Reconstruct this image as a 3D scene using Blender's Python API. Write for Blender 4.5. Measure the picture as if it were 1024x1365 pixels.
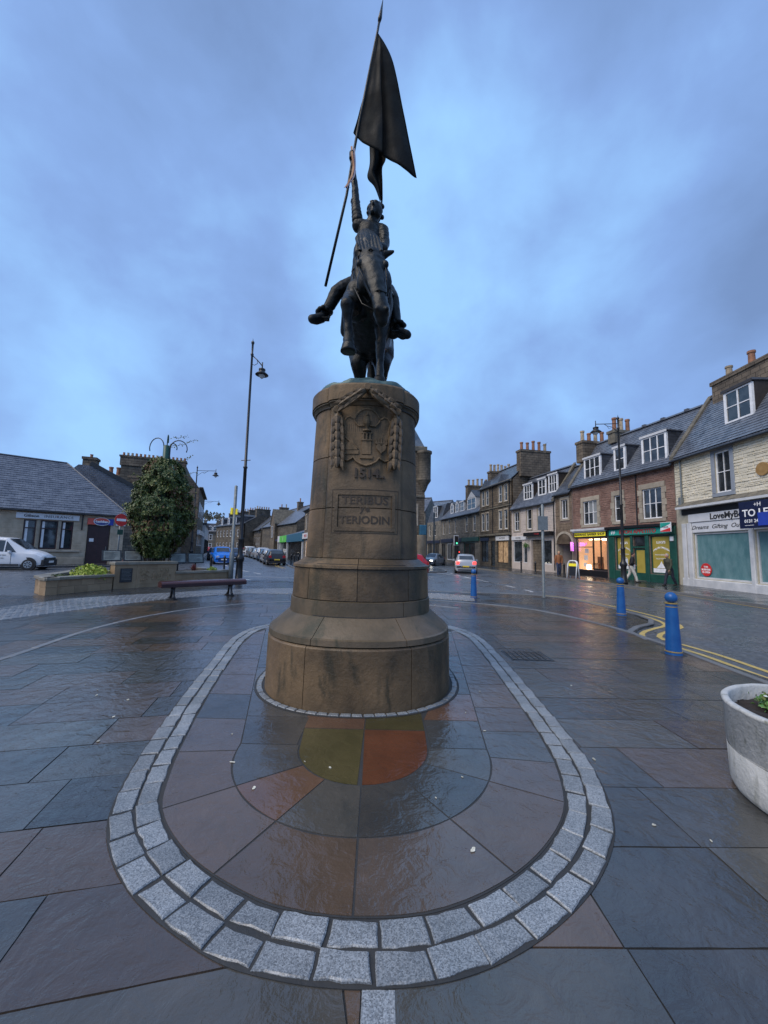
import bpy, bmesh, math, random
from mathutils import Vector, Matrix, noise
R_ = random.Random(7)
PI = math.pi
scene = bpy.context.scene
for o in list(bpy.data.objects): bpy.data.objects.remove(o)
COL = scene.collection

# ------------------------------------------------------------------ camera
PIT = math.atan(.100); ROLL = math.radians(1.34)
cp, sp, cr, sr = math.cos(PIT), math.sin(PIT), math.cos(ROLL), math.sin(ROLL)
X = Vector((1, 0, 0)); U = Vector((0, -sp, cp)); F = Vector((0, cp, sp))
Rv = X * cr + U * sr; Uv = X * (-sr) + U * cr
cd = bpy.data.cameras.new('camera'); cam = bpy.data.objects.new('camera', cd); COL.objects.link(cam)
cd.sensor_fit = 'HORIZONTAL'; cd.sensor_width = 36; cd.lens = 18; cd.clip_end = 3000; cd.clip_start = .05
m = Matrix((Rv, Uv, -F)).transposed().to_4x4(); m.translation = (0, 0, 1.6)
cam.matrix_world = m
scene.camera = cam
scene.render.resolution_x = 768; scene.render.resolution_y = 1024
scene.view_settings.view_transform = 'Standard'; scene.view_settings.look = 'None'
scene.view_settings.exposure = .10; scene.view_settings.gamma = 1

# ------------------------------------------------------------------ sky and sun
SUN_EL, SUN_AZ = math.radians(48), math.radians(236)      # azimuth clockwise from +Y: behind the camera, a little left
world = bpy.data.worlds.new('World'); scene.world = world; world.use_nodes = True
nt = world.node_tree; nt.nodes.clear()
def N(nt, typ, **kw):
    n = nt.nodes.new(typ)
    for k, v in kw.items():
        if k in n.inputs.keys(): n.inputs[k].default_value = v
        else: setattr(n, k, v)
    return n
sky = N(nt, 'ShaderNodeTexSky', sky_type='NISHITA', sun_disc=False, sun_elevation=SUN_EL, sun_rotation=SUN_AZ, air_density=1.0, dust_density=2.0, ozone_density=2.0)
tc = N(nt, 'ShaderNodeTexCoord')
mp = N(nt, 'ShaderNodeMapping'); mp.inputs['Scale'].default_value = (1.25, 1.15, 1.5); mp.inputs['Location'].default_value = (.55, .2, .35)
n1 = N(nt, 'ShaderNodeTexNoise', Scale=1.55, Detail=6.0, Roughness=.47, Distortion=.15)
n2 = N(nt, 'ShaderNodeTexNoise', Scale=4.6, Detail=7.0, Roughness=.55, Distortion=.25)
mx = N(nt, 'ShaderNodeMix', data_type='FLOAT'); mx.inputs[0].default_value = .24
rp = N(nt, 'ShaderNodeValToRGB')
cr_ = rp.color_ramp
cr_.elements[0].position = .34; cr_.elements[0].color = (.145, .232, .435, 1)
cr_.elements[1].position = .68; cr_.elements[1].color = (.285, .52, .87, 1)
e = cr_.elements.new(.51); e.color = (.200, .332, .630, 1)
sc = N(nt, 'ShaderNodeVectorMath', operation='SCALE'); sc.inputs['Scale'].default_value = 10.9
# a thinner, brighter stretch of cloud in the direction of the street beyond the monument
dt = N(nt, 'ShaderNodeVectorMath', operation='DOT_PRODUCT'); dv = Vector((.24, .92, .66)).normalized(); dt.inputs[1].default_value = dv
mr = N(nt, 'ShaderNodeMapRange', interpolation_type='SMOOTHSTEP'); mr.inputs[1].default_value = .88; mr.inputs[2].default_value = 1.0; mr.inputs[3].default_value = 0; mr.inputs[4].default_value = .24
ad = N(nt, 'ShaderNodeMath', operation='ADD')
mc = N(nt, 'ShaderNodeMix', data_type='RGBA'); mc.inputs[0].default_value = .93
bg = N(nt, 'ShaderNodeBackground', Strength=.115); wo = N(nt, 'ShaderNodeOutputWorld')
L = nt.links.new
L(tc.outputs['Generated'], mp.inputs['Vector']); L(mp.outputs[0], n1.inputs['Vector']); L(mp.outputs[0], n2.inputs['Vector'])
L(n1.outputs[0], mx.inputs[2]); L(n2.outputs[0], mx.inputs[3])
L(tc.outputs['Generated'], dt.inputs[0]); L(dt.outputs['Value'], mr.inputs[0])
L(mx.outputs[0], ad.inputs[0]); L(mr.outputs[0], ad.inputs[1]); L(ad.outputs[0], rp.inputs[0])
L(rp.outputs[0], sc.inputs[0]); L(sky.outputs[0], mc.inputs[6]); L(sc.outputs[0], mc.inputs[7])
L(mc.outputs[2], bg.inputs[0]); L(bg.outputs[0], wo.inputs[0])
sd = bpy.data.lights.new('sun', 'SUN'); sd.energy = 2.5; sd.angle = math.radians(50); sd.color = (1, .87, .71)
so = bpy.data.objects.new('sun', sd); COL.objects.link(so)
sv = Vector((math.sin(SUN_AZ) * math.cos(SUN_EL), math.cos(SUN_AZ) * math.cos(SUN_EL), math.sin(SUN_EL)))
so.rotation_euler = (-sv).to_track_quat('-Z', 'Y').to_euler(); so.location = (-5, -20, 30)

# ------------------------------------------------------------------ materials
MATS = {}
def mat(name, col, rough=.6, col2=None, scale=4.0, bump=0.0, bscale=20.0, metal=0.0, spec=.5, stretch=(1, 1, 1), rough2=None, emit=None, lo=.35, hi=.65, detail=5.0, speck=None, rand=0.0, tex=None, stain=None):
    """procedural material: two colours mixed by noise, noise roughness, noise bump; optional bright specks, brick bond (tex) and per object value change"""
    if name in MATS: return MATS[name]
    m = bpy.data.materials.new(name); m.use_nodes = True; nt = m.node_tree; nt.nodes.clear(); L = nt.links.new
    out = N(nt, 'ShaderNodeOutputMaterial'); b = N(nt, 'ShaderNodeBsdfPrincipled'); L(b.outputs[0], out.inputs[0])
    b.inputs['Metallic'].default_value = metal; b.inputs['Specular IOR Level'].default_value = spec
    tc = N(nt, 'ShaderNodeTexCoord'); mp = N(nt, 'ShaderNodeMapping'); mp.inputs['Scale'].default_value = stretch; L(tc.outputs['Object'], mp.inputs[0])
    v = mp.outputs[0]
    c1 = (*col, 1); c2 = (*(col2 or [min(1, c * 1.25) for c in col]), 1)
    n = N(nt, 'ShaderNodeTexNoise', Scale=scale, Detail=detail, Roughness=.6); L(v, n.inputs['Vector'])
    r = N(nt, 'ShaderNodeMapRange'); r.inputs[1].default_value = lo; r.inputs[2].default_value = hi; L(n.outputs[0], r.inputs[0])
    mx = N(nt, 'ShaderNodeMix', data_type='RGBA'); mx.inputs[6].default_value = c1; mx.inputs[7].default_value = c2; L(r.outputs[0], mx.inputs[0])
    c = mx.outputs[2]
    hgt = None
    if tex:   # (w, h, mortar, colour) brick bond in x+y, z
        w, h, mo, mcx = tex
        sx = N(nt, 'ShaderNodeSeparateXYZ'); L(tc.outputs['Object'], sx.inputs[0])
        a = N(nt, 'ShaderNodeMath', operation='ADD'); L(sx.outputs[0], a.inputs[0]); L(sx.outputs[1], a.inputs[1])
        cx = N(nt, 'ShaderNodeCombineXYZ'); L(a.outputs[0], cx.inputs[0]); L(sx.outputs[2], cx.inputs[1])
        bt = N(nt, 'ShaderNodeTexBrick', Scale=1.0); bt.inputs['Brick Width'].default_value = w; bt.inputs['Row Height'].default_value = h; bt.inputs['Mortar Size'].default_value = mo
        bt.inputs['Color1'].default_value = (.72, .72, .72, 1); bt.inputs['Color2'].default_value = (1.1, 1.08, 1.05, 1); bt.inputs['Mortar'].default_value = (*mcx, 1); bt.inputs['Bias'].default_value = 0
        L(cx.outputs[0], bt.inputs['Vector'])
        mm = N(nt, 'ShaderNodeMix', data_type='RGBA', blend_type='MULTIPLY'); mm.inputs[0].default_value = 1; L(c, mm.inputs[6]); L(bt.outputs['Color'], mm.inputs[7]); c = mm.outputs[2]
        hgt = bt.outputs['Fac']
    if speck:   # (scale, threshold, colour)
        s = N(nt, 'ShaderNodeTexNoise', Scale=speck[0], Detail=2.0, Roughness=.7); L(tc.outputs['Object'], s.inputs['Vector'])
        sr_ = N(nt, 'ShaderNodeMapRange'); sr_.inputs[1].default_value = speck[1]; sr_.inputs[2].default_value = speck[1] + .10; L(s.outputs[0], sr_.inputs[0])
        ms = N(nt, 'ShaderNodeMix', data_type='RGBA'); L(sr_.outputs[0], ms.inputs[0]); L(c, ms.inputs[6]); ms.inputs[7].default_value = (*speck[2], 1); c = ms.outputs[2]
    if stain:   # soot and algae: broad blotches drawn out downwards
        m4 = N(nt, 'ShaderNodeMapping'); m4.inputs['Scale'].default_value = (2.2, 2.2, .75); L(tc.outputs['Object'], m4.inputs[0])
        n4 = N(nt, 'ShaderNodeTexNoise', Scale=stain[1], Detail=8.0, Roughness=.65, Distortion=.5); L(m4.outputs[0], n4.inputs['Vector'])
        r4 = N(nt, 'ShaderNodeMapRange', interpolation_type='SMOOTHSTEP'); r4.inputs[1].default_value = .50; r4.inputs[2].default_value = .68; r4.inputs[4].default_value = .85; L(n4.outputs[0], r4.inputs[0])
        x4 = N(nt, 'ShaderNodeMix', data_type='RGBA'); L(r4.outputs[0], x4.inputs[0]); L(c, x4.inputs[6]); x4.inputs[7].default_value = (*stain[0], 1); c = x4.outputs[2]
    if rand:
        oi = N(nt, 'ShaderNodeObjectInfo'); rr = N(nt, 'ShaderNodeMapRange'); rr.inputs[3].default_value = 1 - rand; rr.inputs[4].default_value = 1 + rand; L(oi.outputs['Random'], rr.inputs[0])
        vs = N(nt, 'ShaderNodeVectorMath', operation='SCALE'); L(c, vs.inputs[0]); L(rr.outputs[0], vs.inputs['Scale']); c = vs.outputs[0]
    L(c, b.inputs['Base Color'])
    if rough2 is None: b.inputs['Roughness'].default_value = rough
    else:
        n3 = N(nt, 'ShaderNodeTexNoise', Scale=scale * .35, Detail=4.0); L(v, n3.inputs['Vector'])
        r3 = N(nt, 'ShaderNodeMapRange'); r3.inputs[1].default_value = .4; r3.inputs[2].default_value = .6; r3.inputs[3].default_value = rough; r3.inputs[4].default_value = rough2
        L(n3.outputs[0], r3.inputs[0]); L(r3.outputs[0], b.inputs['Roughness'])
    if bump:
        nb = N(nt, 'ShaderNodeTexNoise', Scale=bscale, Detail=6.0, Roughness=.62); L(v, nb.inputs['Vector'])
        bp = N(nt, 'ShaderNodeBump', Strength=1.0, Distance=bump); L(nb.outputs[0], bp.inputs['Height']); nn = bp.outputs[0]
        if hgt:
            b2 = N(nt, 'ShaderNodeBump', Strength=1.0, Distance=.02, invert=True); L(hgt, b2.inputs['Height']); L(nn, b2.inputs['Normal']); nn = b2.outputs[0]
        L(nn, b.inputs['Normal'])
    if emit: b.inputs['Emission Color'].default_value = (*emit[0], 1); b.inputs['Emission Strength'].default_value = emit[1]
    MATS[name] = m; return m
def M(n): return MATS[n]

# wet paving: riven flags under a film of water, reflective in patches
def wet(name, c1, c2, r1=.04, r2=.24, bump=.010, bs=8.5, fine=.0022, rand=.18, speck=None):
    m = bpy.data.materials.new(name); m.use_nodes = True; nt = m.node_tree; L = nt.links.new
    b = nt.nodes['Principled BSDF']; b.inputs['Specular IOR Level'].default_value = .90; b.inputs['IOR'].default_value = 1.5
    tc = N(nt, 'ShaderNodeTexCoord'); v = tc.outputs['Object']
    n = N(nt, 'ShaderNodeTexNoise', Scale=2.3, Detail=6.0, Roughness=.62); L(v, n.inputs['Vector'])
    mx = N(nt, 'ShaderNodeMix', data_type='RGBA'); mx.inputs[6].default_value = (*c1, 1); mx.inputs[7].default_value = (*c2, 1)
    rp = N(nt, 'ShaderNodeMapRange'); rp.inputs[1].default_value = .35; rp.inputs[2].default_value = .65; L(n.outputs[0], rp.inputs[0]); L(rp.outputs[0], mx.inputs[0])
    c = mx.outputs[2]
    if speck:
        s = N(nt, 'ShaderNodeTexVoronoi', Scale=speck[0]); L(v, s.inputs['Vector'])
        sx = N(nt, 'ShaderNodeSeparateColor'); L(s.outputs['Color'], sx.inputs[0])
        sr_ = N(nt, 'ShaderNodeMapRange'); sr_.inputs[1].default_value = .0; sr_.inputs[2].default_value = 1.0; sr_.inputs[3].default_value = speck[1]; sr_.inputs[4].default_value = speck[2]; L(sx.outputs[0], sr_.inputs[0])
        q = N(nt, 'ShaderNodeVectorMath', operation='SCALE'); L(c, q.inputs[0]); L(sr_.outputs[0], q.inputs['Scale']); c = q.outputs[0]
    if rand:
        oi = N(nt, 'ShaderNodeObjectInfo'); rr = N(nt, 'ShaderNodeMapRange'); rr.inputs[3].default_value = 1 - rand; rr.inputs[4].default_value = 1 + rand; L(oi.outputs['Random'], rr.inputs[0])
        vs = N(nt, 'ShaderNodeVectorMath', operation='SCALE'); L(c, vs.inputs[0]); L(rr.outputs[0], vs.inputs['Scale']); c = vs.outputs[0]
    L(c, b.inputs['Base Color'])
    n3 = N(nt, 'ShaderNodeTexNoise', Scale=.9, Detail=5.0, Roughness=.6, Distortion=.4); L(v, n3.inputs['Vector'])
    r3 = N(nt, 'ShaderNodeMapRange'); r3.inputs[1].default_value = .38; r3.inputs[2].default_value = .62; r3.inputs[3].default_value = r1; r3.inputs[4].default_value = r2
    L(n3.outputs[0], r3.inputs[0]); L(r3.outputs[0], b.inputs['Roughness'])
    # relief: riven stone, strong where dry, ripples where the film is deep
    nb = N(nt, 'ShaderNodeTexNoise', Scale=bs, Detail=5.0, Roughness=.55, Distortion=.8); L(v, nb.inputs['Vector'])
    nf = N(nt, 'ShaderNodeTexNoise', Scale=42.0, Detail=3.0, Roughness=.6); L(v, nf.inputs['Vector'])
    b1 = N(nt, 'ShaderNodeBump', Strength=1.0, Distance=bump); L(nb.outputs[0], b1.inputs['Height'])
    b2 = N(nt, 'ShaderNodeBump', Strength=1.0, Distance=fine); L(nf.outputs[0], b2.inputs['Height']); L(b1.outputs[0], b2.inputs['Normal']); L(b2.outputs[0], b.inputs['Normal'])
    MATS[name] = m; return m

wet('flag_blue', (0.0410, 0.0429, 0.0426), (0.0624, 0.0610, 0.0577))
wet('flag_brown', (0.0743, 0.0526, 0.0370), (0.1005, 0.0693, 0.0489))
wet('flag_purple', (0.0642, 0.0506, 0.0421), (0.0865, 0.0657, 0.0538))
wet('flag_grey', (0.0490, 0.0495, 0.0455), (0.0757, 0.0701, 0.0607))
wet('flag_dark', (0.0321, 0.0330, 0.0327), (0.0500, 0.0479, 0.0440))
wet('flag_olive', (0.0477, 0.0415, 0.0146), (0.0673, 0.0561, 0.0213))
wet('flag_red', (0.0701, 0.0247, 0.0112), (0.1010, 0.0348, 0.0157))
wet('flag_rust', (0.0885, 0.0487, 0.0304), (0.1156, 0.0638, 0.0388))
wet('granite', (0.1462, 0.1634, 0.1763), (0.2150, 0.2322, 0.2451), .35, .55, .006, 14, .003, .20, (210, .50, 1.55))
wet('cobble', (.10, .11, .125), (.15, .16, .17), .2, .4, .004, 12, .002, .2, (120, .6, 1.4))
wet('asphalt', (0.0562, 0.0648, 0.0774), (0.0824, 0.0911, 0.1048), .22, .42, .003, 9, .003, 0, (26, .45, 1.7))
wet('asphalt_smooth', (0.0198, 0.0238, 0.0284), (0.0290, 0.0330, 0.0383), .16, .34, .004, 5, .0015, 0, (40, .8, 1.25))
wet('joint', (.010, .011, .011), (.020, .020, .019), .6, .9, .003, 30, .002, 0)
wet('concrete_kerb', (.12, .125, .13), (.17, .17, .17), .3, .5, .002, 20, .001, .12)
mat('road_paint', (.42, .42, .42), .35, (.60, .60, .59), 9, .001, 60)
mat('yellow_paint', (.50, .36, .09), .35, (.62, .46, .16), 9, .001, 60)

# monument sandstone: brown, soot and algae darkened in broad patches
mat('sandstone', (.060, .042, .022), .42, (.190, .126, .066), 1.5, .008, 24, rough2=.75, lo=.36, hi=.64, detail=9, rand=.10, stain=((.026, .026, .015), 1.5))
mat('sandstone_dark', (.060, .048, .028), .45, (.135, .10, .062), 2.2, .004, 30, rough2=.7, detail=9, rand=.12, stain=((.035, .038, .022), 1.6))
mat('letter_stone', (.052, .040, .030), .8)  # dark tone stands in for the shade inside incised letters and grooves
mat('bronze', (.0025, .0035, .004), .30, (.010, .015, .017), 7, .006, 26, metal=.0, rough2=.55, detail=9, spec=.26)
mat('bronze_shaded', (.002, .0028, .0032), .55, (.006, .009, .010), 5, .004, 26, rough2=.75, spec=.12)  # darker copy of the bronze: the flag's shade is put into its colour
mat('bronze_green', (.055, .105, .105), .5, (.10, .17, .165), 10, .004, 30, metal=.2)
mat('ribbon_blue', (.01, .03, .14), .5); mat('ribbon_orange', (.22, .07, .015), .5)
# buildings
mat('ashlar', (.33, .265, .18), .75, (.48, .40, .29), 1.6, .006, 14, tex=(.62, .30, .012, (.35, .32, .28)), detail=8)
mat('ashlar_block', (.36, .29, .205), .75, (.52, .43, .32), 1.5, .006, 14, detail=8)
mat('ashlar_dark', (.060, .054, .044), .8, (.155, .132, .10), 1.1, .006, 14, tex=(.6, .28, .012, (.3, .3, .3)), detail=8)
mat('stone_brown', (.10, .082, .062), .8, (.20, .162, .118), 1.2, .008, 14, tex=(.5, .26, .015, (.35, .32, .3)), detail=8)
mat('stone_grey', (.16, .15, .13), .8, (.30, .275, .23), 1.2, .008, 14, tex=(.5, .26, .015, (.4, .4, .4)), detail=8)
mat('rubble_pink', (.17, .095, .075), .85, (.30, .185, .145), 1.3, .006, 20, rand=0, detail=9)
mat('rubble_mortar', (.14, .10, .085), .9, (.20, .15, .125), 6, .004, 30)
mat('rubble_brown', (.12, .09, .065), .85, (.24, .18, .125), 2.1, .006, 20, detail=9)
mat('cream_paint', (.60, .55, .42), .6, (.78, .72, .58), 1.1, .010, 16, detail=9)
mat('cream_joint', (.40, .37, .28), .8, (.5, .46, .36), 4)
mat('pink_paint', (.46, .40, .36), .7, (.58, .51, .46), 1.0, .004, 22, detail=9)
mat('white_paint', (.62, .64, .68), .45, (.74, .76, .78), 2.5, .001, 30, detail=8)
mat('white_dirty', (.50, .52, .54), .5, (.66, .67, .68), 2.2, .002, 25, detail=9)
mat('white_frame', (.72, .73, .74), .4)
mat('surround_stone', (.30, .26, .20), .75, (.40, .35, .28), 3, .004, 25, rand=.12)
mat('surround_blue', (.24, .27, .31), .6, (.28, .31, .35), 3, .002, 25, rand=.05)
mat('cope_stone', (.09, .085, .07), .85, (.19, .17, .13), 3, .005, 22)
mat('slate', (.085, .10, .13), .38, (.15, .17, .21), 1.4, .003, 40, rand=0, detail=9, tex=(.30, .19, .008, (.5, .5, .5)))
mat('slate_piece', (.075, .088, .115), .34, (.15, .17, .205), 2.1, .003, 40, detail=10)
mat('slate_dark', (.045, .052, .066), .42, (.08, .09, .11), 1.8, .003, 40, tex=(.30, .19, .008, (.55, .55, .55)))
mat('lead', (.07, .08, .10), .45, (.11, .12, .14), 3, .002, 20)
mat('gutter_black', (.015, .016, .018), .4)
mat('glass', (.020, .026, .032), .04, (.045, .055, .065), 1.3, 0, spec=.8, lo=.45, hi=.55, rand=.35)
mat('curtain', (.22, .24, .25), .15, (.30, .32, .33), 4, spec=.7, stretch=(9, 1, .4))
mat('maroon', (.030, .012, .014), .35, (.045, .018, .02), 3)
mat('timber_dark', (.030, .026, .024), .5, (.05, .04, .035), 6)
mat('shop_green', (.012, .065, .050), .35, (.018, .09, .068), 3)
mat('shop_black', (.012, .012, .014), .35)
mat('shop_navy', (.012, .02, .05), .35)
mat('shop_grey', (.10, .12, .15), .45, (.14, .16, .19), 4)
mat('whitewashed_glass', (.085, .20, .22), .18, (.16, .29, .31), 1.9, spec=.6, stretch=(1.5, 1, .7), detail=9)
mat('fascia_white', (.62, .64, .67), .4, (.70, .71, .73), 2)
mat('sign_yellow', (.70, .60, .03), .5, emit=((.8, .68, .05), .25))
mat('poster_gold', (.36, .28, .045), .45, (.44, .35, .07), 1.5)
mat('poster_white', (.70, .72, .74), .4)
mat('text_black', (.02, .02, .022), .5); mat('text_white', (.80, .80, .80), .5); mat('text_red', (.42, .03, .035), .5)
mat('text_blue', (.04, .06, .22), .5)
mat('teal_sign', (.02, .30, .24), .4, (.03, .42, .34), 1.2)
mat('red_sign', (.58, .03, .03), .4); mat('coral_sign', (.62, .10, .07), .4); mat('blue_sign', (.02, .05, .34), .4); mat('navy_board', (.008, .012, .045), .35)
mat('green_bright', (.10, .50, .06), .4); mat('awning_blue', (.02, .10, .17), .5)
mat('gold_plaque', (.30, .17, .05), .5, (.38, .23, .08), 6)
mat('pot_buff', (.26, .21, .15), .7, (.48, .39, .27), 5, rand=.2); mat('pot_red', (.22, .105, .065), .7, (.38, .18, .10), 5, rand=.2)
mat('barber_wall_glow', (.75, .48, .28), .7, (.85, .58, .36), 1.5, emit=((1, .80, .60), .14))  # walls emit faintly themselves, standing in for lamplight filling the room
mat('barber_light', (.9, .8, .6), .5, emit=((1, .82, .55), 7.0))
mat('barber_shelf', (.10, .05, .03), .6)
mat('neon_purple', (.5, .1, .8), .4, emit=((.62, .16, 1.0), 2.2)); mat('neon_pink', (.8, .2, .7), .4, emit=((1, .35, .85), .55)); mat('neon_blue', (.2, .4, 1), .4, emit=((.3, .55, 1), 1.6))
mat('red_lamp', (.6, .02, .02), .3, emit=((1, .05, .04), 3.0)); mat('green_lamp', (.05, .6, .3), .3, emit=((.15, 1, .6), 1.0))
mat('lamp_glow', (1, .95, .85), .3, emit=((1, .93, .78), 9.0)); mat('amber_lamp', (.8, .4, .02), .3, emit=((1, .6, .1), 4.0))
mat('shop_glow', (.5, .35, .2), .6, (.12, .08, .05), 3.5, emit=((1, .6, .3), .12))
# street furniture and vehicles
mat('iron_black', (.010, .011, .013), .32, (.018, .019, .022), 6, .001, 40)
mat('bollard_blue', (.006, .075, .27), .34, (.014, .11, .34), 5, .002, 30, detail=10, speck=(16, .72, (.03, .04, .06)))
mat('gold_band', (.34, .24, .07), .35)
mat('galvanised', (.15, .175, .18), .5, (.22, .245, .25), 8, .001, 30, metal=.3)
mat('bench_maroon', (.045, .014, .014), .22, (.065, .022, .02), 5, .002, 18, stretch=(1, 8, 1))
mat('planter_concrete', (.40, .415, .405), .8, (.54, .55, .54), 9, .010, 36, detail=12, lo=.3, hi=.7, speck=(6.5, .64, (.14, .15, .10)), stain=((.27, .28, .25), 4.5))
mat('soil', (.016, .012, .010), .9, (.035, .025, .02), 20, .02, 18)
mat('wall_stone', (.24, .165, .095), .65, (.34, .245, .15), 1.8, .004, 25, detail=8, rand=.12)
mat('wall_cope', (.19, .17, .13), .4, (.27, .25, .20), 3, .003, 25, rand=.08)
mat('relief_stone', (.26, .19, .11), .7, (.34, .26, .16), 3, .01, 12, detail=8)
mat('plaque', (.02, .024, .03), .35)
mat('board_panel', (.13, .15, .14), .2, (.24, .26, .24), 3)
mat('leaf_dark', (.024, .050, .010), .45, (.060, .10, .020), 9, rand=0)
mat('leaf_mid', (.075, .105, .018), .45, (.13, .155, .035), 9)
mat('leaf_brown', (.11, .05, .022), .6, (.16, .085, .035), 9)
mat('leaf_lime', (.26, .34, .03), .5, (.36, .44, .06), 9)
mat('leaf_green', (.06, .16, .03), .5, (.10, .25, .05), 9)
mat('leaf_red', (.16, .035, .035), .5, (.24, .07, .06), 9)
mat('flower_blue', (.10, .12, .42), .5); mat('flower_white', (.65, .66, .60), .5)
mat('bark', (.045, .035, .026), .85, (.07, .055, .04), 8, .01, 20)
mat('pole_green', (.008, .06, .045), .4)
mat('tyre', (.012, .012, .013), .75); mat('rim', (.33, .34, .35), .3, metal=.8)
mat('car_glass', (.025, .032, .038), .05, (.05, .06, .07), 2, spec=.8)
def paint(n, c, me=0.0): mat(n, c, .22, c, 3, spec=.55, metal=me)
paint('paint_white', (.68, .70, .73)); paint('paint_blue', (.015, .16, .62)); paint('paint_black', (.022, .020, .022)); paint('paint_silver', (.42, .44, .46), .3); paint('paint_red', (.36, .01, .02)); paint('paint_grey', (.12, .13, .14), .3); paint('paint_darkblue', (.02, .04, .09))
mat('bumper_black', (.014, .015, .017), .5)
mat('plate_yellow', (.62, .45, .04), .4); mat('plate_white', (.7, .7, .68), .4)
mat('tail_red', (.35, .01, .012), .2); mat('head_clear', (.45, .48, .5), .1)
mat('skin', (.42, .22, .15), .6); mat('hair_grey', (.30, .28, .26), .8); mat('hair_dark', (.03, .022, .018), .8); mat('hair_sand', (.36, .24, .13), .8)
mat('jacket_tan', (.24, .085, .030), .7, (.30, .12, .05), 6, .003, 30); mat('jeans', (.02, .032, .07), .8); mat('jacket_black', (.014, .014, .018), .7); mat('trouser_white', (.56, .54, .47), .8, (.64, .62, .55), 5, .004, 14)
mat('coat_olive', (.040, .042, .026), .75, (.06, .062, .04), 6, .004, 20); mat('trouser_dark', (.014, .017, .030), .8); mat('shoe', (.02, .016, .014), .5); mat('bag_white', (.6, .62, .66), .5)
mat('leaf_pale', (.40, .39, .31), .6, (.62, .60, .50), 40, rand=.35)
mat('hill_green', (.060, .075, .050), .9, (.095, .10, .062), .02, detail=9)
mat('hill_wood', (.035, .045, .035), .9, (.06, .066, .05), .4, detail=8)

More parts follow.
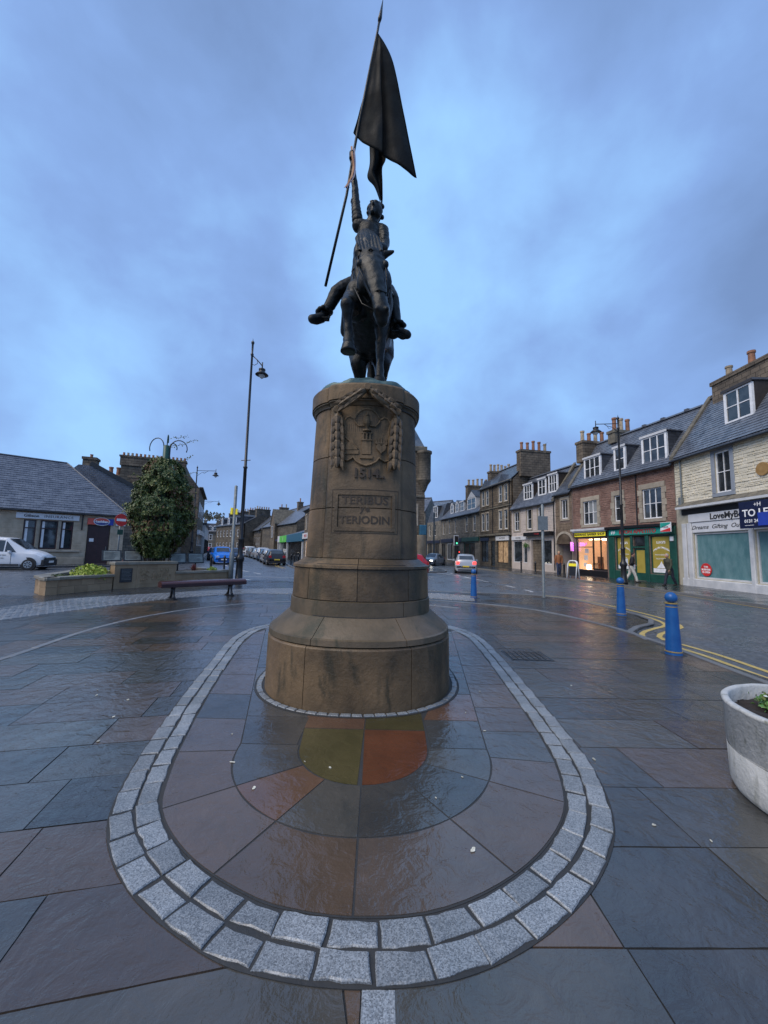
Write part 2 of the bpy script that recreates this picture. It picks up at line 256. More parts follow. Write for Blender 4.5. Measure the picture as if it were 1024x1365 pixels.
# ------------------------------------------------------------------ mesh helpers
LAST = [None]
class MB:
    def __init__(s): s.v = []; s.f = []; s.mi = []
    def add(s, vs, fs, mi=0):
        b = len(s.v); s.v.extend([tuple(p) for p in vs]); s.f.extend([tuple(i + b for i in f) for f in fs]); s.mi.extend([mi] * len(fs)); return s
    def box(s, x0, x1, y0, y1, z0, z1, mi=0):
        return s.add([(x0, y0, z0), (x1, y0, z0), (x1, y1, z0), (x0, y1, z0), (x0, y0, z1), (x1, y0, z1), (x1, y1, z1), (x0, y1, z1)],
                     [(0, 3, 2, 1), (4, 5, 6, 7), (0, 1, 5, 4), (1, 2, 6, 5), (2, 3, 7, 6), (3, 0, 4, 7)], mi)
    def bbox(s, x0, x1, y0, y1, z0, z1, c=.01, mi=0):      # box with its front (-y) and top edges chamfered
        return s.add([(x0, y1, z0), (x1, y1, z0), (x1, y1, z1), (x0, y1, z1), (x0, y0 + c, z0), (x1, y0 + c, z0), (x1, y0 + c, z1), (x0, y0 + c, z1),
                      (x0 + c, y0, z0 + c), (x1 - c, y0, z0 + c), (x1 - c, y0, z1 - c), (x0 + c, y0, z1 - c)],
                     [(0, 3, 2, 1), (0, 1, 5, 4), (1, 2, 6, 5), (2, 3, 7, 6), (3, 0, 4, 7), (4, 5, 9, 8), (5, 6, 10, 9), (6, 7, 11, 10), (7, 4, 8, 11), (8, 9, 10, 11)], mi)
    def prism(s, poly, z0, z1, c=0.0, mi=0):               # poly counter clockwise in xy; c chamfers the top edge
        n = len(poly); cx = sum(p[0] for p in poly) / n; cy = sum(p[1] for p in poly) / n
        vs = [(p[0], p[1], z0) for p in poly]; fs = [tuple(range(n))[::-1]]
        if c:
            vs += [(p[0], p[1], z1 - c) for p in poly]
            for p in poly:
                d = math.hypot(p[0] - cx, p[1] - cy) or 1; k = max(0, 1 - c * 1.3 / d); vs.append((cx + (p[0] - cx) * k, cy + (p[1] - cy) * k, z1))
            for i in range(n):
                j = (i + 1) % n; fs += [(i, j, n + j, n + i), (n + i, n + j, 2 * n + j, 2 * n + i)]
            fs.append(tuple(range(2 * n, 3 * n)))
        else:
            vs += [(p[0], p[1], z1) for p in poly]
            for i in range(n): j = (i + 1) % n; fs.append((i, j, n + j, n + i))
            fs.append(tuple(range(n, 2 * n)))
        return s.add(vs, fs, mi)
    def xprism(s, poly, x0, x1, mi=0):                     # poly in (y, z), extruded along x
        n = len(poly); vs = [(x0, p[0], p[1]) for p in poly] + [(x1, p[0], p[1]) for p in poly]
        fs = [tuple(range(n))[::-1], tuple(range(n, 2 * n))] + [(i, (i + 1) % n, n + (i + 1) % n, n + i) for i in range(n)]
        return s.add(vs, fs, mi)
    def yprism(s, poly, y0, y1, mi=0):                     # poly in (x, z), extruded along y
        n = len(poly); vs = [(p[0], y0, p[1]) for p in poly] + [(p[0], y1, p[1]) for p in poly]
        fs = [tuple(range(n)), tuple(range(n, 2 * n))[::-1]] + [(i, n + i, n + (i + 1) % n, (i + 1) % n) for i in range(n)]
        return s.add(vs, fs, mi)
    def tube(s, path, r, n=8, cap=True, mi=0):             # r: number or list
        path = [Vector(p) for p in path]; k = len(path); rs = r if isinstance(r, (list, tuple)) else [r] * k
        vs = []; up = Vector((0, 0, 1))
        prev = None
        for i, p in enumerate(path):
            t = (path[min(i + 1, k - 1)] - path[max(i - 1, 0)]).normalized()
            if prev is None:
                a = t.cross(up); a = t.cross(Vector((1, 0, 0))) if a.length < .05 else a
            else: a = prev - t * prev.dot(t)
            a.normalize(); prev = a; b = t.cross(a)
            for j in range(n):
                q = 2 * PI * j / n; vs.append(p + (a * math.cos(q) + b * math.sin(q)) * rs[i])
        fs = [(i * n + j, i * n + (j + 1) % n, (i + 1) * n + (j + 1) % n, (i + 1) * n + j) for i in range(k - 1) for j in range(n)]
        if cap: fs += [tuple(range(n))[::-1], tuple(range((k - 1) * n, k * n))]
        return s.add(vs, fs, mi)
    def lathe(s, prof, c=(0, 0, 0), n=16, mi=0):           # prof: (r, z) bottom to top
        vs = [(c[0] + r * math.cos(2 * PI * j / n), c[1] + r * math.sin(2 * PI * j / n), c[2] + z) for r, z in prof for j in range(n)]
        k = len(prof)
        fs = [(i * n + j, i * n + (j + 1) % n, (i + 1) * n + (j + 1) % n, (i + 1) * n + j) for i in range(k - 1) for j in range(n)]
        fs += [tuple(range(n))[::-1], tuple(range((k - 1) * n, k * n))]
        return s.add(vs, fs, mi)
    def build(s, name, m=None, parent=None, smooth=False, stuff=False, loc=None, rz=0):
        me = bpy.data.meshes.new(name); me.from_pydata(s.v, [], s.f)
        ms = m if isinstance(m, (list, tuple)) else [m]
        for q in ms: me.materials.append(M(q))
        if len(ms) > 1: me.polygons.foreach_set('material_index', s.mi)
        if smooth: me.polygons.foreach_set('use_smooth', [True] * len(me.polygons))
        me.update()
        o = bpy.data.objects.new(name, me); COL.objects.link(o)
        if parent: o.parent = parent
        if loc: o.location = loc
        if rz: o.rotation_euler.z = rz
        if stuff: o['kind'] = 'stuff'
        LAST[0] = o
        return o
def box(name, m, parent, *a, **k): return MB().box(*a).build(name, m, parent, **k)
def tag(o, label, cat, group=None):
    o['label'] = label; o['category'] = cat
    if group: o['group'] = group
    return o
def thing(name, label, cat, loc=(0, 0, 0), rz=0.0, group=None):
    o = bpy.data.objects.new(name, None); COL.objects.link(o); o.empty_display_size = .3
    o.location = loc; o.rotation_euler.z = rz; return tag(o, label, cat, group)
def structure(name, loc=(0, 0, 0)):
    o = bpy.data.objects.new(name, None); COL.objects.link(o); o.location = loc; o['kind'] = 'structure'; return o
KIDS = {}
def dup(root, loc, rz, label):
    def cp_(o, par):
        c = o.copy(); COL.objects.link(c)
        if par: c.parent = par
        for ch in list(o.children): cp_(ch, c)
        return c
    r = cp_(root, None); r.location = loc; r.rotation_euler.z = rz; r['label'] = label; return r

FONT = {}
def text(s, m, parent, loc, size, depth=.004, rot=(PI / 2, 0, 0), align='CENTER', sx=1.0, shear=0.0, name='lettering', bend=None, space=1.0, mapf=None, thick=0.0):
    cu = bpy.data.curves.new('t', 'FONT'); cu.body = s; cu.size = size; cu.extrude = depth; cu.align_x = align; cu.align_y = 'CENTER'; cu.shear = shear; cu.space_character = space; cu.resolution_u = 3; cu.offset = thick
    o = bpy.data.objects.new('t', cu); COL.objects.link(o); dg = bpy.context.evaluated_depsgraph_get()
    me = bpy.data.meshes.new_from_object(o.evaluated_get(dg)); bpy.data.objects.remove(o); bpy.data.curves.remove(cu)
    for v in me.vertices:
        v.co.x *= sx
        if bend: v.co.y += -bend * v.co.x * v.co.x
    Rm = Matrix.Rotation(rot[2], 4, 'Z') @ Matrix.Rotation(rot[0], 4, 'X')
    me.transform(Matrix.Translation(loc) @ Rm)
    if mapf:
        for v in me.vertices: v.co = mapf(v.co)
    me.materials.clear(); me.materials.append(M(m)); me.name = name
    ob = bpy.data.objects.new(name, me); COL.objects.link(ob); ob.parent = parent; return ob

def capsule(mb, p0, p1, r0, r1, n=12, flat=1.0, flatdir=None):
    """tapered round-ended limb from p0 to p1"""
    p0, p1 = Vector(p0), Vector(p1); d = (p1 - p0); l = d.length; d.normalize()
    pts = []; rs = []
    for i in range(5): a = PI / 2 * i / 5; pts.append(p0 - d * r0 * math.cos(a)); rs.append(max(r0 * math.sin(a), r0 * .05))
    pts.append(p0); rs.append(r0); pts.append(p1); rs.append(r1)
    for i in range(1, 6): a = PI / 2 * i / 5; pts.append(p1 + d * r1 * math.sin(a)); rs.append(max(r1 * math.cos(a), r1 * .05))
    b = len(mb.v); mb.tube(pts, rs, n)
    if flatdir is not None and flat != 1.0:
        fd = Vector(flatdir).normalized()
        for i in range(b, len(mb.v)):
            v = Vector(mb.v[i]); t = (v - p0).dot(d); q = p0 + d * t; w = v - q; k = w.dot(fd); v = v - fd * k * (1 - flat); mb.v[i] = tuple(v)
def chain(mb, pts, n=12, flat=1.0, flatdir=None):          # pts: (x, y, z, r)
    for a, b in zip(pts, pts[1:]): capsule(mb, a[:3], b[:3], a[3], b[3], n, flat, flatdir)
def ball(mb, c, r, sc=(1, 1, 1), n=12):
    prof = [(max(.02, math.sin(PI * i / 8)) * r, -math.cos(PI * i / 8) * r) for i in range(9)]
    b = len(mb.v); mb.lathe(prof, (0, 0, 0), n)
    for i in range(b, len(mb.v)): v = mb.v[i]; mb.v[i] = (c[0] + v[0] * sc[0], c[1] + v[1] * sc[1], c[2] + v[2] * sc[2])
def fuse(mb, voxel, name, m, parent=None, smooth_it=4, noise_amp=0, noise_sc=5):
    """voxel remesh: everything in mb becomes one continuous skin"""
    t = mb.build('tmp', m); r = t.modifiers.new('r', 'REMESH'); r.mode = 'VOXEL'; r.voxel_size = voxel; r.use_smooth_shade = True
    if smooth_it: s = t.modifiers.new('s', 'SMOOTH'); s.iterations = smooth_it; s.factor = .6
    dg = bpy.context.evaluated_depsgraph_get(); me = bpy.data.meshes.new_from_object(t.evaluated_get(dg)); bpy.data.objects.remove(t)
    if noise_amp:
        nrm = [Vector(q.vector) for q in me.vertex_normals]
        for v, q in zip(me.vertices, nrm): v.co += q * noise_amp * noise.noise(v.co * noise_sc)
    me.materials.clear(); me.materials.append(M(m)); me.polygons.foreach_set('use_smooth', [True] * len(me.polygons)); me.name = name
    o = bpy.data.objects.new(name, me); COL.objects.link(o)
    if parent: o.parent = parent
    return o

# ------------------------------------------------------------------ building helpers (local frame: x along the facade, y inward, z up)
def wall_mesh(mb, x0, x1, z0, z1, ops, y=0.0, rev=.16):
    xs = sorted({x0, x1, *[min(max(q, x0), x1) for o in ops for q in o[:2]]}); zs = sorted({z0, z1, *[min(max(q, z0), z1) for o in ops for q in o[2:4]]})
    for a, b in zip(xs, xs[1:]):
        for c, d in zip(zs, zs[1:]):
            mx_, mz = (a + b) / 2, (c + d) / 2
            if any(o[0] < mx_ < o[1] and o[2] < mz < o[3] for o in ops): continue
            mb.add([(a, y, c), (b, y, c), (b, y, d), (a, y, d)], [(0, 1, 2, 3)])
    for o in ops:
        a, b, c, d = o[:4]; e = y + rev
        mb.add([(a, y, c), (b, y, c), (b, y, d), (a, y, d), (a, e, c), (b, e, c), (b, e, d), (a, e, d)], [(0, 4, 5, 1), (1, 5, 6, 2), (2, 6, 7, 3), (3, 7, 4, 0)])
def masonry(parent, m, x0, x1, z0, z1, ops, hmin=.10, hmax=.2, lmin=.22, lmax=.55, y=0.0, proud=(.008, .035), name='rubble_stones', seed=3, gap=.012):
    """real stones bedded in courses on the wall face, joined into one part; they stop at the openings"""
    rd = random.Random(seed); mb = MB(); z = z0
    while z < z1 - .03:
        h = min(rd.uniform(hmin, hmax), z1 - z); x = x0
        if z1 - (z + h) < .05: h = z1 - z
        cuts = sorted([(o[0], o[1]) for o in ops if o[2] < z + h - .01 and o[3] > z + .01])
        free = []; cur = x0
        for a, b in cuts:
            if a > cur: free.append((cur, min(a, x1)))
            cur = max(cur, b)
        if cur < x1: free.append((cur, x1))
        for fa, fb in free:
            x = fa
            while x < fb - .02:
                l = rd.uniform(lmin, lmax)
                if fb - (x + l) < lmin * .5: l = fb - x
                p = rd.uniform(*proud); g = gap / 2; t = rd.uniform(-.018, .018) if hmin != hmax else 0
                xa, xb, za, zb = x + g, x + l - g, z + g, z + h - g; c = min(.02, h * .16, (xb - xa) * .3)
                if xb > xa and zb > za:
                    mb.add([(xa, y, za), (xb, y, za + t), (xb, y, zb + t), (xa, y, zb), (xa + c, y - p, za + c), (xb - c, y - p, za + c + t), (xb - c, y - p * rd.uniform(.7, 1.1), zb - c + t), (xa + c, y - p, zb - c)],
                           [(0, 1, 5, 4), (1, 2, 6, 5), (2, 3, 7, 6), (3, 0, 4, 7), (4, 5, 6, 7)])
                x += l
        z += h
    return mb.build(name, m, parent, stuff=True)
def slates(parent, m, x0, x1, ya, za, yb, zb, w=.26, rows=None, name='slates', seed=5, hip0=0.0, hip1=0.0):
    """overlapping slates on a slope from (ya, za) up to (yb, zb); hips narrow each end towards the top"""
    rd = random.Random(seed); mb = MB(); n = rows or max(4, int(math.hypot(yb - ya, zb - za) / .19)); L_ = math.hypot(yb - ya, zb - za); ny, nz = -(zb - za) / L_, (yb - ya) / L_
    for i in range(n):
        t0, t1 = i / n, min(1, (i + 1.15) / n); a0 = x0 + hip0 * t0; a1 = x1 - hip1 * t0; x = a0 - (w / 2 if i % 2 else 0)
        while x < a1:
            xa, xb = max(x, a0), min(x + w * rd.uniform(.985, 1), a1)
            if xb - xa > .03:
                k = .028 + rd.uniform(0, .010); d = rd.uniform(-.006, .006)
                p = [(xa, ya + (yb - ya) * t0 + ny * k, za + (zb - za) * (t0 + d * .1) + nz * k), (xb - .006, ya + (yb - ya) * t0 + ny * (k + d), za + (zb - za) * t0 + nz * (k + d)),
                     (xb - .006, ya + (yb - ya) * t1 + ny * .008, za + (zb - za) * t1 + nz * .008), (xa, ya + (yb - ya) * t1 + ny * .008, za + (zb - za) * t1 + nz * .008)]
                q = [(v[0], v[1] - ny * .02, v[2] - nz * .02) for v in p[:2]]
                mb.add(p + q, [(0, 1, 2, 3), (4, 5, 1, 0)])
            x += w
    return mb.build(name, m, parent, stuff=True)
def window(parent, x0, x1, z0, z1, y=.0, cols=1, rows=2, frame='white_frame', glass='glass', fw=.055, sill=None, surround=None, sw=.13, name='window', depth=.10, mul=None, quoins=False):
    """one window: frame (with glazing bars) as the part, each pane a sub-part"""
    mb = MB(); yf = y + depth
    mb.box(x0, x0 + fw, yf - .05, yf + .04, z0, z1); mb.box(x1 - fw, x1, yf - .05, yf + .04, z0, z1)
    mb.box(x0 + fw, x1 - fw, yf - .048, yf + .04, z0, z0 + fw * 1.2); mb.box(x0 + fw, x1 - fw, yf - .048, yf + .04, z1 - fw, z1)
    xs = [x0 + fw + (x1 - x0 - 2 * fw) * i / cols for i in range(cols + 1)]; zs = [z0 + fw * 1.2 + (z1 - z0 - 2.2 * fw) * i / rows for i in range(rows + 1)]
    bw = fw * (mul or .5)
    for q in xs[1:-1]: mb.box(q - bw / 2, q + bw / 2, yf - .040, yf + .03, z0 + fw * 1.2, z1 - fw)
    for q in zs[1:-1]:
        for a, b in zip(xs, xs[1:]): mb.box(a + (bw / 2 if a != xs[0] else 0), b - (bw / 2 if b != xs[-1] else 0), yf - .036, yf + .03, q - fw * .32, q + fw * .32)
    w = mb.build(name, frame, parent)
    for a, b in zip(xs, xs[1:]):
        for c, d in zip(zs, zs[1:]):
            g = glass if not isinstance(glass, list) else R_.choice(glass)
            MB().box(a, b, yf + .005, yf + .02, c, d).build('pane', g, w)
    if sill: MB().bbox(x0 - .08, x1 + .08, y - .07, y + .08, z0 - .13, z0 - .004, .015).build('sill', sill, parent)
    if surround:
        for k, (a, b, c, d) in enumerate([(x0 - sw, x0 - .004, z0, z1), (x1 + .004, x1 + sw, z0, z1)]):
            nq = max(2, int((d - c) / .38)) if quoins else 1
            for i in range(nq):
                ex = (.10 if (i % 2 == 0 and quoins) else 0)
                aa, bb = (a - ex, b) if k == 0 else (a, b + ex)
                MB().bbox(aa, bb, y - .045, y + .02, c + (d - c) * i / nq + .004, c + (d - c) * (i + 1) / nq - .004, .01).build('surround_stone', surround, parent)
        MB().bbox(x0 - sw, x1 + sw, y - .048, y + .02, z1 + .004, z1 + sw * 1.4, .01).build('lintel', surround, parent)
        if not sill: MB().bbox(x0 - sw, x1 + sw, y - .055, y + .02, z0 - sw * .9, z0 - .004, .01).build('sill', surround, parent)
    return w
def chimney(parent, x0, x1, y0, y1, z0, z1, pots, m='stone_brown', pm=('pot_buff', 'pot_red'), ph=.75, along='y', pr=.15):
    MB().box(x0, x1, y0, y1, z0, z1).box(x0 - .07, x1 + .07, y0 - .07, y1 + .07, z1 - .12, z1 + .10).build('chimney', m, parent); c = LAST[0]
    for i in range(pots):
        t = (i + .5) / pots; p = (x0 + (x1 - x0) * t, (y0 + y1) / 2, z1 + .10) if along == 'x' else ((x0 + x1) / 2, y0 + (y1 - y0) * t, z1 + .10)
        h = ph * R_.uniform(.8, 1.15)
        MB().lathe([(pr, 0), (pr * .82, h * .12), (pr * .74, h * .85), (pr * .95, h * .86), (pr * .92, h)], p, 10).build('chimney_pot', R_.choice(pm), c, smooth=False)
    return c
def gable_body(parent, w, depth, eave, ridge, m, ry=None, x0=0.0, y0=.2, over=.25):
    """solid carcass behind the front wall with its two gables, and two roof slabs"""
    ry = ry or depth / 2
    MB().xprism([(y0, 0), (y0, eave), (ry, ridge), (depth, eave), (depth, 0)], x0 + .002, x0 + w - .002).build('gable_wall', m, parent)
def roof_slabs(parent, w, depth, eave, ridge, m='slate', ry=None, x0=0.0, over=.22, th=.10, skew=None, ridge_m='lead'):
    ry = ry or depth / 2; k = (ridge - eave) / ry; kb = (ridge - eave) / (depth - ry)
    MB().xprism([(-over, eave - over * k + .02), (-over, eave - over * k + .02 + th), (ry, ridge + .02 + th), (ry, ridge + .02)], x0, x0 + w).xprism([(ry, ridge + .02), (ry, ridge + .02 + th), (depth + over, eave - over * kb + th), (depth + over, eave - over * kb)], x0, x0 + w).build('roof', m, parent)
    rf = LAST[0]
    MB().xprism([(ry - .16, ridge + .06 + th - .04), (ry, ridge + .18 + th), (ry + .16, ridge + .02 + th)], x0, x0 + w).build('ridge_tiles', ridge_m, rf)
    MB().tube([(x0, -over - .05, eave - over * k), (x0 + w, -over - .05, eave - over * k)], .07, 8).build('gutter', 'gutter_black', parent)
    if skew:
        for xx in skew:
            MB().xprism([(-over, eave - over * k + .10), (-over, eave - over * k + .32), (ry, ridge + .38), (ry, ridge + .14)], xx - .15, xx + .15).build('skew_coping', 'cope_stone', parent)
    return rf
def dormer(parent, x0, x1, z0, z1, slope, eave, y0=.15, cols=2, rows=2, cheek='slate_dark', frame='white_frame', pitched=False, fascia='white_dirty', glass='glass', cap=.10):
    """slope: rise per metre inward of the main roof"""
    yf = max(y0, (z0 - .12 - eave) / slope); yb = (z1 + .25 - eave) / slope
    mb = MB(); prof = [(yf, z0 - .12), (yf, z1 + .12), (yb, z1 + .12)]
    mb.xprism([(yf + .05, z0 - .10), (yf + .05, z1 + .12), (yb + .2, z1 + .12), (yf + .3, z0 - .10)], x0 - .10, x1 + .10)
    d = mb.build('dormer', cheek, parent)
    if pitched:
        xm = (x0 + x1) / 2; h = (x1 - x0) * .42
        MB().yprism([(x0 - .2, z1 + .10), (x1 + .2, z1 + .10), (xm, z1 + .12 + h)], yf - .08, yb + 1.0).build('dormer_roof', 'slate_dark', d)
        MB().yprism([(x0 - .05, z1 + .10), (x1 + .05, z1 + .10), (xm, z1 + h * .9)], yf - .10, yf - .082).build('dormer_gable', fascia, d)
    else:
        MB().box(x0 - .18, x1 + .18, yf - .12, yb + .3, z1 + .122, z1 + .122 + cap).build('dormer_roof', 'lead', d)
        MB().box(x0 - .16, x1 + .16, yf - .15, yf - .122, z1 + .05, z1 + .20).build('fascia', fascia, d)
    w = MB(); fw = .06; yw = yf - .02
    w.box(x0 - .08, x0 + fw, yw - .06, yw + .06, z0 - .06, z1 + .05); w.box(x1 - fw, x1 + .08, yw - .06, yw + .06, z0 - .06, z1 + .05); w.box(x0 + fw, x1 - fw, yw - .055, yw + .06, z0 - .06, z0 + .05); w.box(x0 + fw, x1 - fw, yw - .055, yw + .06, z1 - .03, z1 + .05)
    xs = [x0 + fw + (x1 - x0 - 2 * fw) * i / cols for i in range(cols + 1)]; zs = [z0 + .05 + (z1 - z0 - .08) * i / rows for i in range(rows + 1)]
    for q in xs[1:-1]: w.box(q - .035, q + .035, yw - .05, yw + .05, z0 + .05, z1 - .03)
    for q in zs[1:-1]:
        for a, b in zip(xs, xs[1:]): w.box(a + (.035 if a != xs[0] else 0), b - (.035 if b != xs[-1] else 0), yw - .045, yw + .05, q - .022, q + .022)
    w.build('window_frame', frame, d)
    for a, b in zip(xs, xs[1:]):
        for c, e in zip(zs, zs[1:]): MB().box(a, b, yw - .012, yw + .01, c, e).build('pane', glass, d)
    return d
def downpipe(parent, x, z0, z1, y=-.08, m='gutter_black', r=.045): MB().tube([(x, y, z0), (x, y, z1)], r, 8).build('downpipe', m, parent)

# ------------------------------------------------------------------ ground
def clip(poly, a, b):           # keep the left side of a->b
    out = []; n = len(poly)
    def sd_(p): return (b[0] - a[0]) * (p[1] - a[1]) - (b[1] - a[1]) * (p[0] - a[0])
    for i in range(n):
        p, q = poly[i], poly[(i + 1) % n]; sp_, sq = sd_(p), sd_(q)
        if sp_ >= 0: out.append(p)
        if sp_ * sq < 0: t = sp_ / (sp_ - sq); out.append((p[0] + (q[0] - p[0]) * t, p[1] + (q[1] - p[1]) * t))
    return out
def area(p): return sum(p[i][0] * p[(i + 1) % len(p)][1] - p[(i + 1) % len(p)][0] * p[i][1] for i in range(len(p))) / 2
def spline(pts, n=8, closed=False):
    out = []; k = len(pts)
    rng = range(k) if closed else range(k - 1)
    for i in rng:
        g_ = (lambda j: pts[j % k]) if closed else (lambda j: pts[min(max(j, 0), k - 1)])
        p0, p1, p2, p3 = g_(i - 1), g_(i), g_(i + 1), g_(i + 2)
        for s in range(n):
            t = s / n; out.append(tuple(.5 * ((2 * b) + (-a + c) * t + (2 * a - 5 * b + 4 * c - d) * t * t + (-a + 3 * b - 3 * c + d) * t ** 3) for a, b, c, d in zip(p0, p1, p2, p3)))
    if not closed: out.append(tuple(pts[-1]))
    return out
def resample(pts, step, closed=False):
    P = [Vector(p) for p in pts] + ([Vector(pts[0])] if closed else []); ls = [(b - a).length for a, b in zip(P, P[1:])]; T = sum(ls); n = max(2, round(T / step)); out = []
    i = 0; acc = 0
    for k in range(n + (0 if closed else 1)):
        d = T * k / n
        while i < len(ls) - 1 and acc + ls[i] < d: acc += ls[i]; i += 1
        out.append(P[i].lerp(P[i + 1], min(1, max(0, (d - acc) / ls[i]))))
    return out
def offset(pts, d, closed=False):
    n = len(pts); out = []
    for i, p in enumerate(pts):
        a = pts[(i - 1) % n] if closed or i > 0 else p; b = pts[(i + 1) % n] if closed or i < n - 1 else p
        t = Vector((b[0] - a[0], b[1] - a[1])).normalized(); out.append((p[0] - t[1] * d, p[1] + t[0] * d))
    return out

gr = structure('ground'); MB().add([(-1500, -300, -.16), (1500, -300, -.16), (1500, 2500, -.16), (-1500, 2500, -.16)], [(0, 1, 2, 3)]).build('soil_sheet', 'hill_green', gr)
road = structure('road')
mb = MB(); nx = 30
mb.add([(-70, -12, -.055), (60, -12, -.055), (60, 190, -.055), (-90, 190, -.055)], [(0, 1, 2, 3)]); mb.build('road_surface', 'asphalt', road)

PLZ = [(-8.2, -1.6), (4.4, -1.6), (4.9, 2.5), (5.02, 5.2), (5.17, 7.35), (5.1, 9.0), (4.45, 11.07), (3.3, 12.1), (1.86, 12.7), (-.5, 13.5), (-3.0, 13.85), (-4.9, 13.4), (-6.54, 11.6), (-7.5, 9.5), (-7.95, 8)]
plaza = structure('pavement')
MB().prism(PLZ, -.15, -.006).build('mortar_bed', 'joint', plaza)
# a slab of smooth asphalt footway between the plaza and the carriageway on the right, and behind the cobbles on the left
def sheet(name, poly, z0, z1, m, parent): return MB().prism(poly, z0, z1).build(name, m, parent)
fw_ = structure('asphalt_footway')
sheet('footway_surface', [(4.3, -2), (5.0, -2), (5.2, 2.5), (5.28, 5.4), (5.3, 7.2), (5.25, 8.2), (5.75, 8.8), (6.6, 9.55), (7.15, 11.6), (6.95, 13.9), (6.3, 15.2), (4.5, 15.6), (1.8, 15.9), (-1.5, 16.2), (-3.4, 16.6), (-4.2, 19.2), (-6.6, 19.6), (-7.2, 18.1), (-8.6, 15.9), (-9.9, 14.0), (-10.6, 11.8), (-11.6, 11.9), (-12.3, 10.5), (-12.0, -2), (-8, -2), (-7.8, 8), (-5, 13), (-1, 13.2), (1.8, 12.4), (4.4, 10.9), (4.9, 8)], -.15, -.012, 'asphalt_smooth', fw_)

ZL = -.05
flags = []
def grid(ang, ox, oy, rows, side, seed, cols=('flag_blue', 'flag_blue', 'flag_brown', 'flag_purple', 'flag_grey', 'flag_dark')):
    rd = random.Random(seed); ca, sa = math.cos(ang), math.sin(ang)
    v = rows[0]
    for k in range(len(rows) - 1):
        v0, v1 = rows[k], rows[k + 1]; u = -14 + rd.uniform(0, 1)
        while u < 14:
            l = rd.choice((.55, .7, .85, 1.0, 1.2)) * rd.uniform(.95, 1.05); g = .0042
            q = [(u + g, v0 + g), (u + l - g, v0 + g), (u + l - g, v1 - g), (u + g, v1 - g)]
            p = [(ox + a * ca - b * sa, oy + a * sa + b * ca) for a, b in q]
            u += l
            p = clip(p, (-.045, -3), (-.045, 20)) if side < 0 else clip(p, (-.015 if False else .065, 20), (.065, -3))
            for i in range(len(PLZ)):
                if len(p) < 3: break
                p = clip(p, PLZ[i], PLZ[(i + 1) % len(PLZ)])
            if len(p) < 3 or abs(area(p)) < .012: continue
            cx = sum(a[0] for a in p) / len(p); cy = sum(a[1] for a in p) / len(p)
            if cy < -1.6 or (cy < .4 and abs(cx) < 6 and cy < 0 and abs(cx) > 3): continue
            # hidden under the monument and under the inner paving
            if ((cx + .1) / 1.15) ** 2 + ((cy - 5.0) / 2.6) ** 2 < .55: continue
            flags.append((p, cx, cy, rd))
    return
# keep: side<0 is x < -.045 ; the clip helper keeps the left of its line
grid(math.radians(13), 0, 0, [-2.2 + .49 * i for i in range(36)], -1, 11)
grid(math.radians(1.2), 0, 0, [-1.55 + .545 * i for i in range(30)], 1, 12)
def rough_edge(p, amp, step):
    """worn edge: points added along each side and nudged a little"""
    out = []; n = len(p)
    for i in range(n):
        a, b = Vector(p[i]), Vector(p[(i + 1) % n]); k = max(1, min(7, int((b - a).length / step)))
        for j in range(k):
            q = a.lerp(b, j / k)
            if j: q = q + Vector((R_.uniform(-amp, amp), R_.uniform(-amp, amp)))
            out.append(tuple(q))
    return out
flags.sort(key=lambda f: math.hypot(f[1], f[2] + .5))
def flag_mat(cx, cy, rd):
    if cx < 0 and cy > 7: return rd.choice(('flag_dark', 'flag_brown', 'flag_purple', 'flag_dark'))
    if cx > 0 and cy > 8: return rd.choice(('flag_brown', 'flag_purple', 'flag_blue', 'flag_dark'))
    return rd.choice(('flag_blue', 'flag_blue', 'flag_grey', 'flag_dark', 'flag_brown', 'flag_purple'))
rest = {}
for i, (p, cx, cy, rd) in enumerate(flags):
    m_ = flag_mat(cx, cy, rd); dz = rd.uniform(-.0016, .0016)
    if i < 250:
        MB().prism(rough_edge(p, .0022, .09) if i < 90 else p, -.03, dz).build('paving_stone', m_, plaza)
    else: rest.setdefault(m_, MB()).prism(p, -.03, dz)
allr = MB(); rm = sorted(rest)
for k, q in enumerate(rm): allr.add(rest[q].v, rest[q].f, k)
allr.build('paving_stones', rm, plaza, stuff=True)
# granite strip that runs on towards the viewer from the foot of the ring
for k in range(9):
    y1 = 1.575 - k * .30; MB().prism([(-.04, y1 - .29), (.082, y1 - .29), (.082, y1), (-.04, y1)], -.03, .002, .004).build('granite_sett', 'granite', plaza)

# the oval of granite setts round the monument and the radial paving inside it
OV = [(0, 1.57), (-.35, 1.59), (-.68, 1.68), (-1.15, 1.95), (-1.52, 2.33), (-1.72, 2.78), (-1.88, 3.35), (-2.10, 4.24), (-2.38, 5.6), (-2.62, 7.0), (-2.5, 8.0), (-1.7, 8.85), (-.4, 9.2), (.8, 9.05), (1.55, 8.45), (1.88, 7.5), (1.86, 6.0), (1.77, 4.6), (1.71, 3.75), (1.62, 3.05), (1.43, 2.48), (1.12, 2.08), (.74, 1.79), (.36, 1.62)]
OVs = [tuple(p) for p in spline(OV, 10, True)]                 # clockwise seen from above -> inward is +normal side
cen = (-.25, 5.2)
if area(OVs) > 0: OVs = OVs[::-1]
def inset(d): return offset(OVs, -d, True)
ring = thing('sett_ring', 'oval double band of pale grey granite setts laid round the monument', 'stone ring')
o_out, o_in = inset(0.0), inset(.262)
if abs(area(o_in)) > abs(area(o_out)): inset = lambda d: offset(OVs, d, True); o_in = inset(.262)
MB().prism(OVs[::-1], -.02, .0045).build('mortar_bed', 'joint', ring)
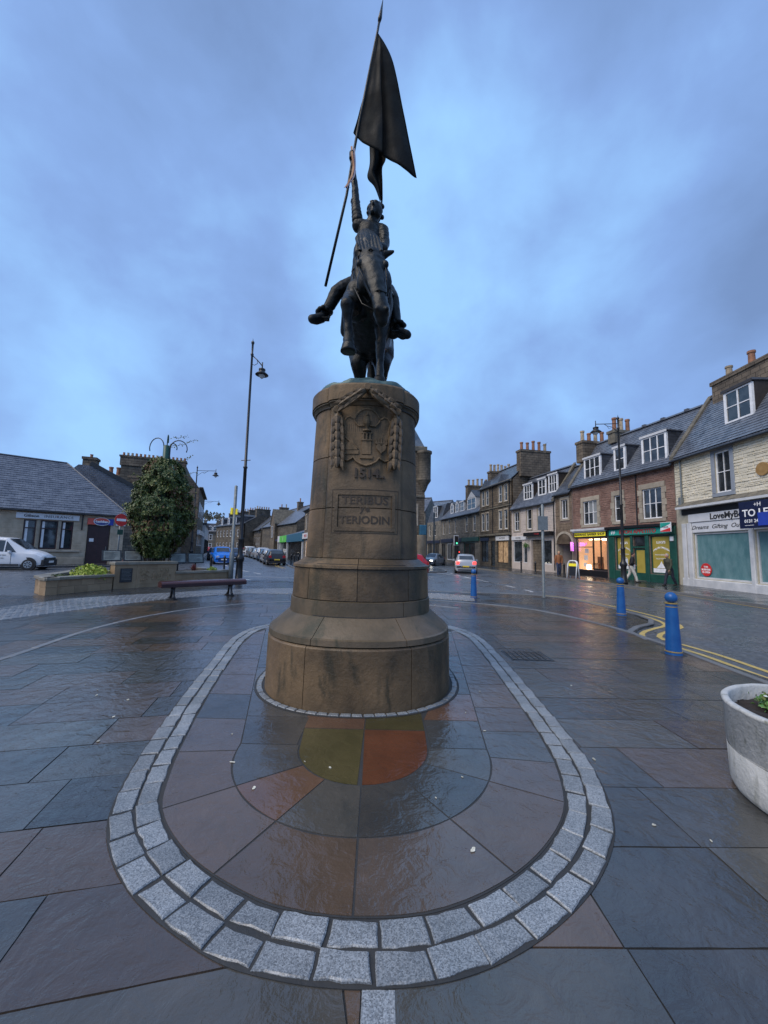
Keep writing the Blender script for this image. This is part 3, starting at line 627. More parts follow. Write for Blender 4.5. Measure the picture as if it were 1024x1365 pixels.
def bandstones(pa, pb, name, m, parent, z, rd, step=.245, c=.005, gap=.008, jit=.004, closed=True, maxparts=300):
    A, B = resample(pa, step, closed), None
    n = len(A)
    T = [Vector(p) for p in pb]
    Bq = resample(pb, step, closed)
    k = len(A); Bn = []
    P = [Vector(p) for p in pb] + ([Vector(pb[0])] if closed else [])
    for a in A:
        best = None
        for s, e in zip(P, P[1:]):
            d = e - s; t = max(0, min(1, (a - s).dot(d) / max(1e-9, d.dot(d)))); q = s + d * t; w = (q - a).length
            if best is None or w < best[0]: best = (w, q)
        Bn.append(best[1])
    cnt = k if closed else k - 1
    for i in range(cnt):
        a0, a1, b1, b0 = A[i], A[(i + 1) % k], Bn[(i + 1) % k], Bn[i]
        cx = (a0 + a1 + b0 + b1) / 4
        def sh(p): 
            d = cx - p; l = d.length; return p + d * (gap / l) + Vector((rd.uniform(-jit, jit), rd.uniform(-jit, jit)))
        poly = [tuple(sh(q)) for q in (a0, a1, b1, b0)]
        if area(poly) < 0: poly = poly[::-1]
        if jit > .006: poly = rough_edge(poly, .0045, .045)
        MB().prism(poly, -.02, z + rd.uniform(-.003, .003), c).build(name, m, parent)
rd = random.Random(5)
bandstones(inset(.006), inset(.126), 'granite_sett', 'granite', ring, .014, rd, .235, jit=.008)
rr_ = inset(.136); rr_ = rr_[6:] + rr_[:6]
bandstones(rr_, inset(.256), 'granite_sett', 'granite', ring, .014, rd, .225, jit=.008)
radial = structure('inner_paving')
IN = inset(.268)
MB().prism(IN if area(IN) > 0 else IN[::-1], -.01, .007).build('mortar_bed', 'joint', radial)
C0 = Vector((-.12, 3.3))
def arc(r, a0, a1, n=8, rx=1.0): return [(C0.x + r * rx * math.cos(math.radians(a0 + (a1 - a0) * i / n)), C0.y + r * math.sin(math.radians(a0 + (a1 - a0) * i / n))) for i in range(n + 1)]
INc = IN if area(IN) > 0 else IN[::-1]
def ray_in(a):     # where the ray from C0 at angle a meets the inner edge of the ring
    d = Vector((math.cos(math.radians(a)), math.sin(math.radians(a)))); best = 1e9
    for i in range(len(INc)):
        p, q = Vector(INc[i]), Vector(INc[(i + 1) % len(INc)]); e = q - p; den = d.x * e.y - d.y * e.x
        if abs(den) < 1e-9: continue
        w = p - C0; t = (w.x * e.y - w.y * e.x) / den; s = (w.x * d.y - w.y * d.x) / den
        if t > 0 and 0 <= s <= 1: best = min(best, t)
    return best
def cell(poly, m_):
    if area(poly) < 0: poly = poly[::-1]
    n = len(poly); cx = Vector((sum(p[0] for p in poly) / n, sum(p[1] for p in poly) / n))
    pp = []
    for p in poly: d = cx - Vector(p); pp.append(tuple(Vector(p) + d * (.0075 / max(.05, d.length))))
    MB().prism(pp, -.005, .0095 + R_.uniform(-.0006, .0006)).build('paving_stone', m_, radial)
# two bright halves of the inner D
cell([(-.13, 3.60)] + [(-.12 - .545, 3.60)] + arc(.52, 180, 268.5, 9), 'flag_olive')
cell([(-.13, 3.60)] + arc(.52, 271, 360, 9) + [(.41, 3.60)], 'flag_red')
cell([(-.68, 3.60), (-.13, 3.60), (-.13, 4.2), (-.70, 4.2)], 'flag_rust'); cell([(-.13, 3.60), (.41, 3.60), (.42, 4.2), (-.13, 4.2)], 'flag_olive')
mids = [180, 214, 242, 271, 304, 334, 360]
mcol = ['flag_blue', 'flag_rust', 'flag_grey', 'flag_dark', 'flag_blue', 'flag_grey']
for a, b, m_ in zip(mids, mids[1:], mcol): cell(arc(.52, a, b, 6) + arc(1.0, b, a, 8), m_)
outs = [186, 214, 242, 271, 304, 334, 353]
ocol = ['flag_brown', 'flag_brown', 'flag_brown', 'flag_purple', 'flag_brown', 'flag_purple']
for a, b, m_ in zip(outs, outs[1:], ocol):
    q = []
    for i in range(9): t = b + (a - b) * i / 8; r = ray_in(t) - .004; q.append((C0.x + r * math.cos(math.radians(t)), C0.y + r * math.sin(math.radians(t))))
    cell(arc(1.0, a, b, 8) + q, m_)
# side strips beyond the arcs: between the mid line and the monument, and between the mid line and the ring
def side(y, s):    # mid line x at depth y
    return (-1.12 - (y - 3.3) * .26) if s < 0 else (.88 + (y - 3.3) * .115)
def inx(y, s):
    best = None
    for i in range(len(INc)):
        p, q = INc[i], INc[(i + 1) % len(INc)]
        if (p[1] - y) * (q[1] - y) <= 0 and p[1] != q[1]:
            x = p[0] + (q[0] - p[0]) * (y - p[1]) / (q[1] - p[1])
            if (s < 0 and x < 0) or (s > 0 and x > 0): best = x if best is None else (min(best, x) if s < 0 else max(best, x))
    return best
for s, ys in ((-1, [3.17, 3.75, 4.35, 5.0, 5.7, 6.5, 7.3, 8.1]), (1, [3.17, 3.62, 4.15, 4.85, 5.6, 6.4, 7.2, 8.0])):
    for k, (a, b) in enumerate(zip(ys, ys[1:])):
        xa, xb = inx(a, s), inx(b, s)
        aa = a if k else None
        p = [(side(a, s), a), (xa, a), ((xa + xb) / 2 + (0), (a + b) / 2), (xb, b), (side(b, s), b)] if k else [(side(3.3, s), 3.30), (C0.x + 1.0 * math.cos(math.radians(186 if s < 0 else 353)), C0.y + 1.0 * math.sin(math.radians(186 if s < 0 else 353))), (C0.x + ray_in(186 if s < 0 else 353) * math.cos(math.radians(186 if s < 0 else 353)), C0.y + ray_in(186 if s < 0 else 353) * math.sin(math.radians(186 if s < 0 else 353))), (xb, b), (side(b, s), b)]
        cell(p, R_.choice(('flag_purple', 'flag_brown', 'flag_purple', 'flag_blue')))
    for k, (a, b) in enumerate(zip([3.3, 3.82, 4.5, 5.3, 6.1, 7.0], [3.82, 4.5, 5.3, 6.1, 7.0, 7.9])):
        xi = (lambda y: (-.12 + s * .54) if y < 3.9 else (-.12 + s * .75))
        cell([(xi(a), a), (side(a, s), a), (side(b, s), b), (xi(b), b)], ('flag_blue', 'flag_rust' if s > 0 else 'flag_blue', 'flag_grey')[k % 3])
# ------- cobble band and pale channel, left and behind the monument
nearc = spline([(-8.6, 4.5), (-8.1, 6.6), (-7.77, 8.02), (-7.31, 9.48), (-6.54, 11.45), (-4.9, 13.33), (-3.04, 13.8), (-1, 13.9), (1.2, 13.55), (3.0, 12.9)], 8)
farc = spline([(-10.4, 4.5), (-9.9, 6.6), (-9.2, 9.0), (-9.0, 11.2), (-7.6, 12.9), (-5.42, 14.8), (-3.4, 15.75), (-1, 15.9), (1.3, 15.3), (3.3, 14.5)], 8)
cob = structure('cobbled_strip'); A = resample(nearc, .17); B = resample(farc, .17); n_ = min(len(A), len(B))
A = [Vector(p) for p in resample(nearc, 1e-6 + sum((Vector(a) - Vector(b)).length for a, b in zip(nearc, nearc[1:])) / 108)]; B = [Vector(p) for p in resample(farc, 1e-6 + sum((Vector(a) - Vector(b)).length for a, b in zip(farc, farc[1:])) / 108)]
bed = MB(); cm = MB(); rd = random.Random(9); n_ = min(len(A), len(B)); ROW = 11
for i in range(n_ - 1):
    bed.add([(*A[i], -.006), (*A[i + 1], -.006), (*B[i + 1], -.006), (*B[i], -.006)], [(0, 1, 2, 3)])
    for j in range(ROW):
        t0, t1 = j / ROW, (j + 1) / ROW; sft = (.5 if j % 2 else 0)
        p = [A[i].lerp(B[i], t0), A[i + 1].lerp(B[i + 1], t0), A[i + 1].lerp(B[i + 1], t1), A[i].lerp(B[i], t1)]
        d = (A[i + 1] - A[i]) * sft; p = [q + d for q in p]; c_ = sum(p, Vector((0, 0))) / 4
        p = [q + (c_ - q) * (.012 / (c_ - q).length) + Vector((rd.uniform(-.006, .006), rd.uniform(-.006, .006))) for q in p]; p = [tuple(q) for q in p]
        if area(p) < 0: p = p[::-1]
        cm.prism(p, -.02, .010 + rd.uniform(-.004, .004), .010)
bed.build('mortar_bed', 'joint', cob); cm.build('cobbles', 'cobble', cob, stuff=True)
pale = spline([(-5.0, 2.5), (-5.12, 5.36), (-5.40, 7.6), (-5.03, 9.52), (-4.04, 10.93), (-2.9, 11.7), (-1.2, 12.2), (.8, 12.0), (2.2, 11.2)], 8)
bandstones(pale, offset(pale, .10), 'channel_stone', 'concrete_kerb', thing('stone_channel', 'thin curved line of pale stones crossing the dark wet paving', 'stone edging'), .006, random.Random(2), .5, .004, .004, .001, closed=False)
kr = structure('kerb'); krp = spline([(4.62, -2), (4.85, 2.5), (4.98, 5.2), (5.17, 7.35), (5.12, 9.0), (4.45, 11.1), (3.3, 12.15), (1.86, 12.75), (.2, 13.3)], 8)
bandstones(krp, offset(krp, -.11), 'kerb_stone', 'concrete_kerb', kr, .010, random.Random(3), .8, .006, .003, .001, closed=False)
# manhole on the plaza right, drain cover
mh = thing('manhole_cover', 'dark square iron inspection cover set in the paving right of the monument', 'manhole cover', (2.3, 6.25, 0))
MB().box(-.32, .32, -.28, .28, -.01, .004).build('frame', 'iron_black', mh)
for i in range(7):
    for j in range(6): MB().box(-.29 + i * .084, -.29 + i * .084 + .062, -.25 + j * .085, -.25 + j * .085 + .062, .0045, .010).build('tread', 'flag_dark', mh)

# ------- right footway, island, left footways
def footway(name, outer, inner, z=.045, m='asphalt_smooth', kerb=True, kside=1):
    s = structure(name); mb = MB(); P = outer + inner[::-1]
    if area(P) < 0: P = P[::-1]
    mb.prism(P, -.1, z).build('footway_surface', m, s)
    if kerb:
        k = [tuple(q) for q in resample(outer, 1.0)]; q2 = offset(k, .13 * kside)
        for i in range(len(k) - 1):
            pl = [k[i], k[i + 1], q2[i + 1], q2[i]]; pl = pl if area(pl) > 0 else pl[::-1]
            MB().prism(pl, -.1, z + .008, .012).build('kerb_stone', 'concrete_kerb', s)
    return s
KR = spline([(13.1, -3), (13.1, 8), (13.2, 13), (13.4, 18), (13.0, 22), (12.1, 27.4), (11.2, 32), (9.6, 40), (8.3, 46), (6.3, 56), (4.2, 70), (2, 90)], 5)
footway('right_footway', KR, [(17.0, -3), (17.05, 13), (17.15, 22.3), (15.45, 31.3), (13.65, 40.7), (9.4, 62.9), (6, 80), (4, 90)], kside=1)
isl = [(-15.5, 60), (-10.9, 43.5), (-8.8, 36.5), (-7.2, 32), (-6.0, 30.2), (-3.5, 29.4), (1.5, 29.6), (4.4, 30.6), (5.3, 33), (5.2, 40), (4.4, 60)]
footway('island_footway', spline(isl, 4), [(-13.5, 60), (4.0, 60)], kside=-1)
footway('shop_footway_left', spline([(-32, 16.6), (-23.2, 24.6), (-18.8, 29.0), (-17.6, 31.5), (-18.4, 36), (-21, 44), (-26, 56), (-33, 72)], 4), [(-35, 19), (-26.1, 26.1), (-21, 31.2), (-20.5, 36), (-23, 46), (-28, 58), (-35, 73)], kside=1)

# ------- markings
def stripe(pts, w, name, m, parent, z=-.050, dash=None):
    P = [tuple(q) for q in resample(pts, .35)]; a, b = offset(P, w / 2), offset(P, -w / 2); mb = MB()
    n = len(P)
    for i in range(n - 1):
        if dash and (i * .35) % dash[0] > dash[1]: continue
        mb.add([(*a[i], z), (*a[i + 1], z), (*b[i + 1], z), (*b[i], z)], [(3, 2, 1, 0)])
    return mb.build(name, m, parent)
yl = spline([(5.05, -2), (5.32, 2.5), (5.40, 5.5), (5.50, 6.7), (5.44, 7.5)], 6)
stripe(offset(yl, .0), .10, 'yellow_line', 'yellow_paint', road); stripe(offset(yl, -.30), .10, 'yellow_line', 'yellow_paint', road)
hook = spline([(5.44, 7.5), (5.36, 8.0), (5.72, 8.6), (6.4, 9.15), (6.95, 9.6), (7.28, 10.6), (7.32, 12), (7.15, 13.8), (6.6, 15.2), (5.4, 15.75), (3.5, 15.9), (1.7, 16.15), (-1.5, 16.5)], 6)
stripe(hook, .10, 'yellow_line', 'yellow_paint', road); stripe(offset(hook, -.30)[4:], .10, 'yellow_line', 'yellow_paint', road)
kr2 = structure('footway_kerb'); hk = offset(hook, .16)
bandstones([tuple(q) for q in hk][3:], [tuple(q) for q in offset(hk, .12)][3:], 'kerb_stone', 'concrete_kerb', kr2, .0, random.Random(13), .8, .006, .004, .001, closed=False)
stripe(offset(KR, .28), .07, 'yellow_line', 'yellow_paint', road)
stripe([(5.9, 14.5), (6.6, 17.3), (6.3, 20.5), (5.5, 26.5), (5.3, 30.5), (5.2, 34)], .14, 'lane_line', 'road_paint', road, dash=(2.1, 1.3))
stripe([(6.25, 20.9), (5.4, 26.2), (4.2, 31)], .10, 'lane_line', 'road_paint', road)
stripe([(-12, 30.5), (-9.3, 26.6), (-7.6, 24.3)], .14, 'lane_line', 'road_paint', road, dash=(3.0, 2.0))
stripe([(-20, 46), (-16.3, 38.8), (-13.2, 33.0)], .14, 'lane_line', 'road_paint', road, dash=(4.0, 2.4))
stripe([(-9.6, 21.0), (-7.4, 20.2), (-5.5, 19.4), (-3.6, 18.9)], .30, 'give_way_line', 'road_paint', road, dash=(1.4, 1.1))
stripe([(-9.0, 22.2), (-6.0, 21.9), (-2, 21.9)], .12, 'lane_line', 'road_paint', road)
stripe([(-7.9, 31.6), (-9.4, 35), (-11.4, 41)], .08, 'yellow_line', 'yellow_paint', road); stripe([(-8.1, 31.5), (-9.6, 34.9), (-11.6, 41)], .08, 'yellow_line', 'yellow_paint', road)

# ------- pale fallen leaves scattered over the plaza
LF = [(-3.1, 4.4), (-3.0, 4.25), (-3.35, 4.55), (-2.6, 4.15), (-2.47, 3.75), (-1.83, 3.5), (-2.28, 3.3), (-1.25, 3.45), (-1.08, 3.02), (-.82, 2.72), (-.35, 2.98), (-2.3, 2.35), (.38, 2.66), (.52, 2.23), (.95, 3.62), (.86, 4.0), (1.15, 4.6), (1.66, 2.47), (2.1, 2.0), (1.9, 2.35), (2.6, 2.2), (3.1, 1.85), (-3.8, 8.4), (-3.6, 8.9), (-3.2, 8.2), (.6, 2.9), (1.7, 3.2), (2.35, 4.9), (-.55, 3.05), (-2.1, 5.1)]
rd = random.Random(21)
for k, (x, y) in enumerate(LF):
    s = rd.uniform(.007, .015); a = rd.uniform(0, 6.3); mb = MB(); pts = []; el = rd.uniform(.5, 1)
    for i in range(11): q = 2 * PI * i / 11; r = s * (1 + .3 * math.sin(2 * q + k) + rd.uniform(-.22, .22)); pts.append((r * math.cos(q) * 1.2, r * math.sin(q) * el))
    mb.prism(pts, 0, .0022); o = mb.build('fallen_leaf', 'leaf_pale', None, loc=(x, y, .0125 if ((x + .1) / 1.55) ** 2 + ((y - 5) / 3.5) ** 2 < 1 else .003), rz=a)
    tag(o, 'tiny pale fallen leaf lying flat on the wet paving', 'leaf', 'pale leaves scattered over the wet paving')

# ------------------------------------------------------------------ the monument
MC = Vector((-.27, 5.05))
mon = thing('monument_pedestal', 'tall brown sandstone pedestal with carved shield, garlands and 1514 date', 'monument', (0, 0, 0))
def outline(a, f, n=144, crease=.60, cd_=.022, lobe=.022, e=2.25):
    b = f * 1.55; pts = []
    for i in range(n):
        th = 2 * PI * i / n; s, c = math.sin(th), -math.cos(th)
        bb = f if c < 0 else b
        r = (abs(s / a) ** e + abs(c / bb) ** e) ** (-1 / e)
        x = r * s / a
        if c < .35:
            k = crease * (1.13 if x > 0 else 1); q = (abs(x) - k) / .030; r *= 1 - cd_ * math.exp(-q * q)
            if abs(x) < k: r *= 1 + lobe
        pts.append((MC.x + r * s, MC.y + r * c))
    return pts
NS = 144
def course(prof, name, m, joints=(-.60, .68), gap=.0035, **kw):
    """prof: [(z, a, f)...] bottom to top; split into blocks at the creases and at the sides"""
    ring_ = [outline(a, f, **kw) for z, a, f in prof]; zs = [p[0] for p in prof]
    a0 = prof[0][1]; base = ring_[0]; js = []
    for i in range(NS):
        x0 = (base[i][0] - MC.x) / a0; x1 = (base[(i + 1) % NS][0] - MC.x) / a0; front = base[i][1] < MC.y + .2
        for j in joints:
            if front and (x0 - j) * (x1 - j) <= 0 and i not in js: js.append(i)
    js += [NS // 4 + 8, NS // 2, 3 * NS // 4 - 8]; js = sorted(set(js))
    for a, b in zip(js, js[1:] + [js[0] + NS]):
        idx = list(range(a, b + 1)); mb = MB(); rows = []
        def pull(k, p, q):    # open the joints a little at both ends
            if k == 0: d = Vector(q) - Vector(p); return tuple(Vector(p) + d * min(.45, gap / max(d.length, 1e-4)))
            return p
        vs = []; k = len(idx)
        seq = [(zs[0], ring_[0], .80)] + [(z + (gap if i == 0 else (-gap if i == len(zs) - 1 else 0)), r, 1.0) for i, (z, r) in enumerate(zip(zs, ring_))] + [(zs[-1], ring_[-1], .80)]
        for zi, (z, r, sc_) in enumerate(seq):
            zz = seq[1][0] if zi == 0 else (seq[-2][0] if zi == len(seq) - 1 else z)
            row = [r[i % NS] for i in idx]
            row[0] = pull(0, row[0], row[1]); row[-1] = pull(0, row[-1], row[-2])
            vs += [(MC.x + (p[0] - MC.x) * sc_, MC.y + (p[1] - MC.y) * sc_, zz) for p in row]
        fs = [(r_ * k + i, r_ * k + i + 1, (r_ + 1) * k + i + 1, (r_ + 1) * k + i) for r_ in range(len(seq) - 1) for i in range(k - 1)]
        fs += [tuple(r_ * k for r_ in range(len(seq)))[::1], tuple(r_ * k + k - 1 for r_ in range(len(seq)))[::-1]]
        mb.add(vs, fs); o = mb.build(name, m, mon, smooth=False)
        for pl in o.data.polygons: pl.use_smooth = False
        # smooth round the curve, flat elsewhere
        o.data.shade_smooth() if hasattr(o.data, 'shade_smooth') else None
        md = o.modifiers.new('edges', 'EDGE_SPLIT'); md.split_angle = math.radians(14)
SH_ = [(1.50, .715, .690), (3.30, .655, .640)]
def shaft_af(z): t = min(1, max(0, (z - 1.5) / 1.8)); return .715 + (.655 - .715) * t, .690 + (.640 - .690) * t
course([(0, 1.12, 1.155), (.60, 1.11, 1.14), (.625, 1.09, 1.12)], 'base_block', 'sandstone', (-.43, .55), cd_=.0, lobe=.0)
course([(.63, 1.105, 1.135), (.69, 1.10, 1.13), (.70, 1.08, 1.10), (.86, .90, .90), (.875, .885, .885)], 'sloping_course', 'sandstone_dark', (-.36, .50), cd_=.0, lobe=.0)
course([(.86, .875, .86), (1.03, .868, .853), (1.04, .852, .838)], 'plinth_block', 'sandstone_dark', (.60,), cd_=.0, lobe=.0)
course([(1.042, .855, .842), (1.385, .845, .832)], 'plinth_block', 'sandstone', (-.66, .03, .68), cd_=.0, lobe=.0)
course([(1.388, .862, .850), (1.42, .860, .848), (1.445, .80, .79), (1.50, .735, .72)], 'capping_course', 'sandstone', (.03,), cd_=.012, lobe=.01)
for a, b in ((1.50, 2.075), (2.078, 2.69), (2.693, 3.30)): course([(a, *shaft_af(a)), (b, *shaft_af(b))], 'shaft_block', 'sandstone', (-.60, .68), cd_=.03, lobe=.045)
course([(3.295, .665, .65), (3.335, .685, .67), (3.345, .70, .69), (3.36, .70, .69)], 'moulding_course', 'sandstone_dark', (-.60, .68), cd_=.03, lobe=.045)
course([(3.362, .712, .70), (3.53, .712, .70), (3.56, .69, .68)], 'cornice_block', 'sandstone', (-.60, .68), cd_=.03, lobe=.045)
core = MB()
for z0, z1, a, f in ((0, .62, 1.08, 1.11), (.6, .88, .86, .87), (.86, 1.44, .83, .82), (1.4, 3.36, .64, .63), (3.3, 3.56, .68, .67)):
    core.prism(outline(a * .985, f * .985, cd_=.03, lobe=.02)[::1], z0, z1)
core.build('core', 'joint', mon)
_t = {}
def yfront(x, z):
    key = round(z, 2)
    if key not in _t: _t[key] = outline(*shaft_af(key), cd_=.03, lobe=.045, e=2.25)
    pts = _t[key]
    best = 1e9
    for i in range(-28, 28):
        p, q = pts[i % NS], pts[(i + 1) % NS]
        if (p[0] - x) * (q[0] - x) <= 0 and p[0] != q[0]: return p[1] + (q[1] - p[1]) * (x - p[0]) / (q[0] - p[0])
    return MC.y - .4
def onto(v): return Vector((v[0], yfront(v[0], min(3.28, v[2])) + v[1], v[2]))     # y of the input is the offset from the face
def relief(mb, name, m, parent, smooth=False):
    mb.v = [tuple(onto(v)) for v in mb.v]; return mb.build(name, m, parent, smooth)
CX = -.22
def strips(mb, x0, x1, y0, y1, z0, z1, n=8):
    for i in range(n): mb.box(x0 + (x1 - x0) * i / n, x0 + (x1 - x0) * (i + 1) / n, y0, y1, z0, z1)
# inscription panel
pn = MB(); strips(pn, CX - .35, CX + .35, -.014, .02, 2.225, 2.268, 14); strips(pn, CX - .35, CX + .35, -.014, .02, 1.812, 1.855, 14)
for s in (-1, 1): pn.box(*sorted((CX + s * .35, CX + s * .312)), -.014, .02, 1.855, 2.225)
fr = relief(pn, 'inscription_frame', 'sandstone', mon)
pn = MB(); strips(pn, CX - .385, CX + .385, -.004, .02, 2.285, 2.291, 14); strips(pn, CX - .385, CX + .385, -.004, .02, 1.785, 1.791, 14)
for s in (-1, 1): pn.box(*sorted((CX + s * .385, CX + s * .379)), -.004, .02, 1.791, 2.285)
relief(pn, 'inscription_groove', 'letter_stone', mon)
kw = dict(m='letter_stone', parent=fr, mapf=onto, depth=.003, thick=.0015)
text('TERIBUS', loc=(CX, -.003, 2.16), size=.125, sx=1.12, space=1.05, **kw); text('ye', loc=(CX, -.003, 2.065), size=.10, sx=1.1, space=1.2, **kw); text('TERIODIN', loc=(CX, -.003, 1.935), size=.125, sx=1.02, **kw)
text('1514..', 'letter_stone', mon, (CX + .035, -.012, 2.475), .155, depth=.012, mapf=onto, sx=1.0, thick=.004, name='date_numerals')
# shield
def shield_pts():
    p = []
    for i in range(13): a = math.radians(20 + 140 * i / 12); p.append((.155 * math.cos(a), 3.06 + .185 * math.sin(a)))
    L_ = [(-.17, 3.13), (-.20, 3.155), (-.245, 3.14), (-.275, 3.09), (-.262, 3.03), (-.25, 2.97), (-.262, 2.94), (-.285, 2.90), (-.275, 2.84), (-.27, 2.76), (-.285, 2.68), (-.262, 2.64), (-.215, 2.625), (-.17, 2.65), (-.15, 2.665), (-.12, 2.62), (-.06, 2.585), (0, 2.565)]
    p += L_; p += [(-x, z) for x, z in L_[::-1][1:]]
    return p
SP = shield_pts()
def inside(x, z, P):
    c = False; n = len(P)
    for i in range(n):
        (x1, z1), (x2, z2) = P[i], P[(i + 1) % n]
        if (z1 > z) != (z2 > z) and x < (x2 - x1) * (z - z1) / (z2 - z1) + x1: c = not c
    return c
pl = MB(); st = .0125
zc = 2.56
while zc < 3.26:
    xr = [x_ for x_ in [(-.30 + st * k) for k in range(48)] if inside(x_ + st / 2, zc + st / 2, SP)]
    for x_ in xr: pl.box(CX + x_, CX + x_ + st, -.016, .01, zc, zc + st)
    zc += st
sh = relief(pl, 'shield', 'sandstone', mon)
rim = MB(); Q = [(CX + x, -.018, z) for x, z in SP]; rim.tube(Q + [Q[0]], .012, 6); relief(rim, 'shield_rim', 'sandstone', sh, True)
d = MB()
d.lathe([(.012, 0), (.05, .02), (.045, .035), (.015, .05), (.022, .07), (.042, .11), (.045, .14), (.03, .18), (.014, .20), (.022, .215), (.014, .23), (.008, .25)], (CX, -.018, 2.955), 12)      # lamp
for s in (-1, 1): d.tube([(CX + s * .035, -.03, 3.04), (CX + s * .10, -.03, 3.035), (CX + s * .135, -.03, 3.075), (CX + s * .15, -.03, 3.11)], .009, 6)
d.box(CX - .062, CX + .062, -.035, .0, 2.945, 2.962); d.box(CX - .062, CX + .062, -.04, .0, 2.86, 2.875); d.box(CX - .052, CX + .052, -.03, .0, 2.70, 2.86)
for k in range(3): d.box(CX - .05 + k * .04, CX - .032 + k * .04, -.038, .0, 2.875, 2.945)
d.box(CX - .27, CX + .27, -.022, .0, 2.688, 2.696); d.box(CX - .075, CX + .075, -.036, .0, 2.648, 2.684); d.box(CX - .26, CX - .09, -.03, 0, 2.70, 2.745)
hp = []                                                    # heart
for i in range(20): a = 2 * PI * i / 20; hp.append((CX + .17 + .0040 * 16 * math.sin(a) ** 3 * .92, 2.775 + .0040 * (13 * math.cos(a) - 5 * math.cos(2 * a) - 2 * math.cos(3 * a) - math.cos(4 * a))))
d.yprism(hp[::-1], -.040, 0)
for k in range(5): x_ = CX + .115 + k * .0275; d.yprism([(x_ - .014, 2.835), (x_ + .014, 2.835), (x_ + .004 * (k - 2), 2.895 + (.02 if k == 2 else 0))], -.036, 0)
d.box(CX + .105, CX + .235, -.036, 0, 2.822, 2.836)
d.yprism([(CX - .25, 2.75), (CX - .10, 2.75), (CX - .12, 2.79), (CX - .17, 2.88), (CX - .24, 2.80)], -.034, 0); d.tube([(CX - .25, -.03, 2.90), (CX - .10, -.03, 2.77)], .008, 6)
relief(d, 'shield_charges', 'sandstone', sh)
g_ = MB()
for k in range(22):
    x_ = -.26 + k * .0245
    zt = 3.06 if abs(x_) > .16 else 3.18
    if abs(x_) > .05: g_.box(CX + x_, CX + x_ + .004, -.0175, -.01, 2.97, zt)
for k in range(9):
    z_ = 2.975 + k * .0245; w_ = .25 if z_ < 3.09 else .13; g_.box(CX - w_, CX - .05, -.0176, -.01, z_, z_ + .004); g_.box(CX + .05, CX + w_, -.0176, -.01, z_, z_ + .004)
relief(g_, 'diaper_lines', 'letter_stone', sh)
# garlands of laurel: each leaf a piece of its own
lm = MB(); lm.add([(0, 0, 0), (-.026, -.006, .045), (0, -.022, .05), (.026, -.006, .045), (-.020, -.004, .09), (0, -.020, .092), (.020, -.004, .09), (0, -.006, .135), (0, .015, .05), (0, .012, .1)],
                  [(0, 2, 1), (0, 3, 2), (1, 2, 5, 4), (2, 3, 6, 5), (4, 5, 7), (5, 6, 7), (0, 1, 8), (3, 0, 8), (1, 4, 9, 8), (3, 8, 9, 6), (4, 7, 9), (6, 9, 7)])
leaf0 = lm.build('laurel_leaf', 'sandstone', None); leafme = leaf0.data; bpy.data.objects.remove(leaf0)
def garland(p0, p1, wid, n, cornice=0.0):
    g = MB(); P0, P1 = Vector(p0), Vector(p1); pts = [P0.lerp(P1, i / 8) for i in range(9)]; 
    pts = [Vector((p.x, p.y, p.z - (.03 * math.sin(PI * i / 8) if cornice else 0))) for i, p in enumerate(pts)]
    W_ = [onto(p) for p in pts]; rs = [wid * (.55 + .45 * math.sin(PI * min(1, (i + 1.5) / 9))) * .62 for i in range(9)]
    g.tube(W_, rs, 10); go = g.build('garland', 'sandstone_dark', mon, True)
    dr = (W_[-1] - W_[0]).normalized(); cnt = 0
    for r in range(n):
        t = (r + .3) / n * .92; c = W_[0].lerp(W_[-1], t); wd = wid * (.7 + .3 * math.sin(PI * t))
        for k in (-1, 0, 1):
            o = bpy.data.objects.new('laurel_leaf', leafme); COL.objects.link(o); o.parent = go
            side_ = dr.cross(Vector((0, -1, 0))).normalized(); base = c + side_ * k * wd * .52 + Vector((0, -wid * (.62 if k == 0 else .40), 0)) - dr * (.03 if k == 0 else 0)
            zax = (dr + side_ * k * .16 + Vector((0, -.10, 0))).normalized(); yax = (Vector((0, 1, 0)) - zax * zax.y); yax = (yax + side_ * (-k) * .55).normalized(); xax = yax.cross(zax).normalized(); yax = zax.cross(xax)
            s = R_.uniform(.85, 1.1) * wid / .055 * .82
            o.matrix_local = Matrix.Translation(base) @ Matrix((xax, yax, zax)).transposed().to_4x4() @ Matrix.Scale(s, 4)
    return go
garland((CX - .345, -.05, 3.19), (CX - .325, -.04, 2.54), .086, 6); garland((CX + .345, -.05, 3.19), (CX + .325, -.04, 2.54), .086, 6)
garland((CX - .03, -.13, 3.43), (CX - .33, -.12, 3.24), .068, 4, 1); garland((CX + .03, -.13, 3.43), (CX + .33, -.12, 3.24), .068, 4, 1)
kn = MB()
for p in ((CX, -.15, 3.46), (CX - .355, -.09, 3.225), (CX + .355, -.09, 3.225)): c = onto(Vector(p)); b0 = len(kn.v); kn.tube([c + Vector((0, .12, 0)), c + Vector((0, -.01, 0)), c + Vector((0, -.02, 0))], [.045, .045, .036], 14)
kn.build('garland_boss', 'sandstone', mon)
# small setts hugging the foot of the pedestal
rg = thing('pedestal_edging', 'single row of small pale setts hugging the foot of the pedestal', 'stone edging')
oa = outline(1.215, 1.215, cd_=0, lobe=0); ob = outline(1.15, 1.158, cd_=0, lobe=0)
MB().prism(outline(1.235, 1.235, cd_=0, lobe=0), -.01, .0135).build('mortar_bed', 'joint', rg)
bandstones(oa, ob, 'edging_sett', 'granite', rg, .022, random.Random(6), .115, .006, .007, .004)

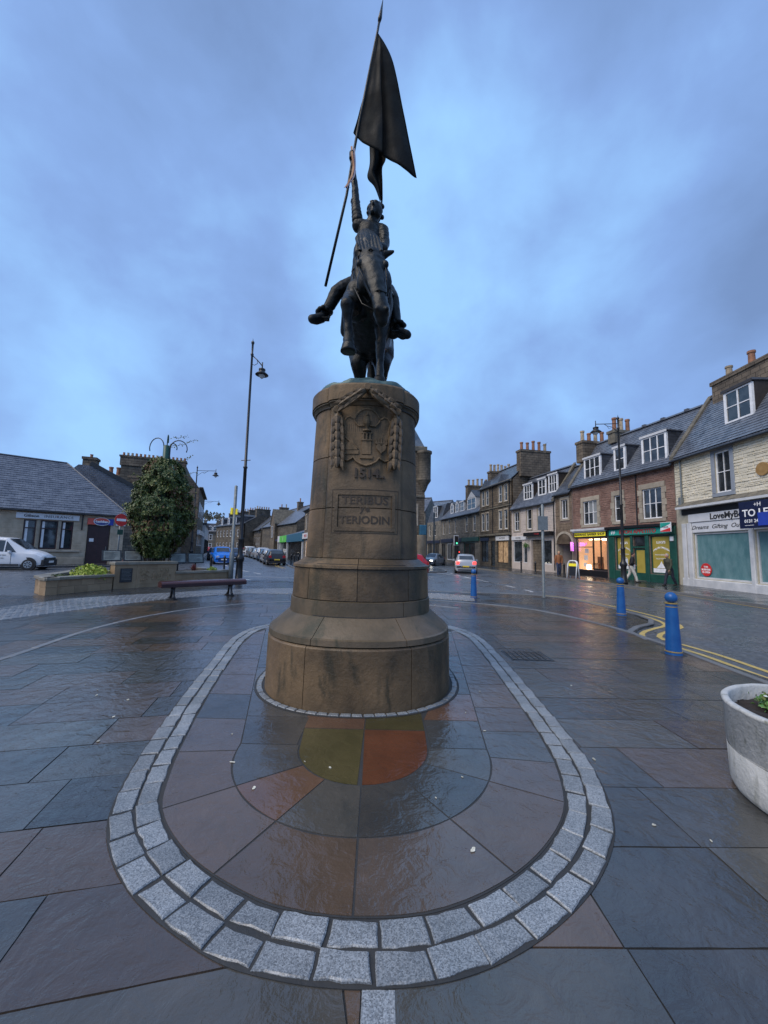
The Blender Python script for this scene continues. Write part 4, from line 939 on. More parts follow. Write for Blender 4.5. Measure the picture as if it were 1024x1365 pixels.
# ------------------------------------------------------------------ the bronze horseman
st = thing('horseman_statue', 'dark bronze horse and rider raising a flag on a pole, on top of the pedestal', 'statue', (MC.x, MC.y, 3.56))
def loc(o):                                                # world-built child placed under the statue's root
    o.matrix_parent_inverse = Matrix.Identity(4); o.data.transform(Matrix.Translation((-MC.x, -MC.y, -3.56))); return o
hx = -.27
mb = MB(); mb.prism(outline(.62, .60, cd_=0, lobe=0), 3.54, 3.66); ball(mb, (hx, 5.2, 3.60), .5, (1.10, 1.5, .45), 20)
for k in range(9): ball(mb, (hx + R_.uniform(-.42, .42), 4.75 + k * .17, 3.66), .16, (1.2, 1, .55))
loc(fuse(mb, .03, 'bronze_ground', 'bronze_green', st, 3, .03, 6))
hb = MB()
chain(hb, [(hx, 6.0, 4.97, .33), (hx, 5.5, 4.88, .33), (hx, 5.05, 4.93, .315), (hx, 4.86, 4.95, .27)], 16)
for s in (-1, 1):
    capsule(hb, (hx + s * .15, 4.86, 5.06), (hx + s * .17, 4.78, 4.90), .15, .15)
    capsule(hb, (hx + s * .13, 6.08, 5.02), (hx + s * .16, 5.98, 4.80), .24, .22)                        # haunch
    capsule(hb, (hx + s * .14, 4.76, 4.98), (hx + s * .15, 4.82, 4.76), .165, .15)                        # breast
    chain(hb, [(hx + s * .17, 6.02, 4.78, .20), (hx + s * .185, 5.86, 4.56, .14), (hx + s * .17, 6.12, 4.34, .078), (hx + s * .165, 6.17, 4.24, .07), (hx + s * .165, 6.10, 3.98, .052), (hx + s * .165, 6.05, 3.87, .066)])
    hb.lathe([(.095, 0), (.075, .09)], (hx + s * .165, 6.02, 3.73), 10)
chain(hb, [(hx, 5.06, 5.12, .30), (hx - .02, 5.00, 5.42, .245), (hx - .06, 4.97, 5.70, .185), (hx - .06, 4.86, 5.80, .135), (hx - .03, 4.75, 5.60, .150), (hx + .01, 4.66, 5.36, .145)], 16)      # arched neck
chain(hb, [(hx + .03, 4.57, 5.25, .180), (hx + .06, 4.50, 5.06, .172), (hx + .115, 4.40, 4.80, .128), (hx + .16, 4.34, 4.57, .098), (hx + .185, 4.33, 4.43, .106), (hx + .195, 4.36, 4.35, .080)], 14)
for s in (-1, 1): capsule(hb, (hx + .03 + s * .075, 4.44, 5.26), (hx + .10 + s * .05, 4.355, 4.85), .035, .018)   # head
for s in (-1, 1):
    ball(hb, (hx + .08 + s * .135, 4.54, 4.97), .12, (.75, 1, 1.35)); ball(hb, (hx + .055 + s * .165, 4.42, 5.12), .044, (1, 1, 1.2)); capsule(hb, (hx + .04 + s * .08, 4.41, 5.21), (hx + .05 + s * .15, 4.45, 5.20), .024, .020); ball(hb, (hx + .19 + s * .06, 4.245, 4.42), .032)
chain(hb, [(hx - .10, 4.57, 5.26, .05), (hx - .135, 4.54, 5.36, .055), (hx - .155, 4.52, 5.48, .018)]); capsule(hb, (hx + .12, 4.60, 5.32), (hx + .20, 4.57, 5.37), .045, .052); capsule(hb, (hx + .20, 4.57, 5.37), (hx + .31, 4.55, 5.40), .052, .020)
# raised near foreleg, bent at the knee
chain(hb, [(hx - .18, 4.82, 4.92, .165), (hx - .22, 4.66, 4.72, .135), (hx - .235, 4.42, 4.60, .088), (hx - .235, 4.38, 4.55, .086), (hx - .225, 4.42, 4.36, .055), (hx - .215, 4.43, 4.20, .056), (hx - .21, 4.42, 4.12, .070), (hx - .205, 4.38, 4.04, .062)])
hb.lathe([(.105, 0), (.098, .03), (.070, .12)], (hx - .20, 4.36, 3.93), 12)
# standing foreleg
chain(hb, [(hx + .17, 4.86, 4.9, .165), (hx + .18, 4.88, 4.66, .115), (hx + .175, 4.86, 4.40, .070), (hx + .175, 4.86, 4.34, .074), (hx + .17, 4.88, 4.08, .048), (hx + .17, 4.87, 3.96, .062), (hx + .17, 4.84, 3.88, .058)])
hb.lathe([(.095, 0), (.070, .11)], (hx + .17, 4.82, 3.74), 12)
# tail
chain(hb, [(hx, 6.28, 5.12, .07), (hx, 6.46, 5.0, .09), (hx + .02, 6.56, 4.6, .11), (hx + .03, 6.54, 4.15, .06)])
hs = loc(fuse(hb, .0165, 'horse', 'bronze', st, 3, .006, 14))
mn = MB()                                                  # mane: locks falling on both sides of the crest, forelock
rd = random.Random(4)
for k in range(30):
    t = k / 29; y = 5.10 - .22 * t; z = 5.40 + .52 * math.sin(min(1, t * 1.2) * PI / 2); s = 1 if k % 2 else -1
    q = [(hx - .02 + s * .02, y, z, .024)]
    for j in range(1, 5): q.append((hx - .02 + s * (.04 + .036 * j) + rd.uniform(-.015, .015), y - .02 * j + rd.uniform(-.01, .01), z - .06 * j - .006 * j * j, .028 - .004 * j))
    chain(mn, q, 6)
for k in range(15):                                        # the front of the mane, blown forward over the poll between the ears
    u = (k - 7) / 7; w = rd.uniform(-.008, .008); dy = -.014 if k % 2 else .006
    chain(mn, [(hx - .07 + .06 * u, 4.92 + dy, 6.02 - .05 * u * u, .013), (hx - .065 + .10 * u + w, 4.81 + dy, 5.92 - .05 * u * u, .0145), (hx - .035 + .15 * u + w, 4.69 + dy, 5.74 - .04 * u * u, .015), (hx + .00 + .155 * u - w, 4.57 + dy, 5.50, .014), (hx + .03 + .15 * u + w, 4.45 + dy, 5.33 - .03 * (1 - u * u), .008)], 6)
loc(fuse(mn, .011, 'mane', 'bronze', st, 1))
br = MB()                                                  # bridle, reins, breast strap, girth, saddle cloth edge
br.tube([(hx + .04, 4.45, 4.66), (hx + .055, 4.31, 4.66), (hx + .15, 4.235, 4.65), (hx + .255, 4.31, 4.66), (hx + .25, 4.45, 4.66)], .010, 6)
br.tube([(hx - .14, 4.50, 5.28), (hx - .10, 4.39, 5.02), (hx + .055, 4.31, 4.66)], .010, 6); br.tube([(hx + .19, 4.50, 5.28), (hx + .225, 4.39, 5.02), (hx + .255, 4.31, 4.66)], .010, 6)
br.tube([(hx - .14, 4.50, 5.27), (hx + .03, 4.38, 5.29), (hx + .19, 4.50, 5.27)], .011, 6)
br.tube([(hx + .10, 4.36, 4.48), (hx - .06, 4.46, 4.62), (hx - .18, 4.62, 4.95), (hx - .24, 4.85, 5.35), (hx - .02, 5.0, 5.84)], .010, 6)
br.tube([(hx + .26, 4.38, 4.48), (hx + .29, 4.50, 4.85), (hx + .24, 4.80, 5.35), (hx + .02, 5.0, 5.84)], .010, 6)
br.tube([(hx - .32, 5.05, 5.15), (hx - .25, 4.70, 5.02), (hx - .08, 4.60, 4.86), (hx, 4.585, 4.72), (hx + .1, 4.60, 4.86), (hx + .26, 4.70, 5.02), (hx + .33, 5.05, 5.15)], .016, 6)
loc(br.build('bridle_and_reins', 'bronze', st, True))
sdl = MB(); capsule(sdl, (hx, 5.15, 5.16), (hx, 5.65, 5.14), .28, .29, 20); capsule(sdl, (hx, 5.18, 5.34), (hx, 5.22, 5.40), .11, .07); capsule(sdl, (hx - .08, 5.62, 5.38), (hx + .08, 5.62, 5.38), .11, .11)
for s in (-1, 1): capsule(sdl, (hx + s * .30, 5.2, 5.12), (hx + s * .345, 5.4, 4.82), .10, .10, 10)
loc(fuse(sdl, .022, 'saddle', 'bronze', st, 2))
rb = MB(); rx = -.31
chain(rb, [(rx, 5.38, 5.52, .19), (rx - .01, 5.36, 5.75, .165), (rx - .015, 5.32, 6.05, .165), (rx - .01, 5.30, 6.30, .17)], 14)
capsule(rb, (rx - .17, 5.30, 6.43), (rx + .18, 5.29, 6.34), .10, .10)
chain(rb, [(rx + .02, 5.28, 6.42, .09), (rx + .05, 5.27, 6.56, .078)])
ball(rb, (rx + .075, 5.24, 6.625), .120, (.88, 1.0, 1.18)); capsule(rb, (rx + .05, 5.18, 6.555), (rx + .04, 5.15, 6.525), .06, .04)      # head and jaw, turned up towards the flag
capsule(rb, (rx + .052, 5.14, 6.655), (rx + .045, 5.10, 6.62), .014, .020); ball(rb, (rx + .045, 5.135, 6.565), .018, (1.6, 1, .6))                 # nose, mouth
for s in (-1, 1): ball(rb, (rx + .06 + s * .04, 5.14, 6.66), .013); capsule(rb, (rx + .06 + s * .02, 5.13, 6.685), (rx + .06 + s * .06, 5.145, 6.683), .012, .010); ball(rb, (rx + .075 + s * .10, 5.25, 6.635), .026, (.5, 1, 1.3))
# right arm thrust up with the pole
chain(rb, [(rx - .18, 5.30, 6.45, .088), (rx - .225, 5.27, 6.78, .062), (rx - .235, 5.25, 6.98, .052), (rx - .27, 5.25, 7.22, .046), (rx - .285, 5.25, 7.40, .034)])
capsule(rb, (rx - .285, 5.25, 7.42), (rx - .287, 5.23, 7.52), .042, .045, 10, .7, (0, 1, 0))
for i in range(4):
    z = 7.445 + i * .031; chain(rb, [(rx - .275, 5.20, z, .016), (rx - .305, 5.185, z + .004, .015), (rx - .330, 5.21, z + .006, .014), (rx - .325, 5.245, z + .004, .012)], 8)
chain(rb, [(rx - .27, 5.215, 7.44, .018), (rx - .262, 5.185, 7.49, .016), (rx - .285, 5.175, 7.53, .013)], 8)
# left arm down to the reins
chain(rb, [(rx + .18, 5.29, 6.34, .090), (rx + .235, 5.24, 6.12, .072), (rx + .22, 5.18, 5.98, .062), (rx + .12, 5.06, 5.92, .050), (rx + .06, 4.99, 5.90, .036)])
capsule(rb, (rx + .055, 4.985, 5.90), (rx + .03, 4.94, 5.90), .042, .042, 10, .7, (1, 0, 0))
for i in range(4): chain(rb, [(rx + .055 - i * .006, 4.94, 5.935 - i * .026, .015), (rx + .03 - i * .006, 4.915, 5.93 - i * .026, .014), (rx - .0, 4.93, 5.925 - i * .026, .012)], 8)
chain(rb, [(rx + .05, 4.96, 5.94, .017), (rx + .025, 4.93, 5.965, .013)], 8)
# legs astride, straight down into the stirrups
RL = [(rx - .12, 5.32, 5.50, .155), (rx - .33, 5.22, 5.36, .125), (rx - .44, 5.14, 5.24, .098), (rx - .52, 5.14, 5.06, .082), (rx - .60, 5.12, 4.90, .062)]
LL = [(rx + .12, 5.32, 5.50, .155), (rx + .29, 5.22, 5.32, .120), (rx + .36, 5.14, 5.16, .095), (rx + .40, 5.14, 4.94, .080), (rx + .445, 5.12, 4.72, .060)]
chain(rb, RL); chain(rb, LL)
for (x, y, z), s in (((rx - .63, 5.08, 4.82), -1), ((rx + .465, 5.08, 4.63), 1)): chain(rb, [(x, y, z, .072), (x + s * .05, y - .06, z - .06, .074), (x + s * .10, y - .12, z - .10, .062)], 12)
loc(fuse(rb, .0115, 'rider', 'bronze', st, 2, .005, 18))
cl = MB()                                                  # tunic skirt, sleeve folds, boot cuffs, hair
for k in range(16):
    a = 2 * PI * k / 16; c_, s_ = math.cos(a), math.sin(a)
    chain(cl, [(rx + .15 * c_, 5.35 + .13 * s_, 5.80, .040), (rx + .22 * c_, 5.35 + .20 * s_, 5.62, .048), (rx + .29 * c_ + .01 * math.sin(3 * a), 5.33 + .27 * s_, 5.42, .042)], 8)
for k in range(6): ball(cl, (rx - .19 - .008 * k, 5.28, 6.50 + .060 * k), .086 - .004 * k + (.008 if k == 5 else 0), (1, 1, .8))
for k in range(6): ball(cl, (rx + .195 + .007 * k, 5.27 - .008 * k, 6.34 - .052 * k), .090 - .003 * k, (1, 1, .75))
for k in range(13): u = (k - 6) / 6; chain(cl, [(rx + .03 + .10 * u, 5.175 + .05 * u * u, 6.38, .014), (rx + .02 + .12 * u, 5.15 + .06 * u * u, 6.15, .019), (rx + .01 + .15 * u, 5.14 + .08 * u * u, 5.88, .022), (rx + .0 + .20 * u, 5.10 + .10 * u * u, 5.62, .024), (rx + .0 + .24 * u, 5.06 + .12 * u * u, 5.42, .020)], 6)
loc(fuse(cl, .012, 'tunic', 'bronze', st, 1, .006, 20))
for (x, y, z) in ((rx - .60, 5.12, 4.93), (rx + .44, 5.12, 4.76)):
    bc = MB()
    for k in range(12): a = 2 * PI * k / 12; ball(bc, (x + .095 * math.cos(a), y + .09 * math.sin(a), z + .015 * math.sin(3 * a)), .036, (1, 1, .9))
    for s in (-1, 1): bc.tube([(x + s * .09 + (.03 if x < rx else -.01), y - .02, z + .02), (x + s * .085, y - .07, z - .14)], .012, 6)
    bc.box(x - .09, x + .09, y - .13, y - .03, z - .165, z - .145)
    loc(fuse(bc, .012, 'boot_cuff', 'bronze', st, 1))
hr = MB()
for k in range(46):
    a = R_.uniform(0, 2 * PI); e = R_.uniform(-.3, 1.4); ball(hr, (rx + .085 + .118 * math.cos(a) * math.cos(e), 5.26 + .12 * math.sin(a) * math.cos(e) * (.25 if math.sin(a) < 0 else 1) + .03, 6.66 + .128 * math.sin(e)), .035)
loc(fuse(hr, .010, 'hair', 'bronze', st, 1))
po = MB(); PP = [(-.93, 5.25, 5.42), (-.67, 5.25, 6.88), (-.59, 5.22, 7.50), (-.51, 5.22, 8.10), (-.28, 5.22, 9.63), (-.25, 5.22, 9.86)]
po.tube(PP, [.020, .020, .020, .020, .018, .018], 10); po.tube([(-.255, 5.22, 9.83), (-.245, 5.22, 9.90), (-.235, 5.22, 9.97), (-.205, 5.22, 10.24)], [.022, .032, .026, .004], 8)
loc(po.build('flag_pole', 'bronze', st, True))
def interp(c, t):
    n = len(c) - 1; k = min(n - 1, int(t * n)); f = t * n - k; return (c[k][0] + (c[k + 1][0] - c[k][0]) * f, c[k][1] + (c[k + 1][1] - c[k][1]) * f)
def cloth(mb, Lc, Rc, y, amp, waves, th=.022, rows=26, cols=16, ph=0, bow=0):
    Lc, Rc = spline(Lc, 6), spline(Rc, 6); V = []
    for s in (0, 1):
        for i in range(rows + 1):
            t = i / rows; l, r = interp(Lc, t), interp(Rc, t)
            for j in range(cols + 1):
                u = j / cols; ed = math.sin(PI * u) ** .4 if 0 < u < 1 else 0
                yy = y + amp * math.sin(waves * PI * u + ph + t * .8) * (.3 + .7 * t) + bow * math.sin(PI * u) + (th * ed if s else 0) + .01 * noise.noise(Vector((u * 4, t * 7, y)))
                V.append((l[0] + (r[0] - l[0]) * u, yy, l[1] + (r[1] - l[1]) * u - .03 * math.sin(PI * u) * t))
    C = cols + 1; off = (rows + 1) * C; Fs = []
    for i in range(rows):
        for j in range(cols):
            a = i * C + j; Fs += [(a, a + 1, a + C + 1, a + C), (off + a, off + a + C, off + a + C + 1, off + a + 1)]
        a = i * C; Fs += [(a, a + C, off + a + C, off + a), (a + cols, off + a + cols, off + a + C + cols, a + C + cols)]
    for j in range(cols): Fs += [(j, off + j, off + j + 1, j + 1), (rows * C + j, rows * C + j + 1, off + rows * C + j + 1, off + rows * C + j)]
    mb.add(V, Fs)
fl = MB()
cloth(fl, [(-.28, 9.63), (-.41, 8.79), (-.51, 8.27), (-.60, 7.88)], [(-.225, 9.50), (-.19, 8.73), (-.15, 8.09), (-.14, 7.52)], 5.20, .025, 1.6)
cloth(fl, [(-.27, 9.62), (-.24, 8.80), (-.20, 8.15), (-.16, 7.62)], [(-.26, 9.70), (-.03, 9.24), (.16, 8.34), (.38, 7.24)], 5.27, .035, 1.8, ph=1.0)
cloth(fl, [(-.37, 8.0), (-.35, 7.61), (-.38, 7.36), (-.26, 7.19), (-.17, 6.94)], [(-.13, 7.88), (-.10, 7.65), (-.15, 7.49), (-.14, 7.23), (-.13, 6.94)], 5.40, .06, 2.4, ph=2.0)
loc(fl.build('flag', 'bronze_shaded', st, True))
for nm, c, off in (('ribbon', 'ribbon_orange', 0), ('ribbon', 'ribbon_blue', .035)):
    r_ = MB(); base = [(-.615 + off, 5.19, 7.62 - off), (-.60 + off, 5.17, 7.46), (-.575 + off * .6, 5.18, 7.28), (-.60 + off, 5.17, 7.10), (-.665, 5.19, 6.98 - off), (-.69 + off * 2, 5.18, 6.93)]
    pts = spline(base, 4)
    for a, b in zip(pts, pts[1:]): r_.add([(a[0] - .014, a[1], a[2]), (a[0] + .014, a[1] - .008, a[2]), (b[0] + .014, b[1] - .008, b[2]), (b[0] - .014, b[1], b[2]), (a[0] - .014, a[1] + .004, a[2]), (a[0] + .014, a[1] - .004, a[2]), (b[0] + .014, b[1] - .004, b[2]), (b[0] - .014, b[1] + .004, b[2])], [(0, 1, 2, 3), (4, 7, 6, 5), (0, 3, 7, 4), (1, 5, 6, 2)])
    loc(r_.build(nm, c, st))

# ------------------------------------------------------------------ street furniture
def bollard(x, y, label):
    b = thing('bollard', label, 'bollard', (x, y, -.012), 0, 'blue bollards with ball tops and gold bands')
    MB().lathe([(.125, 0), (.122, .02), (.120, .035), (.118, .05), (.112, .09), (.085, .80), (.083, .83)], n=28).build('shaft', 'bollard_blue', b, True)
    MB().lathe([(.094, .835), (.094, .85)], n=28).lathe([(.125, .055), (.125, .072)], n=28).lathe([(.086, .78), (.088, .795)], n=28).build('gold_band', 'gold_band', b, True)
    MB().lathe([(.04, .85)] + [(.092 * math.sin(PI * (i + 1) / 13), .935 - .092 * math.cos(PI * (i + 1) / 13)) for i in range(12)], n=28).build('ball_top', 'bollard_blue', b, True)
    MB().lathe([(.225, 0), (.21, .010), (.15, .012)], n=24).build('base_ring', 'joint', b, True)
    for o in b.children: 
        md = o.modifiers.new('e', 'EDGE_SPLIT'); md.split_angle = math.radians(40)
    return b
b0 = bollard(4.86, 6.56, 'nearest blue bollard with ball top, on the paving beside the yellow line hook')
dup(b0, (6.50, 10.62, -.012), .4, 'middle blue bollard with ball top, at the corner of the asphalt footway')
dup(b0, (3.24, 13.8, -.012), .9, 'farthest blue bollard, standing right of the pedestal with a car behind it')

def black_post(x, y, lab): 
    p = MB().lathe([(.085, 0), (.085, .06), (.065, .09), (.06, .80), (.085, .82), (.085, .86), (.06, .90), (.05, .97), (.015, 1.0)], n=12).build('iron_bollard', 'iron_black', None, True, loc=(x, y, .045)); tag(p, lab, 'bollard', 'small black iron bollards'); return p
for q, w in (((-7.35, 33.6), 'nearest'), ((-8.05, 35.2), 'middle'), ((-8.9, 37.6), 'farthest')): black_post(*q, w + ' of three small black bollards on the kerb right of the black car')
for q, w in (((-10.9, 24.6), 'left'), ((-10.3, 25.2), 'right')): black_post(*q, w + ' one of two short black posts in front of the blue car')
for q, w in (((11.3, 31.6), 'short dark bollard at the kerb before the white shopfront of the pale house'), ((11.75, 29.8), 'short dark bollard at the kerb before the dark doorway of the pale house'), ((12.6, 26.9), 'short dark bollard between the man in tan and the pavement board')): black_post(*q, w)

def lamp_post(x, y, h, rz, label, arm=.55, z=0.0, kind='bracket'):
    l = thing('street_lamp', label, 'street lamp', (x, y, z), rz, 'black street lamps with hanging lanterns')
    MB().lathe([(.20, 0), (.20, .10), (.165, .14), (.15, .60), (.145, .95), (.19, 1.0), (.20, 1.10), (.16, 1.18), (.115, 1.26), (.105, 1.9), (.13, 1.94), (.13, 1.98), (.085, 2.06), (.075, h * .45), (.10, h * .45 + .03), (.10, h * .45 + .08), (.066, h * .45 + .12), (.050, h - .9), (.075, h - .85), (.075, h - .8), (.045, h - .75), (.05, h - .30), (.075, h - .26), (.075, h - .18), (.02, h - .13), (.004, h)], n=14).build('pole', 'iron_black', l, True)
    a = MB()
    if kind == 'bracket':
        ze = h - 1.45; a.tube([(0, 0, h - .85), (arm * .5, 0, h - 1.12), (arm, 0, ze)], .024, 8); a.tube([(0, 0, h - 1.3), (.16, 0, h - 1.38), (arm * .55, 0, h - 1.30), (arm * .5, 0, h - 1.14)], .014, 6); a.tube([(arm, 0, ze - .12), (arm, 0, ze + .18)], .03, 8)
        zt = ze - .12
    else:
        ze = h - .55; a.tube([(0, 0, ze), (arm, 0, ze)], .024, 8); a.tube([(arm, 0, ze - .16), (arm, 0, ze + .20)], .026, 8); a.tube([(0, 0, ze - .55), (arm * .25, 0, ze - .2), (arm * .5, 0, ze - .12), (arm * .62, 0, ze)], .016, 6); a.tube([(arm * .5, 0, ze - .12), (arm * .4, 0, ze - .3), (arm * .3, 0, ze - .22)], .012, 6)
        zt = ze - .16
    a.build('bracket_arm', 'iron_black', l, True)
    for s in (-1, 1): MB().tube([(0, 0, h * .45 + .4), (s * .24, 0, h * .45 + .4)], .02, 6).build('banner_arm', 'iron_black', l)
    ln = MB().lathe([(.30, -.34), (.31, -.33), (.25, -.27), (.16, -.19), (.135, -.12), (.16, -.10), (.155, -.04), (.06, 0), (.03, .02)], (arm, 0, zt), 18).build('lantern', 'iron_black', l, True)
    MB().lathe([(.02, -.52), (.09, -.47), (.14, -.38), (.15, -.335)], (arm, 0, zt), 14).build('lamp_bowl', 'head_clear', ln, True)
    return l
lamp_post(-6.59, 17.84, 11.75, math.radians(-12), 'tall black street lamp standing beyond the red bench, left of the monument', .58)
lamp_post(13.75, 22.1, 9.9, math.radians(172), 'black street lamp on the right pavement in front of the green shopfront', 1.25, .045, 'straight')
lamp_post(-19.0, 38.3, 9.75, 0, 'black street lamp at the left kerb, nearer of the two along the far street', 1.9, 0, 'straight')
lamp_post(-28.3, 60, 9.2, 0, 'black street lamp at the left kerb, farther one beyond the blue car', 2.3, 0, 'straight')

# galvanised posts
p = thing('grey_pole', 'thin grey pole with a wider base and yellow box beside the black lamp post', 'pole', (-6.88, 17.62, -.012))
MB().lathe([(.105, 0), (.105, 1.35), (.07, 1.38), (.068, 4.42), (.03, 4.45)], n=12).build('post', 'galvanised', p, True); MB().box(-.16, -.08, -.09, .02, 3.1, 3.40).build('yellow_box', 'sign_yellow', p); MB().box(.08, .14, -.09, .02, 3.1, 3.36).build('yellow_box', 'sign_yellow', p)
p = thing('sign_pole', 'grey sign pole seen from behind on the asphalt footway right of the monument', 'sign', (5.95, 14.35, -.012))
MB().lathe([(.055, 0), (.05, .02), (.05, 3.45), (.02, 3.48)], n=12).build('post', 'galvanised', p, True); MB().box(-.20, .17, -.075, -.055, 2.50, 3.02).box(-.18, .15, -.056, -.048, 2.62, 2.66).build('sign_back', 'galvanised', p)
MB().lathe([(.14, 0), (.10, .02)], n=12).build('foot', 'joint', p)
ne = thing('no_entry_sign', 'red and white no entry sign turned side-on, on a grey post by the low wall', 'road sign', (-15.3, 22.3, -.05), math.radians(68))
MB().lathe([(.045, 0), (.045, 3.42)], n=10).build('post', 'galvanised', ne, True)
MB().tube([(0, -.07, 3.05), (0, -.055, 3.05)], .36, 28).build('disc', 'red_sign', ne); MB().box(-.27, .27, -.078, -.071, 2.98, 3.12).build('white_bar', 'text_white', ne); MB().box(-.16, .16, -.06, -.045, 2.2, 2.5).build('green_plate', 'pole_green', ne)

# bench: one long half-round maroon timber on two iron trestles
A_, B_ = Vector((-6.72, 11.9)), Vector((-5.12, 14.0)); 
A_, B_ = Vector((-6.36, 11.62)), Vector((-4.95, 13.0)); d_ = (B_ - A_); L_b = d_.length
bn = thing('bench', 'long dark red timber beam bench on two black iron trestles', 'bench', (A_.x, A_.y, 0), math.atan2(d_.y, d_.x))
def halfround(mb, x0, x1, yc, zc, r, n=14, rz_=.72):
    pr = [(yc + r * math.cos(PI * i / n), zc + r * rz_ * math.sin(PI * i / n)) for i in range(n + 1)] + [(yc - r, zc - .075), (yc - r + .02, zc - .095), (yc + r - .02, zc - .095), (yc + r, zc - .075)]
    return mb.xprism(pr[::-1], x0, x1)
halfround(MB(), -.24, L_b + .34, 0, .455, .21, rz_=.42).build('seat_beam', 'bench_maroon', bn, False)
MB().box(-.26, L_b + .23, -.20, -.212, .37, .45).build('seat_edge', 'maroon', bn)
for x_ in (.12, L_b - .12):
    for s in (-1, 1):
        MB().tube([(x_, s * .09, .36), (x_, s * .10, .24), (x_, s * .13, .10), (x_, s * .20, .02)], [.040, .032, .036, .05], 8).build('leg', 'iron_black', bn, True)
    MB().box(x_ - .05, x_ + .05, -.27, .27, -.01, .035).box(x_ - .03, x_ + .03, -.17, .17, .335, .362).build('trestle_bars', 'iron_black', bn)

# round concrete planter at the right edge
plx, ply = 3.05, 2.58
pt = thing('concrete_planter', 'big round whitish concrete planter with a chipped mossy rim', 'planter', (plx, ply, .0))
prof = [(.585, 0), (.612, .02), (.622, .05), (.629, .285), (.622, .292), (.630, .30), (.638, .57), (.646, .578), (.645, .592), (.635, .60), (.608, .60), (.600, .588), (.596, .45)]
o = MB().lathe(prof, n=72); k = len(prof); 
o.f = [f for f in o.f if len(f) == 4]
for i, v in enumerate(o.v): nn = noise.noise(Vector(v) * 3.0) * .006 + noise.noise(Vector(v) * 14) * .003; o.v[i] = (v[0] * (1 + nn), v[1] * (1 + nn), v[2] + (noise.noise(Vector(v) * 9) * .006 if v[2] > .5 else 0))
o.build('bowl', 'planter_concrete', pt, True)
MB().lathe([(.627, .279), (.6285, .288)], n=72).build('mould_seam', 'joint', pt)
sl = MB(); n_ = 26
for i in range(n_):
    for j in range(n_):
        x = -.61 + 1.22 * i / (n_ - 1); y = -.61 + 1.22 * j / (n_ - 1); sl.v.append((x, y, .50 + .05 * noise.noise(Vector((x * 5, y * 5, 3))) + .02 * noise.noise(Vector((x * 18, y * 18, 1)))))
for i in range(n_ - 1):
    for j in range(n_ - 1):
        a = i * n_ + j
        if max(math.hypot(sl.v[q][0], sl.v[q][1]) for q in (a, a + 1, a + n_, a + n_ + 1)) < .625: sl.f.append((a, a + n_, a + n_ + 1, a + 1)); sl.mi.append(0)
sl.build('soil', 'soil', pt, True)
def leaves(mb, n, gen, size, rd, mi=None):
    """n small folded leaves at points gen() -> (pos, outward dir)"""
    for k in range(n):
        p, d = gen(rd); s = size * rd.uniform(.6, 1.3); d = (Vector(d) + Vector((rd.gauss(0, .5), rd.gauss(0, .5), rd.gauss(0, .45)))).normalized(); a = d.cross(Vector((rd.gauss(0, 1), rd.gauss(0, 1), rd.gauss(0, 1)))).normalized(); b = d.cross(a)
        p = Vector(p); t = p + (a * .95 + d * .25) * s; w = b * s * .34; f = d * s * .10
        mb.add([p, p + (t - p) * .5 + w + f, t, p + (t - p) * .5 - w + f], [(0, 1, 2), (0, 2, 3)], rd.choice(mi) if mi else 0)
pg = thing('planter_plants', 'low green leafy bedding plants with small white petals growing in the round concrete planter', 'plants', (plx, ply, .52))
mb = MB(); rd = random.Random(8)
cl_ = [(rd.uniform(-.32, .42), rd.uniform(-.42, .40)) for _ in range(26)]
def gg(rd):
    c = rd.choice(cl_); r = abs(rd.gauss(0, .045)); a = rd.uniform(0, 6.3); return ((c[0] + r * math.cos(a), c[1] + r * math.sin(a), rd.uniform(-.02, .07)), (math.cos(a) * .6, math.sin(a) * .6, .8))
leaves(mb, 3600, gg, .035, rd, [0, 0, 0, 0, 1, 2]); mb.build('foliage', ['leaf_green', 'leaf_mid', 'leaf_dark'], pg)
mb = MB()
for k in range(16): c = rd.choice(cl_); mb.lathe([(.010, 0), (.014, .004), (.004, .008)], (c[0] + rd.uniform(-.05, .05), c[1] + rd.uniform(-.05, .05), .08), 7)
mb.build('petals', 'flower_white', pg)

# ------- raised bed wall with carved panel, left
WP = [Vector(p) for p in ((-11.35, 12.75), (-10.28, 11.92), (-9.66, 13.95), (-8.42, 15.85), (-6.95, 17.70))]
rw = thing('raised_bed_wall', 'low curved sandstone wall of a raised flower bed with plaque and carved panel', 'wall')
def wallrun(a, b, h, n, cope=.09, rows=2, th=.28, name='wall_stone', m_='wall_stone', lo=0):
    d = (b - a); L_ = d.length; t = d.normalized(); nn = Vector((-t.y, t.x))    # inward = left of travel
    for r in range(rows):
        z0, z1 = h * r / rows, h * (r + 1) / rows; off = .5 / n if r % 2 else 0; cuts = [0] + [min(1, (i + 1) / n - off) for i in range(n - 1 + (1 if off else 0))] + [1]; cuts = sorted(set(cuts))
        for u, v in zip(cuts, cuts[1:]):
            if v - u < .02: continue
            p, q = a + t * (L_ * u + .003), a + t * (L_ * v - .003); pr = R_.uniform(-.004, .004)
            poly = [tuple(p - nn * pr), tuple(q - nn * pr), tuple(q + nn * th), tuple(p + nn * th)]
            MB().prism(poly if area(poly) > 0 else poly[::-1], z0 + .003 - (.05 if r == 0 else 0), z1 - .003, .006).build(name, m_, rw)
    k = max(1, n // 2)
    for i in range(k):
        p, q = a + t * (L_ * i / k + .002 - (.03 if i == 0 else 0)), a + t * (L_ * (i + 1) / k - .002 + (.03 if i == k - 1 else 0))
        poly = [tuple(p - nn * .05), tuple(q - nn * .05), tuple(q + nn * (th + .04)), tuple(p + nn * (th + .04))]
        MB().prism(poly if area(poly) > 0 else poly[::-1], h, h + cope, .018).build('coping_stone', 'wall_cope', rw)
wallrun(WP[0], WP[1], .44, 2); wallrun(WP[1], WP[2], .44, 5); 
